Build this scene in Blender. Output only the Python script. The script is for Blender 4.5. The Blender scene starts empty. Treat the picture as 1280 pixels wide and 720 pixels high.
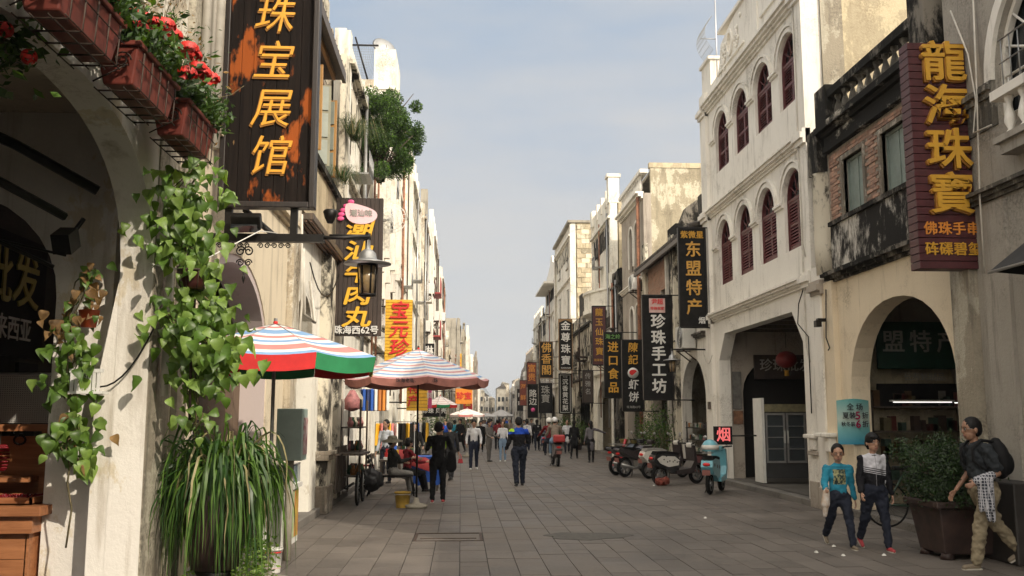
import bpy, math, random
from mathutils import Vector, Matrix, geometry
from math import sin, cos, pi, radians as R_
rnd = random.Random(7)
SC = bpy.context.scene
COL = SC.collection
# ---------------------------------------------------------------- camera
cam = bpy.data.cameras.new("camera"); camo = bpy.data.objects.new("camera", cam); COL.objects.link(camo)
cam.sensor_width = 36; cam.lens = 36*1180/1280; cam.clip_start = .1; cam.clip_end = 5000
camo.location = (0, 0, 1.72)
camo.rotation_euler = (R_(90+7.817), 0, R_(-3.0757))
SC.camera = camo
# ---------------------------------------------------------------- light
SUN = Vector((.50, -.66, .55)).normalized()
EL = math.asin(SUN.z); AZ = math.atan2(SUN.x, SUN.y)
w = bpy.data.worlds.new("World"); SC.world = w; w.use_nodes = True
nt = w.node_tree; nt.nodes.clear()
def N(t, **k):
    n = nt.nodes.new(t)
    for a, b in k.items(): setattr(n, a, b)
    return n
sky = N('ShaderNodeTexSky', sky_type='NISHITA', sun_disc=False, sun_elevation=EL, sun_rotation=AZ)
sky.air_density = 1.2; sky.dust_density = 2.5; sky.ozone_density = 1
tc = N('ShaderNodeTexCoord'); mp = N('ShaderNodeMapping'); mp.inputs['Scale'].default_value = (1.3, 1.3, 5.0)
n1 = N('ShaderNodeTexNoise'); n1.inputs['Scale'].default_value = 1.7; n1.inputs['Detail'].default_value = 7; n1.inputs['Roughness'].default_value = .5
cr = N('ShaderNodeValToRGB'); cr.color_ramp.elements[0].position = .38; cr.color_ramp.elements[1].position = .62
cr.color_ramp.elements[0].color = (5.3, 6.6, 8.3, 1); cr.color_ramp.elements[1].color = (8.2, 8.25, 8.35, 1)
sep = N('ShaderNodeSeparateXYZ'); hz = N('ShaderNodeMapRange'); hz.inputs['From Min'].default_value = 0.0; hz.inputs['From Max'].default_value = .30
hz.inputs['To Min'].default_value = 1; hz.inputs['To Max'].default_value = 0
m2 = N('ShaderNodeMixRGB'); m2.inputs['Color2'].default_value = (8.3, 8.0, 7.6, 1)
mm = N('ShaderNodeMath', operation='MULTIPLY'); mm.inputs[1].default_value = .75
m1 = N('ShaderNodeMixRGB'); m1.inputs['Fac'].default_value = .86
bg = N('ShaderNodeBackground'); bg.inputs['Strength'].default_value = .082
out = N('ShaderNodeOutputWorld')
Lk = nt.links.new
Lk(tc.outputs['Generated'], mp.inputs['Vector']); Lk(mp.outputs[0], n1.inputs['Vector']); Lk(n1.outputs['Fac'], cr.inputs['Fac'])
Lk(tc.outputs['Generated'], sep.inputs[0]); Lk(sep.outputs['Z'], hz.inputs['Value']); Lk(hz.outputs[0], mm.inputs[0]); Lk(mm.outputs[0], m2.inputs['Fac'])
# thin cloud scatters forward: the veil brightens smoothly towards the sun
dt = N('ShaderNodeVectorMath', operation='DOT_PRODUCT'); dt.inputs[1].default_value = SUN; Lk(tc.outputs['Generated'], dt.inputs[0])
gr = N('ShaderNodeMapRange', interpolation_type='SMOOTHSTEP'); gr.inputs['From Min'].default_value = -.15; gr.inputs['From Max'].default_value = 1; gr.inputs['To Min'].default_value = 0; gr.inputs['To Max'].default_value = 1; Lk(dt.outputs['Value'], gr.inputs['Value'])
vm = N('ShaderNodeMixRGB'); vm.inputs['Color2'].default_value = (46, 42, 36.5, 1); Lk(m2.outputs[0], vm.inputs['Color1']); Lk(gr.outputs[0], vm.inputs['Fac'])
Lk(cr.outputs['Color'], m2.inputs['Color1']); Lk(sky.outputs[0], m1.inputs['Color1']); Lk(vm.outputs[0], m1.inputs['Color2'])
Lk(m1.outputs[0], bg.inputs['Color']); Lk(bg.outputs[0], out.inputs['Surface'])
sl = bpy.data.lights.new("sun", 'SUN'); sl.energy = 4.2; sl.angle = R_(.6); sl.color = (1, .89, .74)
so = bpy.data.objects.new("sun", sl); COL.objects.link(so); so.location = (20, -30, 40)
so.rotation_euler = SUN.to_track_quat('Z', 'Y').to_euler()
vs = SC.view_settings; vs.view_transform = 'Standard'; vs.look = 'None'; vs.exposure = 0.0; vs.gamma = 1
SC.cycles.max_bounces = 8; SC.cycles.diffuse_bounces = 5; SC.cycles.transparent_max_bounces = 8
# ---------------------------------------------------------------- materials
MATS = {}
def newmat(name):
    m = bpy.data.materials.new(name); m.use_nodes = True
    return m, m.node_tree, m.node_tree.nodes['Principled BSDF']
def nd(t, typ, **k):
    n = t.nodes.new(typ)
    for a, b in k.items():
        if a in n.inputs: n.inputs[a].default_value = b
        else: setattr(n, a, b)
    return n
def c4(c): return (c[0], c[1], c[2], 1)
def mat(name, col, rough=.6, var=.12, scale=8, bump=0., metal=0., stretch=(1, 1, 1), col2=None, emit=None, es=1, spec=.5, obj=False, hue=None):
    """simple surface: base colour with noise towards col2 and a little relief"""
    if name in MATS: return MATS[name]
    m, t, b = newmat(name); L = t.links.new
    b.inputs['Roughness'].default_value = rough; b.inputs['Metallic'].default_value = metal
    b.inputs['Specular IOR Level'].default_value = spec
    co = nd(t, 'ShaderNodeTexCoord') if obj else nd(t, 'ShaderNodeNewGeometry')
    mp = nd(t, 'ShaderNodeMapping', Scale=stretch)
    L(co.outputs['Object' if obj else 'Position'], mp.inputs['Vector'])
    n = nd(t, 'ShaderNodeTexNoise', Scale=scale, Detail=5., Roughness=.6); L(mp.outputs[0], n.inputs['Vector'])
    if col2 is None: col2 = tuple(max(0, c*(1-var*2.2)) for c in col); 
    mr = nd(t, 'ShaderNodeMapRange'); mr.inputs['From Min'].default_value = .32; mr.inputs['From Max'].default_value = .68
    L(n.outputs['Fac'], mr.inputs['Value'])
    mx = nd(t, 'ShaderNodeMixRGB', Color1=c4(col), Color2=c4(col2)); L(mr.outputs[0], mx.inputs['Fac'])
    last = mx.outputs[0]
    if hue:
        oi = nd(t, 'ShaderNodeObjectInfo'); hs = nd(t, 'ShaderNodeHueSaturation')
        r2 = nd(t, 'ShaderNodeMapRange'); r2.inputs['To Min'].default_value = 1-hue; r2.inputs['To Max'].default_value = 1+hue
        L(oi.outputs['Random'], r2.inputs['Value']); L(r2.outputs[0], hs.inputs['Value']); L(last, hs.inputs['Color']); last = hs.outputs[0]
    L(last, b.inputs['Base Color'])
    if bump:
        bp = nd(t, 'ShaderNodeBump', Strength=bump, Distance=.02); L(n.outputs['Fac'], bp.inputs['Height']); L(bp.outputs[0], b.inputs['Normal'])
    if emit: b.inputs['Emission Color'].default_value = c4(emit); b.inputs['Emission Strength'].default_value = es
    MATS[name] = m; return m
def plaster(name, base, dark, amt=.4, streak=.5, seed=0, speck=.3, bump=.25, patch=None, pamt=.0, scale=1.):
    """old lime render: mottling, rain streaks, black mould, patches of a second colour"""
    if name in MATS: return MATS[name]
    m, t, b = newmat(name); L = t.links.new
    b.inputs['Roughness'].default_value = .9; b.inputs['Specular IOR Level'].default_value = .2
    g = nd(t, 'ShaderNodeNewGeometry')
    mp = nd(t, 'ShaderNodeMapping', Location=(seed*3.1, seed*1.7, seed*.9)); L(g.outputs['Position'], mp.inputs['Vector'])
    ms = nd(t, 'ShaderNodeMapping', Scale=(3.2, 3.2, .32), Location=(seed, seed*2, 0)); L(g.outputs['Position'], ms.inputs['Vector'])
    a = nd(t, 'ShaderNodeTexNoise', Scale=.9*scale, Detail=9., Roughness=.62); L(mp.outputs[0], a.inputs['Vector'])
    s = nd(t, 'ShaderNodeTexNoise', Scale=1.6*scale, Detail=7., Roughness=.65); L(ms.outputs[0], s.inputs['Vector'])
    f = nd(t, 'ShaderNodeTexNoise', Scale=22., Detail=5., Roughness=.7); L(mp.outputs[0], f.inputs['Vector'])
    def rng(sock, lo, hi, to=1.):
        r = nd(t, 'ShaderNodeMapRange'); r.inputs['From Min'].default_value = lo; r.inputs['From Max'].default_value = hi; r.inputs['To Max'].default_value = to
        L(sock, r.inputs['Value']); return r.outputs[0]
    def mix(fac, c1, c2, mode='MIX'):
        x = nd(t, 'ShaderNodeMixRGB', blend_type=mode)
        if isinstance(fac, float): x.inputs['Fac'].default_value = fac
        else: L(fac, x.inputs['Fac'])
        for i, c in (('Color1', c1), ('Color2', c2)):
            if isinstance(c, tuple): x.inputs[i].default_value = c4(c)
            else: L(c, x.inputs[i])
        return x.outputs[0]
    mid = tuple(base[i]*.66+dark[i]*.34 for i in range(3))
    col = mix(rng(a.outputs['Fac'], .42, .72, min(1, amt*1.5)), base, mid)
    if patch: 
        v = nd(t, 'ShaderNodeTexNoise', Scale=1.4*scale, Detail=10., Roughness=.72); mp2 = nd(t, 'ShaderNodeMapping', Location=(9+seed, 4, 2), Scale=(1,1,.6)); L(g.outputs['Position'], mp2.inputs['Vector']); L(mp2.outputs[0], v.inputs['Vector'])
        col = mix(rng(v.outputs['Fac'], .60-pamt*.3, .63-pamt*.3), col, patch)
    col = mix(rng(s.outputs['Fac'], .66-streak*.3, .86-streak*.2, .9), col, dark)
    mu = nd(t, 'ShaderNodeMath', operation='MULTIPLY'); L(rng(a.outputs['Fac'], .62-amt*.28, .8-amt*.25), mu.inputs[0]); L(rng(f.outputs['Fac'], .45, .62), mu.inputs[1])
    col = mix(mu.outputs[0], col, dark)
    col = mix(rng(f.outputs['Fac'], .3, .75, speck), col, tuple(c*.6 for c in base))
    L(col, b.inputs['Base Color'])
    # hairline cracks in patches
    vo = nd(t, 'ShaderNodeTexVoronoi', Scale=1.7, feature='DISTANCE_TO_EDGE'); wp = nd(t, 'ShaderNodeVectorMath', operation='ADD'); sc_ = nd(t, 'ShaderNodeVectorMath', operation='SCALE'); sc_.inputs['Scale'].default_value = .35
    L(f.outputs['Color'], sc_.inputs[0]); L(mp.outputs[0], wp.inputs[0]); L(sc_.outputs[0], wp.inputs[1]); L(wp.outputs[0], vo.inputs['Vector'])
    lt = nd(t, 'ShaderNodeMath', operation='LESS_THAN'); lt.inputs[1].default_value = .0075; L(vo.outputs['Distance'], lt.inputs[0]); m3 = nd(t, 'ShaderNodeMath', operation='MULTIPLY'); L(lt.outputs[0], m3.inputs[0]); L(rng(a.outputs['Fac'], .5, .6, .75), m3.inputs[1])
    x_ = nd(t, 'ShaderNodeMixRGB', Color2=c4(tuple(c*.8 for c in dark))); L(m3.outputs[0], x_.inputs['Fac']); L(col, x_.inputs['Color1']); L(x_.outputs[0], b.inputs['Base Color'])
    ad = nd(t, 'ShaderNodeMath', operation='ADD'); L(a.outputs['Fac'], ad.inputs[0]); L(f.outputs['Fac'], ad.inputs[1])
    bp = nd(t, 'ShaderNodeBump', Strength=bump, Distance=.03); L(ad.outputs[0], bp.inputs['Height']); L(bp.outputs[0], b.inputs['Normal'])
    MATS[name] = m; return m
def stain(name, light, dark, cut=.5, scale=2.6, stretch=(1, 1, .55), seed=0, third=None):
    """render with hard edged black mould over pale lime"""
    if name in MATS: return MATS[name]
    m, t, b = newmat(name); L = t.links.new; b.inputs['Roughness'].default_value = .92; b.inputs['Specular IOR Level'].default_value = .15
    g = nd(t, 'ShaderNodeNewGeometry'); mp = nd(t, 'ShaderNodeMapping', Scale=stretch, Location=(seed*2.3, seed*1.1, seed*.7)); L(g.outputs['Position'], mp.inputs['Vector'])
    n = nd(t, 'ShaderNodeTexNoise', Scale=scale, Detail=12., Roughness=.74, Distortion=.25); L(mp.outputs[0], n.inputs['Vector'])
    n2 = nd(t, 'ShaderNodeTexNoise', Scale=scale*.35, Detail=6., Roughness=.6); L(mp.outputs[0], n2.inputs['Vector'])
    ad = nd(t, 'ShaderNodeMath', operation='MULTIPLY_ADD'); ad.inputs[1].default_value = .6; L(n2.outputs['Fac'], ad.inputs[0]); L(n.outputs['Fac'], ad.inputs[2])
    r = nd(t, 'ShaderNodeValToRGB'); e = r.color_ramp.elements; c0 = cut+.3
    e[0].position = c0-.06; e[0].color = c4(dark); e[1].position = c0+.07; e[1].color = c4(light)
    q = e.new(c0-.01); q.color = c4(tuple(dark[i]*.75+light[i]*.25 for i in range(3))); q = e.new(c0+.02); q.color = c4(third or tuple(dark[i]*.4+light[i]*.6 for i in range(3)))
    L(ad.outputs[0], r.inputs['Fac']); L(r.outputs[0], b.inputs['Base Color'])
    bp = nd(t, 'ShaderNodeBump', Strength=.5, Distance=.03); L(n.outputs['Fac'], bp.inputs['Height']); L(bp.outputs[0], b.inputs['Normal'])
    MATS[name] = m; return m
def gum(m):
    """trodden spots, damp patches and polished wear on paving"""
    t = m.node_tree; L = t.links.new; b = t.nodes['Principled BSDF']; src = b.inputs['Base Color'].links[0].from_socket; g = nd(t, 'ShaderNodeNewGeometry')
    v = nd(t, 'ShaderNodeTexVoronoi', Scale=3.2); L(g.outputs['Position'], v.inputs['Vector']); lt = nd(t, 'ShaderNodeMapRange'); lt.inputs['From Min'].default_value = .05; lt.inputs['From Max'].default_value = .08; lt.inputs['To Min'].default_value = .5; lt.inputs['To Max'].default_value = 1; L(v.outputs['Distance'], lt.inputs['Value'])
    n = nd(t, 'ShaderNodeTexNoise', Scale=.55, Detail=8., Roughness=.65); L(g.outputs['Position'], n.inputs['Vector']); r = nd(t, 'ShaderNodeMapRange'); r.inputs['From Min'].default_value = .35; r.inputs['From Max'].default_value = .65; r.inputs['To Min'].default_value = .72; r.inputs['To Max'].default_value = 1.12; L(n.outputs['Fac'], r.inputs['Value'])
    mu = nd(t, 'ShaderNodeMath', operation='MULTIPLY'); L(lt.outputs[0], mu.inputs[0]); L(r.outputs[0], mu.inputs[1]); x = nd(t, 'ShaderNodeVectorMath', operation='SCALE'); L(src, x.inputs[0]); L(mu.outputs[0], x.inputs['Scale']); L(x.outputs[0], b.inputs['Base Color'])
    r2 = nd(t, 'ShaderNodeMapRange'); r2.inputs['From Min'].default_value = .35; r2.inputs['From Max'].default_value = .65; r2.inputs['To Min'].default_value = .48; r2.inputs['To Max'].default_value = .8; L(n.outputs['Fac'], r2.inputs['Value']); L(r2.outputs[0], b.inputs['Roughness']); b.inputs['Specular IOR Level'].default_value = .35
def translucent(m, fac=.35, boost=1.3):
    t = m.node_tree; L = t.links.new; b = t.nodes['Principled BSDF']; o = t.nodes['Material Output']; tr = nd(t, 'ShaderNodeBsdfTranslucent'); mx = nd(t, 'ShaderNodeMixShader'); mx.inputs['Fac'].default_value = fac
    src = b.inputs['Base Color'].links[0].from_socket; g = nd(t, 'ShaderNodeMixRGB', blend_type='MULTIPLY'); g.inputs['Fac'].default_value = 1; g.inputs['Color2'].default_value = (boost*1.2, boost*1.25, boost*.5, 1); L(src, g.inputs['Color1']); L(g.outputs[0], tr.inputs['Color'])
    L(b.outputs[0], mx.inputs[1]); L(tr.outputs[0], mx.inputs[2]); L(mx.outputs[0], o.inputs['Surface']); return m
def wood(name, a, bcol, axis='y', sc=1., rough=.5):
    if name in MATS: return MATS[name]
    m, t, b = newmat(name); L = t.links.new; b.inputs['Roughness'].default_value = rough
    g = nd(t, 'ShaderNodeNewGeometry'); s = {'x': (.6, 9, 9), 'y': (9, .6, 9), 'z': (9, 9, .6)}[axis]
    mp = nd(t, 'ShaderNodeMapping', Scale=tuple(v*sc for v in s)); L(g.outputs['Position'], mp.inputs['Vector'])
    n = nd(t, 'ShaderNodeTexNoise', Scale=2.2, Detail=8., Roughness=.7, Distortion=.6); L(mp.outputs[0], n.inputs['Vector'])
    r = nd(t, 'ShaderNodeValToRGB'); r.color_ramp.elements[0].position = .35; r.color_ramp.elements[1].position = .65
    r.color_ramp.elements[0].color = c4(bcol); r.color_ramp.elements[1].color = c4(a); L(n.outputs['Fac'], r.inputs['Fac']); L(r.outputs[0], b.inputs['Base Color'])
    bp = nd(t, 'ShaderNodeBump', Strength=.3, Distance=.01); L(n.outputs['Fac'], bp.inputs['Height']); L(bp.outputs[0], b.inputs['Normal'])
    MATS[name] = m; return m
# ---------------------------------------------------------------- mesh helpers
class MB:
    def __init__(s): s.v = []; s.f = []; s.mi = []; s.sm = []; s.k = 0
    def add(s, vs, fs, smooth=False, mi=None):
        o = len(s.v); s.v += [tuple(v) for v in vs]
        for f in fs: s.f.append(tuple(i+o for i in f)); s.mi.append(s.k if mi is None else mi); s.sm.append(smooth)
        return s
    def box(s, x0, x1, y0, y1, z0, z1, mi=None):
        if x0 > x1: x0, x1 = x1, x0
        if y0 > y1: y0, y1 = y1, y0
        if z0 > z1: z0, z1 = z1, z0
        v = [(x0,y0,z0),(x1,y0,z0),(x1,y1,z0),(x0,y1,z0),(x0,y0,z1),(x1,y0,z1),(x1,y1,z1),(x0,y1,z1)]
        return s.add(v, [(0,3,2,1),(4,5,6,7),(0,1,5,4),(1,2,6,5),(2,3,7,6),(3,0,4,7)], False, mi)
    def obox(s, c, size, M=None, mi=None, taper=1.):
        hx, hy, hz = [q/2 for q in size]; c = Vector(c); vs = []
        for z, k in ((-hz, 1.), (hz, taper)):
            for x, y in ((-hx,-hy),(hx,-hy),(hx,hy),(-hx,hy)):
                p = Vector((x*k, y*k, z)); vs.append(c + (M @ p if M else p))
        return s.add(vs, [(0,3,2,1),(4,5,6,7),(0,1,5,4),(1,2,6,5),(2,3,7,6),(3,0,4,7)], False, mi)
    def tube(s, pts, r, n=6, mi=None, smooth=True, sx=1., side=None, caps=True):
        """tube through pts; r number/list; sx widens along 'side'"""
        P = [Vector(p) for p in pts]; m = len(P); rr = r if isinstance(r, (list, tuple)) else [r]*m
        vs = []; up = None
        for i, p in enumerate(P):
            d = (P[min(i+1, m-1)]-P[max(i-1, 0)]); d = d.normalized() if d.length > 1e-9 else Vector((0,0,1))
            if side is not None: a = Vector(side); a = (a-d*a.dot(d)).normalized()
            else:
                if up is None: up = Vector((0,0,1)) if abs(d.z) < .9 else Vector((1,0,0))
                a = (up-d*up.dot(d)); a = a.normalized() if a.length > 1e-6 else d.orthogonal().normalized(); up = a
            b = d.cross(a); R = rr[i]; rx, ry = (R if isinstance(R, (tuple, list)) else (R*sx, R))
            for k in range(n): t = 2*pi*k/n; vs.append(p+a*(cos(t)*rx)+b*(sin(t)*ry))
        fs = [(i*n+k, i*n+(k+1)%n, (i+1)*n+(k+1)%n, (i+1)*n+k) for i in range(m-1) for k in range(n)]
        if caps: fs += [tuple(range(n-1, -1, -1)), tuple((m-1)*n+k for k in range(n))]
        return s.add(vs, fs, smooth, mi)
    def cap(s, a, b, ra, rb, n=10, side=(1,0,0), fl=1., mi=None):
        """closed capsule from a to b, round ends (used before voxel remeshing)"""
        a = Vector(a); b = Vector(b); d = (b-a); d = d.normalized() if d.length > 1e-6 else Vector((0,0,1))
        pts = []; rs = []
        for t in (-.98, -.8, -.45): pts.append(a+d*ra*t); rs.append(ra*math.sqrt(1-t*t))
        pts.append(a); rs.append(ra); pts.append(b); rs.append(rb)
        for t in (.45, .8, .98): pts.append(b+d*rb*t); rs.append(rb*math.sqrt(1-t*t))
        sd = Vector(side)
        if abs(sd.normalized().dot(d)) > .95: sd = Vector((0,1,0))
        return s.tube(pts, [(r, r*fl) for r in rs], n, mi, True, side=sd)
    def ell(s, c, r, nu=12, nv=8, mi=None, M=None, t0=0., t1=pi):
        c = Vector(c); rx, ry, rz = (r, r, r) if not isinstance(r, (tuple, list)) else r
        vs = []
        for j in range(nv+1):
            t = t0+(t1-t0)*j/nv; t = min(max(t, .02), pi-.02)
            for i in range(nu):
                a = 2*pi*i/nu; p = Vector((rx*sin(t)*cos(a), ry*sin(t)*sin(a), rz*cos(t))); vs.append(c+(M @ p if M else p))
        fs = [(j*nu+i, (j+1)*nu+i, (j+1)*nu+(i+1)%nu, j*nu+(i+1)%nu) for j in range(nv) for i in range(nu)]
        fs += [tuple(range(nu)), tuple(nv*nu+i for i in range(nu-1, -1, -1))]
        return s.add(vs, fs, True, mi)
    def lathe(s, prof, c, n=12, mi=None, smooth=True, M=None, caps=True):
        c = Vector(c); vs = []
        for r, z in prof:
            for i in range(n):
                a = 2*pi*i/n; p = Vector((r*cos(a), r*sin(a), z)); vs.append(c+(M @ p if M else p))
        m = len(prof); fs = [(j*n+i, j*n+(i+1)%n, (j+1)*n+(i+1)%n, (j+1)*n+i) for j in range(m-1) for i in range(n)]
        if caps: fs += [tuple(range(n-1,-1,-1)), tuple((m-1)*n+i for i in range(n))]
        return s.add(vs, fs, smooth, mi)
    def plate(s, outer, holes, fn, d0, d1, mi=None):
        """flat slab with holes; fn(d,u,v)->xyz"""
        loops = [outer]+list(holes)
        tri = geometry.tessellate_polygon([[Vector((u, v, 0)) for u, v in lp] for lp in loops])
        flat = [p for lp in loops for p in lp]; n = len(flat)
        vs = [fn(d0, u, v) for u, v in flat]+[fn(d1, u, v) for u, v in flat]
        fs = [tuple(t) for t in tri]+[tuple(i+n for i in reversed(t)) for t in tri]
        o = 0
        for lp in loops:
            k = len(lp)
            for i in range(k): j = (i+1) % k; fs.append((o+i, o+j, o+j+n, o+i+n))
            o += k
        return s.add(vs, fs, False, mi)
    def wheel(s, c, ax, r, w, n=20, mi=None):
        """torus like tyre"""
        ax = Vector(ax).normalized(); M = ax.to_track_quat('Z', 'Y').to_matrix()
        prof = []
        for k in range(7):
            t = 2*pi*k/6; prof.append((r-w/2+w/2*cos(t), w/2*sin(t)))
        return s.lathe(prof, c, n, mi, True, M, False)
    def build(s, name, mats, parent=None, loc=None, bevel=0., mods=None):
        me = bpy.data.meshes.new(name)
        if parent is not None: o0 = wloc(parent)
        elif loc is not None: o0 = Vector(loc)
        else:
            xs = [v[0] for v in s.v]; ys = [v[1] for v in s.v]; o0 = Vector(((min(xs)+max(xs))/2, (min(ys)+max(ys))/2, min(v[2] for v in s.v)))
        me.from_pydata([(v[0]-o0.x, v[1]-o0.y, v[2]-o0.z) for v in s.v], [], s.f)
        if not isinstance(mats, (list, tuple)): mats = [mats]
        for m in mats: me.materials.append(m)
        if len(mats) > 1: me.polygons.foreach_set('material_index', s.mi)
        me.polygons.foreach_set('use_smooth', s.sm); me.update()
        o = bpy.data.objects.new(name, me); COL.objects.link(o)
        if parent is not None: o.parent = parent
        else: o.location = o0
        if bevel:
            b = o.modifiers.new('bevel', 'BEVEL'); b.width = bevel; b.segments = 2; b.limit_method = 'ANGLE'
        return o
def wloc(o):
    v = Vector((0,0,0))
    while o is not None: v = v+o.location; o = o.parent
    return v
def tag(o, label, cat, group=None, kind=None):
    if label: o['label'] = label
    if cat: o['category'] = cat
    if group: o['group'] = group
    if kind: o['kind'] = kind
    return o
def thing(name, label, cat, loc=(0,0,0), rz=0., group=None):
    o = bpy.data.objects.new(name, None); COL.objects.link(o); o.empty_display_size = .1
    o.location = loc; o.rotation_euler = (0,0,rz); return tag(o, label, cat, group)
def inst(src, name, parent, M):
    """another child sharing src's mesh"""
    o = bpy.data.objects.new(name, src.data if hasattr(src, 'data') else src); COL.objects.link(o); o.parent = parent; o.matrix_local = M; return o
def kids(o): return [c for c in bpy.data.objects if c.parent == o]
def copy_tree(o, label=None, parent=None):
    m = {}
    for c in COL.objects: 
        if c.parent: m.setdefault(c.parent.name, []).append(c)
    def rec(q, par):
        c = q.copy(); COL.objects.link(c); c.parent = par
        for ch in m.get(q.name, []): rec(ch, c)
        return c
    r = rec(o, parent)
    if label: r['label'] = label
    return r
def text(s, size, loc, m, parent=None, face=0., ext=.01, off=0., shear=0., name='lettering', space=1., sx=1.):
    """lettering standing upright; face=0 reads from -Y; angle turns about Z"""
    cu = bpy.data.curves.new(name, 'FONT'); cu.body = s; cu.size = size; cu.extrude = ext; cu.offset = off*.34 if size > .55 or off <= 0 else 0; cu['bold'] = off*.55 if size <= .55 and off > 0 else 0.; cu.shear = shear
    cu.align_x = 'CENTER'; cu.align_y = 'CENTER'; cu.resolution_u = 2; cu.space_character = space
    cu.materials.append(m); o = bpy.data.objects.new(name, cu); COL.objects.link(o)
    p = Vector(loc)
    if parent is not None: o.parent = parent; p = p-wloc(parent)
    o.location = p; o.rotation_euler = (pi/2, 0, face); o.scale = (sx, 1, 1); return o
# leaf meshes --------------------------------------------------------
def leaf_mesh(name, m, L=1., W=.56, kind='heart'):
    b = MB()
    prof = {'heart': [(0,0),(.14,-.09),(.30,-.07),(.41,.06),(.42,.22),(.36,.42),(.25,.63),(.12,.85),(0,1.12)], 'oval': [(0,0),(.2,.12),(.34,.4),(.26,.72),(0,1)]}[kind]
    vs = []; n = len(prof)
    for x, y in prof: vs.append((0, y*L, -.20*L*(y-.3)**2*2))
    for sgn in (-1, 1):
        for x, y in prof: vs.append((sgn*x*W*2*L, y*L, x*.42*L-.22*L*(y-.3)**2*2+.04*L*math.sin(y*9)))
    fs = []
    for i in range(n-1):
        fs.append((i, n+i, n+i+1, i+1)); fs.append((i+1, 2*n+i+1, 2*n+i, i))
    b.add(vs, fs, True)
    me = bpy.data.meshes.new(name); me.from_pydata(b.v, [], b.f); me.materials.append(m); me.polygons.foreach_set('use_smooth', b.sm); me.update(); return me
def leaves(pts, size, mats, name='foliage', parent=None, rng=None, flat=0., droop=.3, aspect=.45, loc=None):
    """many small leaf faces joined; pts list of (position, outward)"""
    rng = rng or rnd; vs = []; fs = []; mi = []
    for p, o in pts:
        s = size*rng.uniform(.6, 1.25); d = Vector(o)+Vector((rng.gauss(0,.6), rng.gauss(0,.6), rng.gauss(0,.6)-droop))
        if d.length < 1e-3: d = Vector((0,0,1))
        d.normalize(); a = d.orthogonal().normalized(); a = Matrix.Rotation(rng.uniform(0, 2*pi), 3, d) @ a
        k = len(vs); p = Vector(p); nrm = d.cross(a)
        vs += [p, p+d*s*.45+a*s*aspect*.5+nrm*s*.08, p+d*s, p+d*s*.45-a*s*aspect*.5+nrm*s*.08]
        fs += [(k, k+1, k+2), (k, k+2, k+3)]; q = rng.randrange(len(mats)); mi += [q, q]
    b = MB(); b.v = [tuple(v) for v in vs]; b.f = fs; b.mi = mi; b.sm = [False]*len(fs)
    return b.build(name, mats, parent, loc)
# ================================================================ material library
M_ = {}
voidd = None
asphalt = mat('street_dirt', (.05,.047,.042), .95, .2, 3)
joint = mat('joint_sand', (.03,.028,.025), .95, .2, 30)
pave = plaster('paving_stone', (.145,.126,.109), (.075,.066,.056), .35, .0, 3, .35, .2)
pave_b = plaster('paving_stone_b', (.130,.113,.098), (.068,.060,.05), .35, .0, 5, .35, .2)
pave_c = plaster('paving_stone_c', (.157,.137,.119), (.085,.074,.063), .3, .0, 8, .35, .2)
for m__ in (pave, pave_b, pave_c): gum(m__)
kerbm = plaster('kerb_granite', (.20,.185,.165), (.06,.055,.05), .5, .1, 2, .5, .5)
floorm = plaster('arcade_floor', (.13,.12,.105), (.05,.045,.04), .5, .0, 4, .4, .2)
cream = plaster('cream_render', (.70,.61,.46), (.20,.16,.11), .32, .45, 1, .1, .12)
cream_r = plaster('cream_render_right', (.76,.65,.48), (.32,.25,.16), .3, .3, 11, .15, .15)
whiteP = plaster('white_render', (.80,.765,.69), (.30,.27,.22), .28, .38, 2, .12, .15)
whiteL = plaster('white_render_left', (.80,.77,.68), (.24,.21,.17), .36, .42, 5, .15, .2, patch=(.62,.57,.47), pamt=.15)
greyP = plaster('grey_render', (.42,.37,.31), (.12,.10,.085), .42, .35, 6, .3, .3)
darkgreyP = plaster('dark_grey_render', (.38,.35,.30), (.08,.07,.06), .42, .4, 31, .3, .3)
oldgrey = plaster('old_grey_render', (.34,.30,.23), (.07,.06,.05), .6, .6, 7, .4, .5, patch=(.48,.44,.35), pamt=.35)
peel = plaster('peeling_render', (.64,.58,.48), (.05,.045,.038), .85, 1.05, 9, .4, .5, patch=(.25,.20,.15), pamt=.5, scale=1.6)
mould = plaster('black_moulded_render', (.20,.185,.155), (.016,.015,.013), 1.15, 1.35, 10, .4, .6, patch=(.60,.56,.48), pamt=.08, scale=2.2)
mould2 = plaster('black_mould_light', (.56,.52,.44), (.028,.026,.022), 1.0, 1.35, 14, .3, .5, patch=(.16,.145,.12), pamt=.45, scale=2.3)
sidew = plaster('party_wall_yellow', (.58,.50,.34), (.26,.21,.14), .45, .35, 12, .25, .4, patch=(.42,.36,.25), pamt=.4)
sideg = plaster('party_wall_grey', (.40,.35,.25), (.14,.12,.085), .55, .45, 15, .35, .5, patch=(.6,.55,.42), pamt=.3)
stuccoL = plaster('left_stucco', (.52,.45,.34), (.10,.08,.06), .55, .6, 17, .3, .4, patch=(.7,.66,.56), pamt=.3, scale=1.4)
tanP = plaster('tan_panel', (.55,.46,.31), (.15,.12,.08), .5, .65, 18, .3, .4)
lilac = plaster('lilac_reveal', (.56,.48,.46), (.3,.25,.23), .15, .1, 19, .1, .1)
intr = plaster('arcade_inner_render', (.50,.44,.35), (.2,.17,.13), .3, .3, 21, .2, .2)
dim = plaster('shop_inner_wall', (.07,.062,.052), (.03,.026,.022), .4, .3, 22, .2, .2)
piercol = plaster('pier_cream', (.80,.76,.69), (.36,.30,.22), .3, .42, 23, .12, .25, patch=(.68,.60,.46), pamt=.10)
brickA = mat('brick_red', (.40,.22,.15), .9, .2, 9, .5, col2=(.28,.20,.15), hue=.35)
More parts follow.
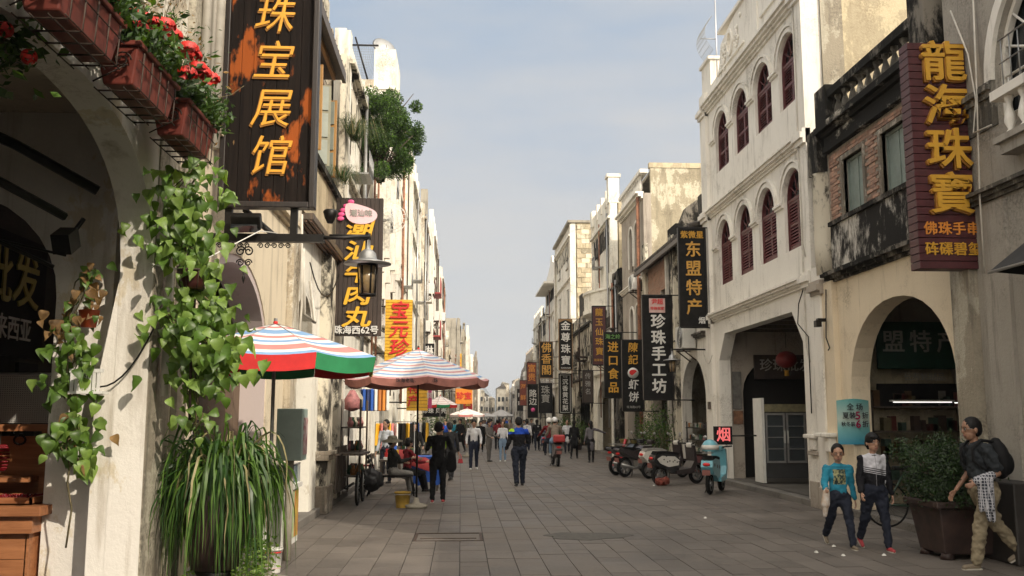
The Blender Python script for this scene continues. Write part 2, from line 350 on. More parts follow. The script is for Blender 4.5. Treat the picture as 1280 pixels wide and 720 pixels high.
brickB = mat('brick_rough', (.42,.27,.18), .9, .2, 5, .6, col2=(.2,.13,.09))
mortar = mat('mortar', (.36,.31,.25), .95, .2, 14, .4)
shut = mat('shutter_maroon', (.16,.035,.035), .5, .15, 6, .1)
shutF = mat('shutter_frame_maroon', (.12,.026,.027), .5, .15, 6)
greenSh = mat('shutter_grey_green', (.22,.27,.24), .6, .12, 5)
olive = mat('shutter_olive', (.27,.26,.18), .6, .12, 5)
orangeW = wood('orange_wood_frame', (.5,.28,.1), (.35,.18,.06), 'z')
darkg = mat('dark_glass', (.015,.018,.02), .12, .1, 3)
glass = mat('window_glass', (.05,.06,.065), .1, .1, 2)
void = mat('unlit_room', (.02,.018,.016), .95, .1, 3)  # near-black colour puts the darkness of unlit interiors into the surface
iron = mat('black_iron', (.02,.018,.016), .45, .2, 20, metal=.6)
ironr = mat('rusty_iron', (.09,.06,.045), .7, .3, 20, metal=.4)
steel = mat('grey_steel', (.35,.35,.34), .4, .1, 10, metal=.7)
alum = mat('aluminium', (.6,.6,.6), .35, .05, 10, metal=.8)
plasticw = mat('white_plastic', (.72,.71,.66), .5, .06, 5)
pvc = mat('pvc_pipe', (.62,.58,.50), .55, .15, 4)
rustp = mat('rusty_pipe', (.36,.16,.09), .8, .3, 8)
gold = mat('gold_lettering', (.62,.33,.03), .5, .08, 6)
goldb = mat('gold_bright', (.82,.46,.03), .45, .08, 6)
golds = mat('gold_side', (.34,.15,.02), .6, .08, 6)
whitel = mat('white_lettering', (.68,.67,.63), .55, .06, 5)
greyl = mat('grey_lettering', (.38,.37,.34), .6, .1, 5)
redl = mat('red_lettering', (.65,.02,.02), .5, .08, 5)
orangel = mat('orange_lettering', (.75,.28,.04), .5, .1, 5)
blackb = mat('black_board', (.014,.013,.012), .7, .3, 6, spec=.2)
brownb = mat('brown_board', (.055,.036,.027), .6, .25, 5, stretch=(1,1,.2))
maroonb = mat('maroon_board', (.085,.018,.022), .5, .2, 8)
yellowb = mat('yellow_slats', (.80,.45,.03), .5, .12, 4)
blackw = wood('charred_wood', (.028,.02,.016), (.012,.009,.008), 'z', 1.6, .45)
charred = None
green_a = mat('leaf_green', (.11,.21,.035), .45, .25, 6, hue=.3)
green_b = mat('leaf_light', (.24,.37,.07), .45, .2, 6, hue=.3)
green_d = mat('leaf_dark', (.035,.075,.02), .5, .25, 6)
green_e = mat('leaf_mid', (.06,.12,.03), .5, .25, 6)
vine_a = mat('vine_leaf', (.13,.235,.04), .42, .25, 9, hue=.3)
vine_b = mat('vine_leaf_pale', (.25,.38,.085), .42, .2, 9, hue=.25)
leaf_dry = mat('leaf_dry', (.34,.20,.08), .7, .3, 9)
grassm = mat('blade_green', (.05,.13,.028), .4, .3, 4)
grassl = mat('blade_light', (.12,.23,.05), .4, .25, 4)
grassd = mat('blade_dry', (.30,.26,.12), .6, .25, 4)
bark = mat('bark', (.12,.09,.065), .9, .3, 12, .6)
stemm = mat('stem', (.16,.13,.06), .8, .3, 12)
flower = mat('flower_red', (.75,.03,.02), .5, .25, 12)
terra = mat('planter_brick_red', (.21,.042,.027), .55, .2, 5)
potb = mat('planter_brown', (.055,.03,.024), .6, .3, 5)
blueb = mat('blue_cloth', (.03,.12,.5), .8, .15, 5)
woodc = wood('counter_wood', (.45,.19,.08), (.24,.09,.035), 'x', .8)
woodo = wood('old_wood', (.12,.09,.065), (.045,.035,.028), 'z', 1.)
tileR = mat('roof_tile', (.10,.085,.07), .9, .3, 4, .4)
concrete = plaster('concrete', (.36,.33,.27), (.10,.09,.075), .5, .5, 30, .3, .4)
rubber = mat('rubber', (.013,.013,.013), .85, .2, 20, spec=.2)
panelm = stain('panel_mould', (.55,.52,.46), (.022,.020,.018), .56, 2.4, (1,1,.5), 3)
friezem = stain('frieze_mould', (.52,.48,.40), (.016,.015,.013), .60, 2.2, (1,.6,1), 5)
postm = stain('post_mould', (.20,.18,.15), (.014,.013,.011), .54, 3., (1,1,.5), 7)
pil = stain('pilaster_mould', (.62,.57,.46), (.03,.027,.023), .47, 2.8, (1,1,.5), 9)
for m__ in (vine_a, vine_b, green_a, green_b, leaf_dry, grassm, grassl): translucent(m__)
for m__ in (green_d, green_e): translucent(m__, .25)
def chartex():
    m, t, b = newmat('charred_sign_wood'); L = t.links.new; b.inputs['Roughness'].default_value = .8; b.inputs['Specular IOR Level'].default_value = .12
    g = nd(t, 'ShaderNodeNewGeometry')
    mp = nd(t, 'ShaderNodeMapping', Scale=(14, 14, .9)); L(g.outputs['Position'], mp.inputs['Vector'])
    n = nd(t, 'ShaderNodeTexNoise', Scale=2., Detail=8., Roughness=.7); L(mp.outputs[0], n.inputs['Vector'])
    mp2 = nd(t, 'ShaderNodeMapping', Scale=(3.6, 3.6, 1.5), Location=(1.35, 0, .55)); L(g.outputs['Position'], mp2.inputs['Vector'])
    n2 = nd(t, 'ShaderNodeTexNoise', Scale=1.25, Detail=5., Roughness=.6); L(mp2.outputs[0], n2.inputs['Vector'])
    r = nd(t, 'ShaderNodeValToRGB'); e = r.color_ramp.elements; e[0].position = .3; e[0].color = (.005,.004,.004,1); e[1].position = .72; e[1].color = (.020,.014,.011,1); L(n.outputs['Fac'], r.inputs['Fac'])
    r2 = nd(t, 'ShaderNodeMapRange'); r2.inputs['From Min'].default_value = .57; r2.inputs['From Max'].default_value = .64; L(n2.outputs['Fac'], r2.inputs['Value'])
    x = nd(t, 'ShaderNodeMixRGB', Color2=(.30,.075,.016,1)); L(r2.outputs[0], x.inputs['Fac']); L(r.outputs[0], x.inputs['Color1']); L(x.outputs[0], b.inputs['Base Color'])
    bp = nd(t, 'ShaderNodeBump', Strength=.5, Distance=.01); L(n.outputs['Fac'], bp.inputs['Height']); L(bp.outputs[0], b.inputs['Normal'])
    return m
charred = chartex()
# ================================================================ ground
g = MB(); g.box(-1100, 1100, -350, 1950, -.6, -.03); tag(g.build('ground', asphalt), 'wide dark ground under the whole town', None, kind='structure')
def lx(Y):   # left facade line
    T = [(0,-2.6),(33,-2.6),(47,-2.15),(66,-1.55),(95,-.45),(145,2.3),(200,4.6),(320,11)]
    for (a, b), (c, d) in zip(T, T[1:]):
        if Y <= c: return b+(d-b)*(Y-a)/(c-a)
    return T[-1][1]
def rx(Y):   # right facade line
    T = [(0,6.95),(36,6.95),(57,6.7),(75,6.75),(95,7.7),(153,10.5),(234,13.5),(320,16)]
    for (a, b), (c, d) in zip(T, T[1:]):
        if Y <= c: return b+(d-b)*(Y-a)/(c-a)
    return T[-1][1]
st = MB()
for y in range(-60, 320, 10):
    a, b = lx(y)+.1, rx(y)-.08; c, d = lx(y+10)+.1, rx(y+10)-.08
    st.add([(a,y,-.012),(b,y,-.012),(d,y+10,-.012),(c,y+10,-.012)], [(0,1,2,3)])
street = tag(st.build('street', joint, None, loc=(2,0,0)), 'long pedestrian street of grey stone paving', None, kind='structure')
# paving slabs, rows run along the street, joints recessed
slabs = []; W = .335; r2 = random.Random(3)
cover = (-.67, .335, 13.65, 14.6)      # the big access cover set into the paving
for i in range(-8, 21):
    x0 = i*W; y = r2.uniform(8.2, 9.0)
    while y < 60:
        Ls = r2.choice([.33,.5,.66,.66,.66,.85]); y1 = y+Ls
        if x0+W > lx(y)+.1 and x0 < rx(y)-.06:
            xa, xb = max(x0, lx(y)+.1), min(x0+W, rx(y)-.08)
            if not (xb > cover[0]+.01 and xa < cover[1]-.01 and y1 > cover[2]+.01 and y < cover[3]-.01): slabs.append((xa, xb, y, y1))
            else:
                if y < cover[2]-.03: slabs.append((xa, xb, y, cover[2]))
                if y1 > cover[3]+.03: slabs.append((xa, xb, cover[3], y1))
        y = y1
def vis(s):
    x, y = (s[0]+s[1])/2, (s[2]+s[3])/2
    return y > 10.5 and -.50 < x/y < .61
big = sorted([s for s in slabs if vis(s)], key=lambda s: s[2])[:292]; bs = set(big); pm = [pave, pave_b, pave_c]
def slab_geo(b, s, k):
    z = r2.uniform(-.002, .003); g_ = .0045
    b.box(s[0]+g_, s[1]-g_, s[2]+g_, s[3]-g_, -.05, z, k)
rest = [MB()]
for s in slabs:
    k = r2.choice([0,0,1,2])
    if s in bs:
        b = MB(); slab_geo(b, s, 0); b.build('paving_slab', pm[k], street)
    else: slab_geo(rest[0], s, k)
far = rest[0]
for i in range(0, 34):   # coarse rows beyond 60 m
    y = 60+i*6
    far.add([(lx(y)+.1,y,0),(rx(y)-.08,y,0),(rx(y+6)-.08,y+5.95,0),(lx(y+6)+.1,y+5.95,0)], [(0,1,2,3)], False, 0)
o = far.build('paving_slab', pm, street); o['kind'] = 'stuff'
b = MB(); x0, x1, y0, y1 = cover
b.box(x0+.02, x1-.02, y0+.02, y1-.02, -.05, -.004)
o = b.build('access_cover', pave_b, street)
for a in ((x0+.01,x1-.01,y0+.012,y0+.05),(x0+.01,x1-.01,y1-.05,y1-.012),(x0+.01,x0+.05,y0+.05,y1-.05),(x1-.05,x1-.01,y0+.05,y1-.05),(x0+.1,x1-.1,y0+.30,y0+.315)):
    q = MB(); q.box(*a, -.006, .006); q.build('cover_frame', ironr, o)
b = MB(); pts = []
for k in range(28):
    t = 2*pi*k/28; rr = 1+.12*sin(3*t+1)+.08*sin(7*t); pts.append((1.85+.62*rr*cos(t), 14.1+.42*rr*sin(t)))
b.plate(pts, [], lambda d, u, v: (u, v, d), 0, .007); tag(b.build('cement_patch', mat('cement_patch', (.10,.095,.085), .95, .2, 12, .6), street), 'rough round cement patch over the slabs', None)
# raised arcade floors with kerb stones
for side, nm in ((-1, 'left'), (1, 'right')):
    fl = MB()
    for y in range(-20, 320, 10):
        e0, e1 = (lx(y)+.1, lx(y+10)+.1) if side < 0 else (rx(y)-.05, rx(y+10)-.05)
        f0, f1 = e0+side*.30, e1+side*.30
        fl.add([(f0,y,.12),(f0+side*60,y,.12),(f1+side*60,y+10,.12),(f1,y+10,.12)], [(0,1,2,3)])
    P = tag(fl.build('pavement', floorm, None, loc=(side*6,0,0)), 'raised arcade pavement along the %s side of the street' % nm, None, kind='structure')
    y = 6.; proto = None
    while y < 70:
        L_ = 1.0; x = lx(y) if side < 0 else rx(y)
        if proto is None:
            k = MB(); k.box(-.15, .15, .006, L_-.006, -.06, .125); proto = k.build('kerb_stone', kerbm, P, bevel=.012)
            proto.location = Vector((x+side*.05, y, 0))
        else:
            q = proto.copy(); COL.objects.link(q); q.location = Vector((x+side*.05+r2.uniform(-.006,.006), y, r2.uniform(-.008,.004)))
        y += L_
    far = MB()
    for yy in range(70, 320, 10):
        a = lx(yy) if side < 0 else rx(yy); c = lx(yy+10) if side < 0 else rx(yy+10)
        far.add([(a-.1,yy,-.02),(a+.2,yy,-.02),(c+.2,yy+10,-.02),(c-.1,yy+10,-.02),(a-.1,yy,.125),(a+.2,yy,.125),(c+.2,yy+10,.125),(c-.1,yy+10,.125)], [(4,5,6,7),(0,4,7,3),(1,2,6,5),(0,1,5,4)])
    far.build('kerb_stone', kerbm, P)
# ================================================================ building kit
class Side:
    def __init__(s, xf, sg): s.xf = xf; s.sg = sg
    def fn(s, d, y, z): return (s.xf+s.sg*d, y, z)
    def box(s, b, d0, d1, y0, y1, z0, z1, mi=None): b.box(s.xf+s.sg*d0, s.xf+s.sg*d1, y0, y1, z0, z1, mi); return b
def arch(yc, hw, zb, zs, rise, n=14, ex=2.):
    """points up one side, over the crown and down"""
    p = [(yc-hw, zb)]
    for k in range(n+1):
        t = pi-pi*k/n; c, s_ = cos(t), sin(t)
        p.append((yc+hw*math.copysign(abs(c)**(2/ex), c), zs+rise*abs(s_)**(2/ex)))
    p.append((yc+hw, zb)); return p
def rect(y0, y1, z0, z1): return [(y0,z0),(y0,z1),(y1,z1),(y1,z0)]
def wall(S, y0, y1, z0, z1, t, m, parent, notches=(), holes=(), name='wall', d0=0.):
    out = [(y0, z0)]
    for nn in sorted(notches, key=lambda q: q[0][0]): out += nn
    out += [(y1, z0), (y1, z1), (y0, z1)]
    b = MB(); b.plate(out, holes, S.fn, d0, d0+t); return b.build(name, m, parent)
def bx(S, name, m, parent, *dims, bevel=0.):
    b = MB()
    for d in (dims if isinstance(dims[0], (tuple, list)) else [dims]): S.box(b, *d)
    return b.build(name, m, parent, bevel=bevel)
def cornice(S, y0, y1, z, m, parent, steps=((.06,.05),(.12,.06),(.18,.05)), name='cornice'):
    b = MB(); zz = z
    for d, h in steps: S.box(b, -d, .02, y0, y1, zz, zz+h); zz += h
    return b.build(name, m, parent)
def archivolt(S, yc, hw, zs, rise, wd, m, parent, pr=.05, ex=2., n=14, legs=0.):
    a = arch(yc, hw, zs-legs, zs, rise, n, ex); c = arch(yc, hw+wd, zs-legs, zs, rise+wd, n, ex)
    b = MB(); b.plate(a+c[::-1], [], S.fn, -pr, .01); return b.build('arch_moulding', m, parent)
def shutter_leaf(S, parent, y0, y1, z0, z1, mf, ms, nsl=13, d=.09, open_=0):
    b = MB(); w_ = .045
    for a in ((y0,y0+w_,z0,z1),(y1-w_,y1,z0,z1),(y0+w_,y1-w_,z0,z0+.07),(y0+w_,y1-w_,z1-.06,z1),(y0+w_,y1-w_,(z0+z1)/2-.03,(z0+z1)/2+.03)): S.box(b, d, d+.035, *a)
    fr = b.build('shutter', mf, parent)
    sp = (z1-z0-.13)/nsl; me = None
    for k in range(nsl):
        z = z0+.07+sp*(k+.5)
        if me is None:
            q = MB(); x = S.sg; yy0, yy1 = y0+w_, y1-w_
            q.add([(S.xf+x*(d-.006),yy0,z-sp*.42),(S.xf+x*(d-.006),yy1,z-sp*.42),(S.xf+x*(d+.034),yy1,z+sp*.42),(S.xf+x*(d+.034),yy0,z+sp*.42),
                   (S.xf+x*(d+.004),yy0,z-sp*.5),(S.xf+x*(d+.004),yy1,z-sp*.5),(S.xf+x*(d+.044),yy1,z+sp*.34),(S.xf+x*(d+.044),yy0,z+sp*.34)], [(0,1,2,3),(7,6,5,4),(0,4,5,1),(2,6,7,3)])
            me = q.build('slat', ms, fr); z00 = z
        else:
            c = me.copy(); COL.objects.link(c); c.location = (0,0,z-z00)
    return fr
def arched_window(S, parent, yc, hw, z0, zs, rise, mf, ms, mw, sill=True, nsl=13):
    """louvred double shutter with a radial fanlight"""
    a = arch(yc, hw, z0, zs, rise, 12); b = MB()
    inner = arch(yc, hw-.045, z0+.05, zs, rise-.045, 12)
    b.plate(a, [inner], S.fn, .07, .15)
    S.box(b, .075, .13, yc-hw+.045, yc+hw-.045, zs-.03, zs+.03)
    for k in range(1, 5):
        t = pi*k/5; p0 = Vector(S.fn(.10, yc+cos(t)*.15, zs+sin(t)*.15)); p1 = Vector(S.fn(.10, yc+cos(t)*(hw-.02), zs+sin(t)*(rise-.02))); b.tube([p0, p1], .017, 4)
    p = [S.fn(.10, yc+cos(pi*k/8)*.17, zs+sin(pi*k/8)*.17) for k in range(9)]; b.tube(p, .017, 4)
    w_ = b.build('window', mf, parent)
    q = MB(); q.plate(arch(yc, hw-.01, z0, zs, rise-.01, 12), [], S.fn, .155, .165); q.build('pane', darkg, w_)
    shutter_leaf(S, parent, yc-hw+.045, yc-.004, z0+.05, zs-.03, mf, ms, nsl); shutter_leaf(S, parent, yc+.004, yc+hw-.045, z0+.05, zs-.03, mf, ms, nsl)
def plain_window(S, parent, y0, y1, z0, z1, mf, mg=glass, bars=(1,1), d=.12, sill=None, name='window'):
    b = MB(); w_ = .05
    b.plate(rect(y0,y1,z0,z1), [rect(y0+w_,y1-w_,z0+w_,z1-w_)], S.fn, d, d+.05)
    for k in range(1, bars[0]+1): y = y0+(y1-y0)*k/(bars[0]+1); S.box(b, d+.005, d+.045, y-.02, y+.02, z0+w_, z1-w_)
    for k in range(1, bars[1]+1): z = z0+(z1-z0)*k/(bars[1]+1); S.box(b, d+.008, d+.042, y0+w_, y1-w_, z-.02, z+.02)
    f = b.build(name, mf, parent)
    q = MB(); S.box(q, d+.02, d+.03, y0+w_*.5, y1-w_*.5, z0+w_*.5, z1-w_*.5); q.build('pane', mg, f)
    if sill: bx(S, 'sill', sill, f, -.08, .1, y0-.06, y1+.06, z0-.07, z0-.002)
    return f
def balusters(S, parent, y0, y1, z, h, m, d=0.12, r=.07, sp=.28, mi=None, name='baluster'):
    n = max(2, int((y1-y0)/sp)); prof = [(r*.75,0),(r*.75,.06*h),(r*.4,.12*h),(r,.32*h),(r*.85,.48*h),(r*.35,.78*h),(r*.6,.86*h),(r*.75,.92*h),(r*.75,h)]
    me = None
    for k in range(n):
        y = y0+(y1-y0)*(k+.5)/n
        if me is None:
            b = MB(); b.lathe(prof, S.fn(d, y, z), 8); me = b.build(name, m, parent); y0_ = y
        else: c = me.copy(); COL.objects.link(c); c.location = (0, y-y0_, 0)
def pieces(boxes, name, mats, parent, limit=280, rng=rnd):
    """first 'limit' boxes as single objects, the rest one joined part"""
    restb = MB()
    for i, a in enumerate(boxes):
        k = rng.randrange(len(mats))
        if i < limit: b = MB(); b.box(*a); b.build(name, mats[k], parent)
        else: restb.box(*a, k)
    if restb.f: o = restb.build(name, mats, parent); o['kind'] = 'stuff'
def brick_boxes(S, y0, y1, z0, z1, holes=(), L_=.23, h=.062, d=-.012, gap=.012, rng=rnd, depth=.05):
    out = []; r = 0; z = z0
    while z+h <= z1:
        y = y0-(L_/2 if r % 2 else 0)
        while y < y1:
            a, b = max(y, y0), min(y+L_-gap, y1)
            if b-a > .04 and not any(a < q[1] and b > q[0] and z < q[3] and z+h > q[2] for q in holes):
                dd = d+rng.uniform(-.008, .012); x0 = S.xf+S.sg*dd; x1 = S.xf+S.sg*(dd+depth); out.append((min(x0,x1), max(x0,x1), a, b, z, z+h-gap*.8))
            y += L_
        z += h; r += 1
    return out
def shell(S, parent, y0, y1, h, depth, mside, mroof=concrete, sw=.2, z0=0., d_in=3.0, back=None):
    """party walls, roof slab, upper floor slab, shop wall behind the arcade, rear wall"""
    b = MB(); S.box(b, .30, depth, y0+.003, y0+sw, z0, h); b.build('party_wall', mside, parent)
    b = MB(); S.box(b, .30, depth, y1-sw, y1-.003, z0, h); b.build('party_wall', mside, parent)
    b = MB(); S.box(b, .30, depth, y0+sw, y1-sw, h-.25, h-.1); b.build('roof', mroof, parent)
    b = MB(); S.box(b, depth-.2, depth, y0+sw, y1-sw, 0, h-.25); b.build('rear_wall', mside, parent)
def arcade(S, parent, y0, y1, zc, mback, dback=2.8, opening=None, mceil=intr, sw=.2):
    b = MB(); S.box(b, .30, 9., y0+sw, y1-sw, zc, zc+.18); b.build('arcade_ceiling', mceil, parent)
    oy0, oy1, oz = opening or (y0+.6, y1-.6, 2.7); oz += .35; oy0 -= .2; oy1 += .2
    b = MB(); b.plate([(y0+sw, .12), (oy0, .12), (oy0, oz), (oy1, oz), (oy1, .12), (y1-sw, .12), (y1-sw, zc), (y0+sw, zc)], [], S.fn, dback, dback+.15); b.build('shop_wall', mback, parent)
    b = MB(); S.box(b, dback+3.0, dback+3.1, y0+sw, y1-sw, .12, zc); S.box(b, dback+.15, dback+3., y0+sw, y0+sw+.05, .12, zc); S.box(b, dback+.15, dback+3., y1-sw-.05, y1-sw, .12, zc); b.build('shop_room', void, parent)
def cables(parent, pts, r=.012, m=iron, name='cable'):
    b = MB(); b.tube(pts, r, 5); return b.build(name, m, parent) if parent is not None else b.build(name, m)
def sag(a, b, s_, n=8):
    a = Vector(a); b = Vector(b); return [a.lerp(b, k/n)-Vector((0,0,s_*4*(k/n)*(1-k/n))) for k in range(n+1)]
LFT = Side(-2.6, -1); RGT = Side(6.95, 1)
# ================================================================ RIGHT: white building with maroon shutters
S = RGT; y0, y1 = 17.95, 26.15; H2 = 10.5
B = thing('white_building', 'tall white three storey building with rows of arched maroon louvred shutters and an ornate gable', 'building', (7.5, 22, 0))
wy = [19.05, 20.78, 22.51, 24.24]; HW = .60
holes = [arch(c, HW, 5.22, 6.32, .60, 12) for c in wy]+[arch(c, HW, 8.33, 9.33, .56, 12) for c in wy]
op = [(18.85,.12),(18.85,3.25),(19.45,3.93),(24.55,3.93),(25.15,3.25),(25.15,.12)]
wall(S, y0+.02, y1-.02, .12, H2, .3, whiteP, B, [op], holes)
for c in wy:
    arched_window(S, B, c, HW, 5.22, 6.32, .60, shutF, shut, whiteP); arched_window(S, B, c, HW, 8.33, 9.33, .56, shutF, shut, whiteP)
    for zs, ri in ((6.32,.60),(9.33,.56)): archivolt(S, c, HW+.012, zs, ri+.012, .10, whiteP, B, .045); archivolt(S, c, HW+.13, zs, ri+.13, .05, whiteP, B, .075)
for k, (a, b_) in enumerate([(18.22, wy[0]-HW-.02)]+[(wy[i]+HW+.02, wy[i+1]-HW-.02) for i in range(3)]+[(wy[3]+HW+.02, 25.3)]):
    for z in (6.22, 9.23): bx(S, 'impost', whiteP, B, (-.05,.0,a,b_,z,z+.05), (-.09,0,a,b_,z+.05,z+.10), (-.06,0,a,b_,z+.1,z+.13))
st3 = ((.05,.05),(.09,.05),(.15,.06),(.20,.05))
cornice(S, 18.3, 25.6, 4.32, whiteP, B, st3); cornice(S, 18.3, 25.6, 7.22, whiteP, B, st3); cornice(S, 18.3, 25.6, 10.25, whiteP, B, ((.05,.06),(.11,.06),(.18,.07),(.24,.06)))
for (a, b_) in ((17.97, 18.42), (25.55, 26.13)):
    bx(S, 'pilaster', whiteP, B, (-.10,0,a,b_,.0,10.9))
    for z in (4.28, 7.18, 10.2): bx(S, 'capital', whiteP, B, (-.16,0,a-.0,b_+.04,z,z+.1), (-.22,0,a-.0,b_+.06,z+.1,z+.22), (-.17,0,a,b_+.04,z+.22,z+.3))
    bx(S, 'plinth', greyP, B, (-.14,0,a,b_+.02,0,.5), bevel=.01); bx(S, 'band', greyP, B, (-.16,0,a,b_+.03,1.0,1.08), bevel=.01)
# pediment with scrolls
gab = [(18.05,10.5),(18.05,12.6),(20.2,12.6),(20.35,11.6),(20.75,11.6),(20.9,11.95),(22.0,12.05),(22.9,11.98),(24.1,11.72),(24.25,11.3),(24.45,11.0),(25.2,10.98),(25.2,11.75),(26.13,11.75),(26.13,10.5)]
b = MB(); hole = [(23.2+.17*cos(2*pi*k/12), 11.42+.24*sin(2*pi*k/12)) for k in range(12)]
b.plate(gab, [hole], S.fn, .0, .3); b.build('gable', whiteP, B)
b = MB()
q = random.Random(19)
for c, sg_ in ((22.62, 1), (23.78, -1)):
    for k in range(16):
        t = k*.5; r_ = .06+.020*k; b.ell(S.fn(-.02, c+sg_*(r_*cos(t)*.45), 11.38+r_*sin(t)*.8-.03*k*.3), (.035,.04,.045), 6, 4)
    for k in range(10): b.ell(S.fn(-.02, c+q.gauss(0,.14), 11.3+q.gauss(0,.22)), (.03,.05,.07), 6, 4)
b.plate([(23.2+.27*cos(2*pi*k/14), 11.42+.36*sin(2*pi*k/14)) for k in range(14)], [[(23.2+.19*cos(2*pi*k/14), 11.42+.26*sin(2*pi*k/14)) for k in range(14)]], S.fn, -.05, .0)
b.build('scroll_ornament', whiteP, B)
b = MB()
for (a, c, z) in ((18.0,20.25,12.6),(20.3,20.8,11.6),(20.85,24.15,12.02),(25.15,26.16,11.75)): S.box(b, -.07, .34, a, c, z, z+.09)
S.box(b, -.05, 0, 18.3, 20.7, 10.98, 11.06); S.box(b, -.05, 0, 22.0, 24.4, 10.93, 10.99); S.box(b, -.04, 0, 20.9, 21.4, 10.6, 11.9); b.build('coping', whiteP, B)
shell(S, B, y0, y1, 10.5, 12, sidew)
b = MB(); S.box(b, .3, .75, y0-.03, y0+.02, 7.2, 10.9); b.build('dark_pier', oldgrey, B)
b = MB(); S.box(b, .3, 9., y0-.05, y0+.2, 10.5, 11.0); b.build('roof_edge', mould, B)
arcade(S, B, y0, y1, 4.15, greyP, 2.9, (18.7, 24.9, 2.9), intr)
bm_ = MB()
for k in range(7): S.box(bm_, .35, 2.9, 18.6+k*1.0, 18.72+k*1.0, 3.98, 4.15)
bm_.build('ceiling_beam', woodo, B)
bm_ = MB(); S.box(bm_, .3, .34, 17.97, 18.9, .12, 3.2); 
# inner cross arch pier (far side) with notice patches
b = MB(); b.plate([(7.25,.12),(7.25,4.1),(9.8,4.1),(9.8,.12),(9.5,.12)]+[(8.55+.95*cos(pi*k/12), 2.4+.9*sin(pi*k/12)) for k in range(13)]+[(7.6,.12)], [], lambda d, u, v: (u, d, v), 25.25, 25.5); b.build('cross_wall', greyP, B); MB().box(7.3,9.9,25.7,25.78,.12,4.1).build('shade_sheet', void, B)  # flat dark sheet behind the arch stands in for the shaded depth
bx(S, 'old_notice', mat('faded_notice', (.20,.19,.17), .8, .3, 5), B, (.36,.60,25.2,25.24,1.95,2.95)); bx(S, 'patch', mat('brown_patch', (.30,.15,.08), .8, .3, 5), B, (.36,.62,25.21,25.24,1.55,1.9))
for k, zz in enumerate((3.1, 5.2)): cables(B, [S.fn(-.12, 18.35, 10.2), S.fn(-.13, 18.33, zz+2), S.fn(-.12, 18.36, zz), S.fn(-.12, 18.2, zz-.3)], .014, pvc, 'downpipe')
cables(B, [(6.83,18.25,4.4),(6.8,18.6,4.0),(6.8,18.7,3.6),(6.82,18.2,3.3),(6.82,18.2,1.8)], .012, iron)
cables(B, sag((6.8,25.3,3.4),(6.8,26.2,3.5),.25), .012, pvc)
bx(S, 'meter_box', woodo, B, (-.16,-.10,25.75,25.9,1.95,2.15))
bx(S, 'sill_bracket', whiteP, B, (-.22,-.10,17.98,18.5,1.32,1.40), (-.18,-.10,18.05,18.3,1.1,1.32), bevel=.02)
# antenna on the roof
A = thing('tv_antenna', 'thin grid television antenna on a pole over the white gabled roof', 'antenna', (7.15, 25.2, 11.0))
b = MB(); b.tube([(7.15,25.2,10.9),(7.15,25.2,13.6)], .02, 6); b.build('pole', alum, A)
b = MB()
for k in range(9):
    p = []; a_ = -.45+.9*k/8
    for j in range(9): t = -.5+j/8; p.append((7.15-.55+.45*(2*t)**2*.5+.1, 25.2+a_, 12.35+t))
    b.tube(p, .007, 3)
for j in range(9): t = -.5+j/8; b.tube([(7.15-.45+.45*(2*t)**2*.5, 24.75, 12.35+t), (7.15-.45+.45*(2*t)**2*.5, 25.65, 12.35+t)], .007, 3)
b.tube([(6.7,25.2,12.35),(7.15,25.2,12.35)], .015, 4); b.build('grid', steel, A)
A = tag(MB().tube([(7.2,20.9,11.9),(7.2,20.9,14.0)], .018, 6).build('flagpole', alum), 'bare white pole standing on the crown of the white gable', 'pole')
# ================================================================ RIGHT: weathered building with balustrade and brick
y0, y1 = 12.75, 17.93
B = thing('balustrade_building', 'two storey building with mould blackened balustrade, bare brick and a cream arch', 'building', (7.5, 15.3, 0))
ar = arch(14.75, 1.82, .12, 2.15, 1.5, 18, 2.15)
wall(S, y0+.02, y1-.0, .12, 4.3, .34, cream_r, B, [ar], (), 'wall')
win = [(14.12,14.98,4.95,6.42),(15.70,16.58,4.95,6.42)]
wall(S, y0+.02, y1-.02, 5.3, 7.12, .3, mortar, B, (), [], 'wall') if 0 else None
b = MB(); b.plate([(y0+.02,4.3),(y0+.02,6.75),(y1-.02,6.75),(y1-.02,4.3)], [rect(*w_) for w_ in win], S.fn, .06, .36); b.build('brick_wall', mortar, B)
bb = brick_boxes(S, 13.2, 17.2, 5.36, 6.72, [(w_[0]-.09, w_[1]+.09, w_[2]-.1, w_[3]+.09) for w_ in win], d=.04)
pieces(bb, 'brick', [brickA], B, 290, random.Random(4))
for w_ in win:
    f = plain_window(S, B, w_[0], w_[1], w_[2], w_[3], greenSh, greenSh, (1,0), .13)
    b = MB(); b.plate(rect(w_[0]-.09,w_[1]+.09,w_[2]-.08,w_[3]+.09), [rect(*w_)], S.fn, .02, .12); b.build('window_surround', peel, B)
    pass
bx(S, 'parapet_panel', panelm, B, (-.03,.06,13.3,17.1,4.42,5.27)); bx(S, 'panel_coping', postm, B, (-.08,.06,13.3,17.1,5.27,5.35))
cornice(S, 12.95, 17.3, 4.22, postm, B, ((.06,.05),(.12,.06),(.2,.06),(.14,.04)))
bx(S, 'frieze', friezem, B, (-.06,.3,13.0,17.25,6.72,6.84), (-.02,.3,13.0,17.25,6.84,7.02), (-.10,.3,13.0,17.25,7.02,7.10), (-.2,.3,13.0,17.3,7.10,7.22))
bx(S, 'peeled_band', friezem, B, (-.035,.0,13.0,17.2,6.85,7.0))
balusters(S, B, 13.45, 16.75, 7.22, .46, mould2, .02, .085, .32)
bx(S, 'handrail', postm, B, (-.12,.16,13.2,17.0,7.68,7.83))
for (a, c, z1) in ((12.95,13.45,8.9),(16.75,17.3,7.95)): bx(S, 'parapet_post', postm, B, (-.16,.24,a,c,7.2,z1), bevel=.02)
b = MB()
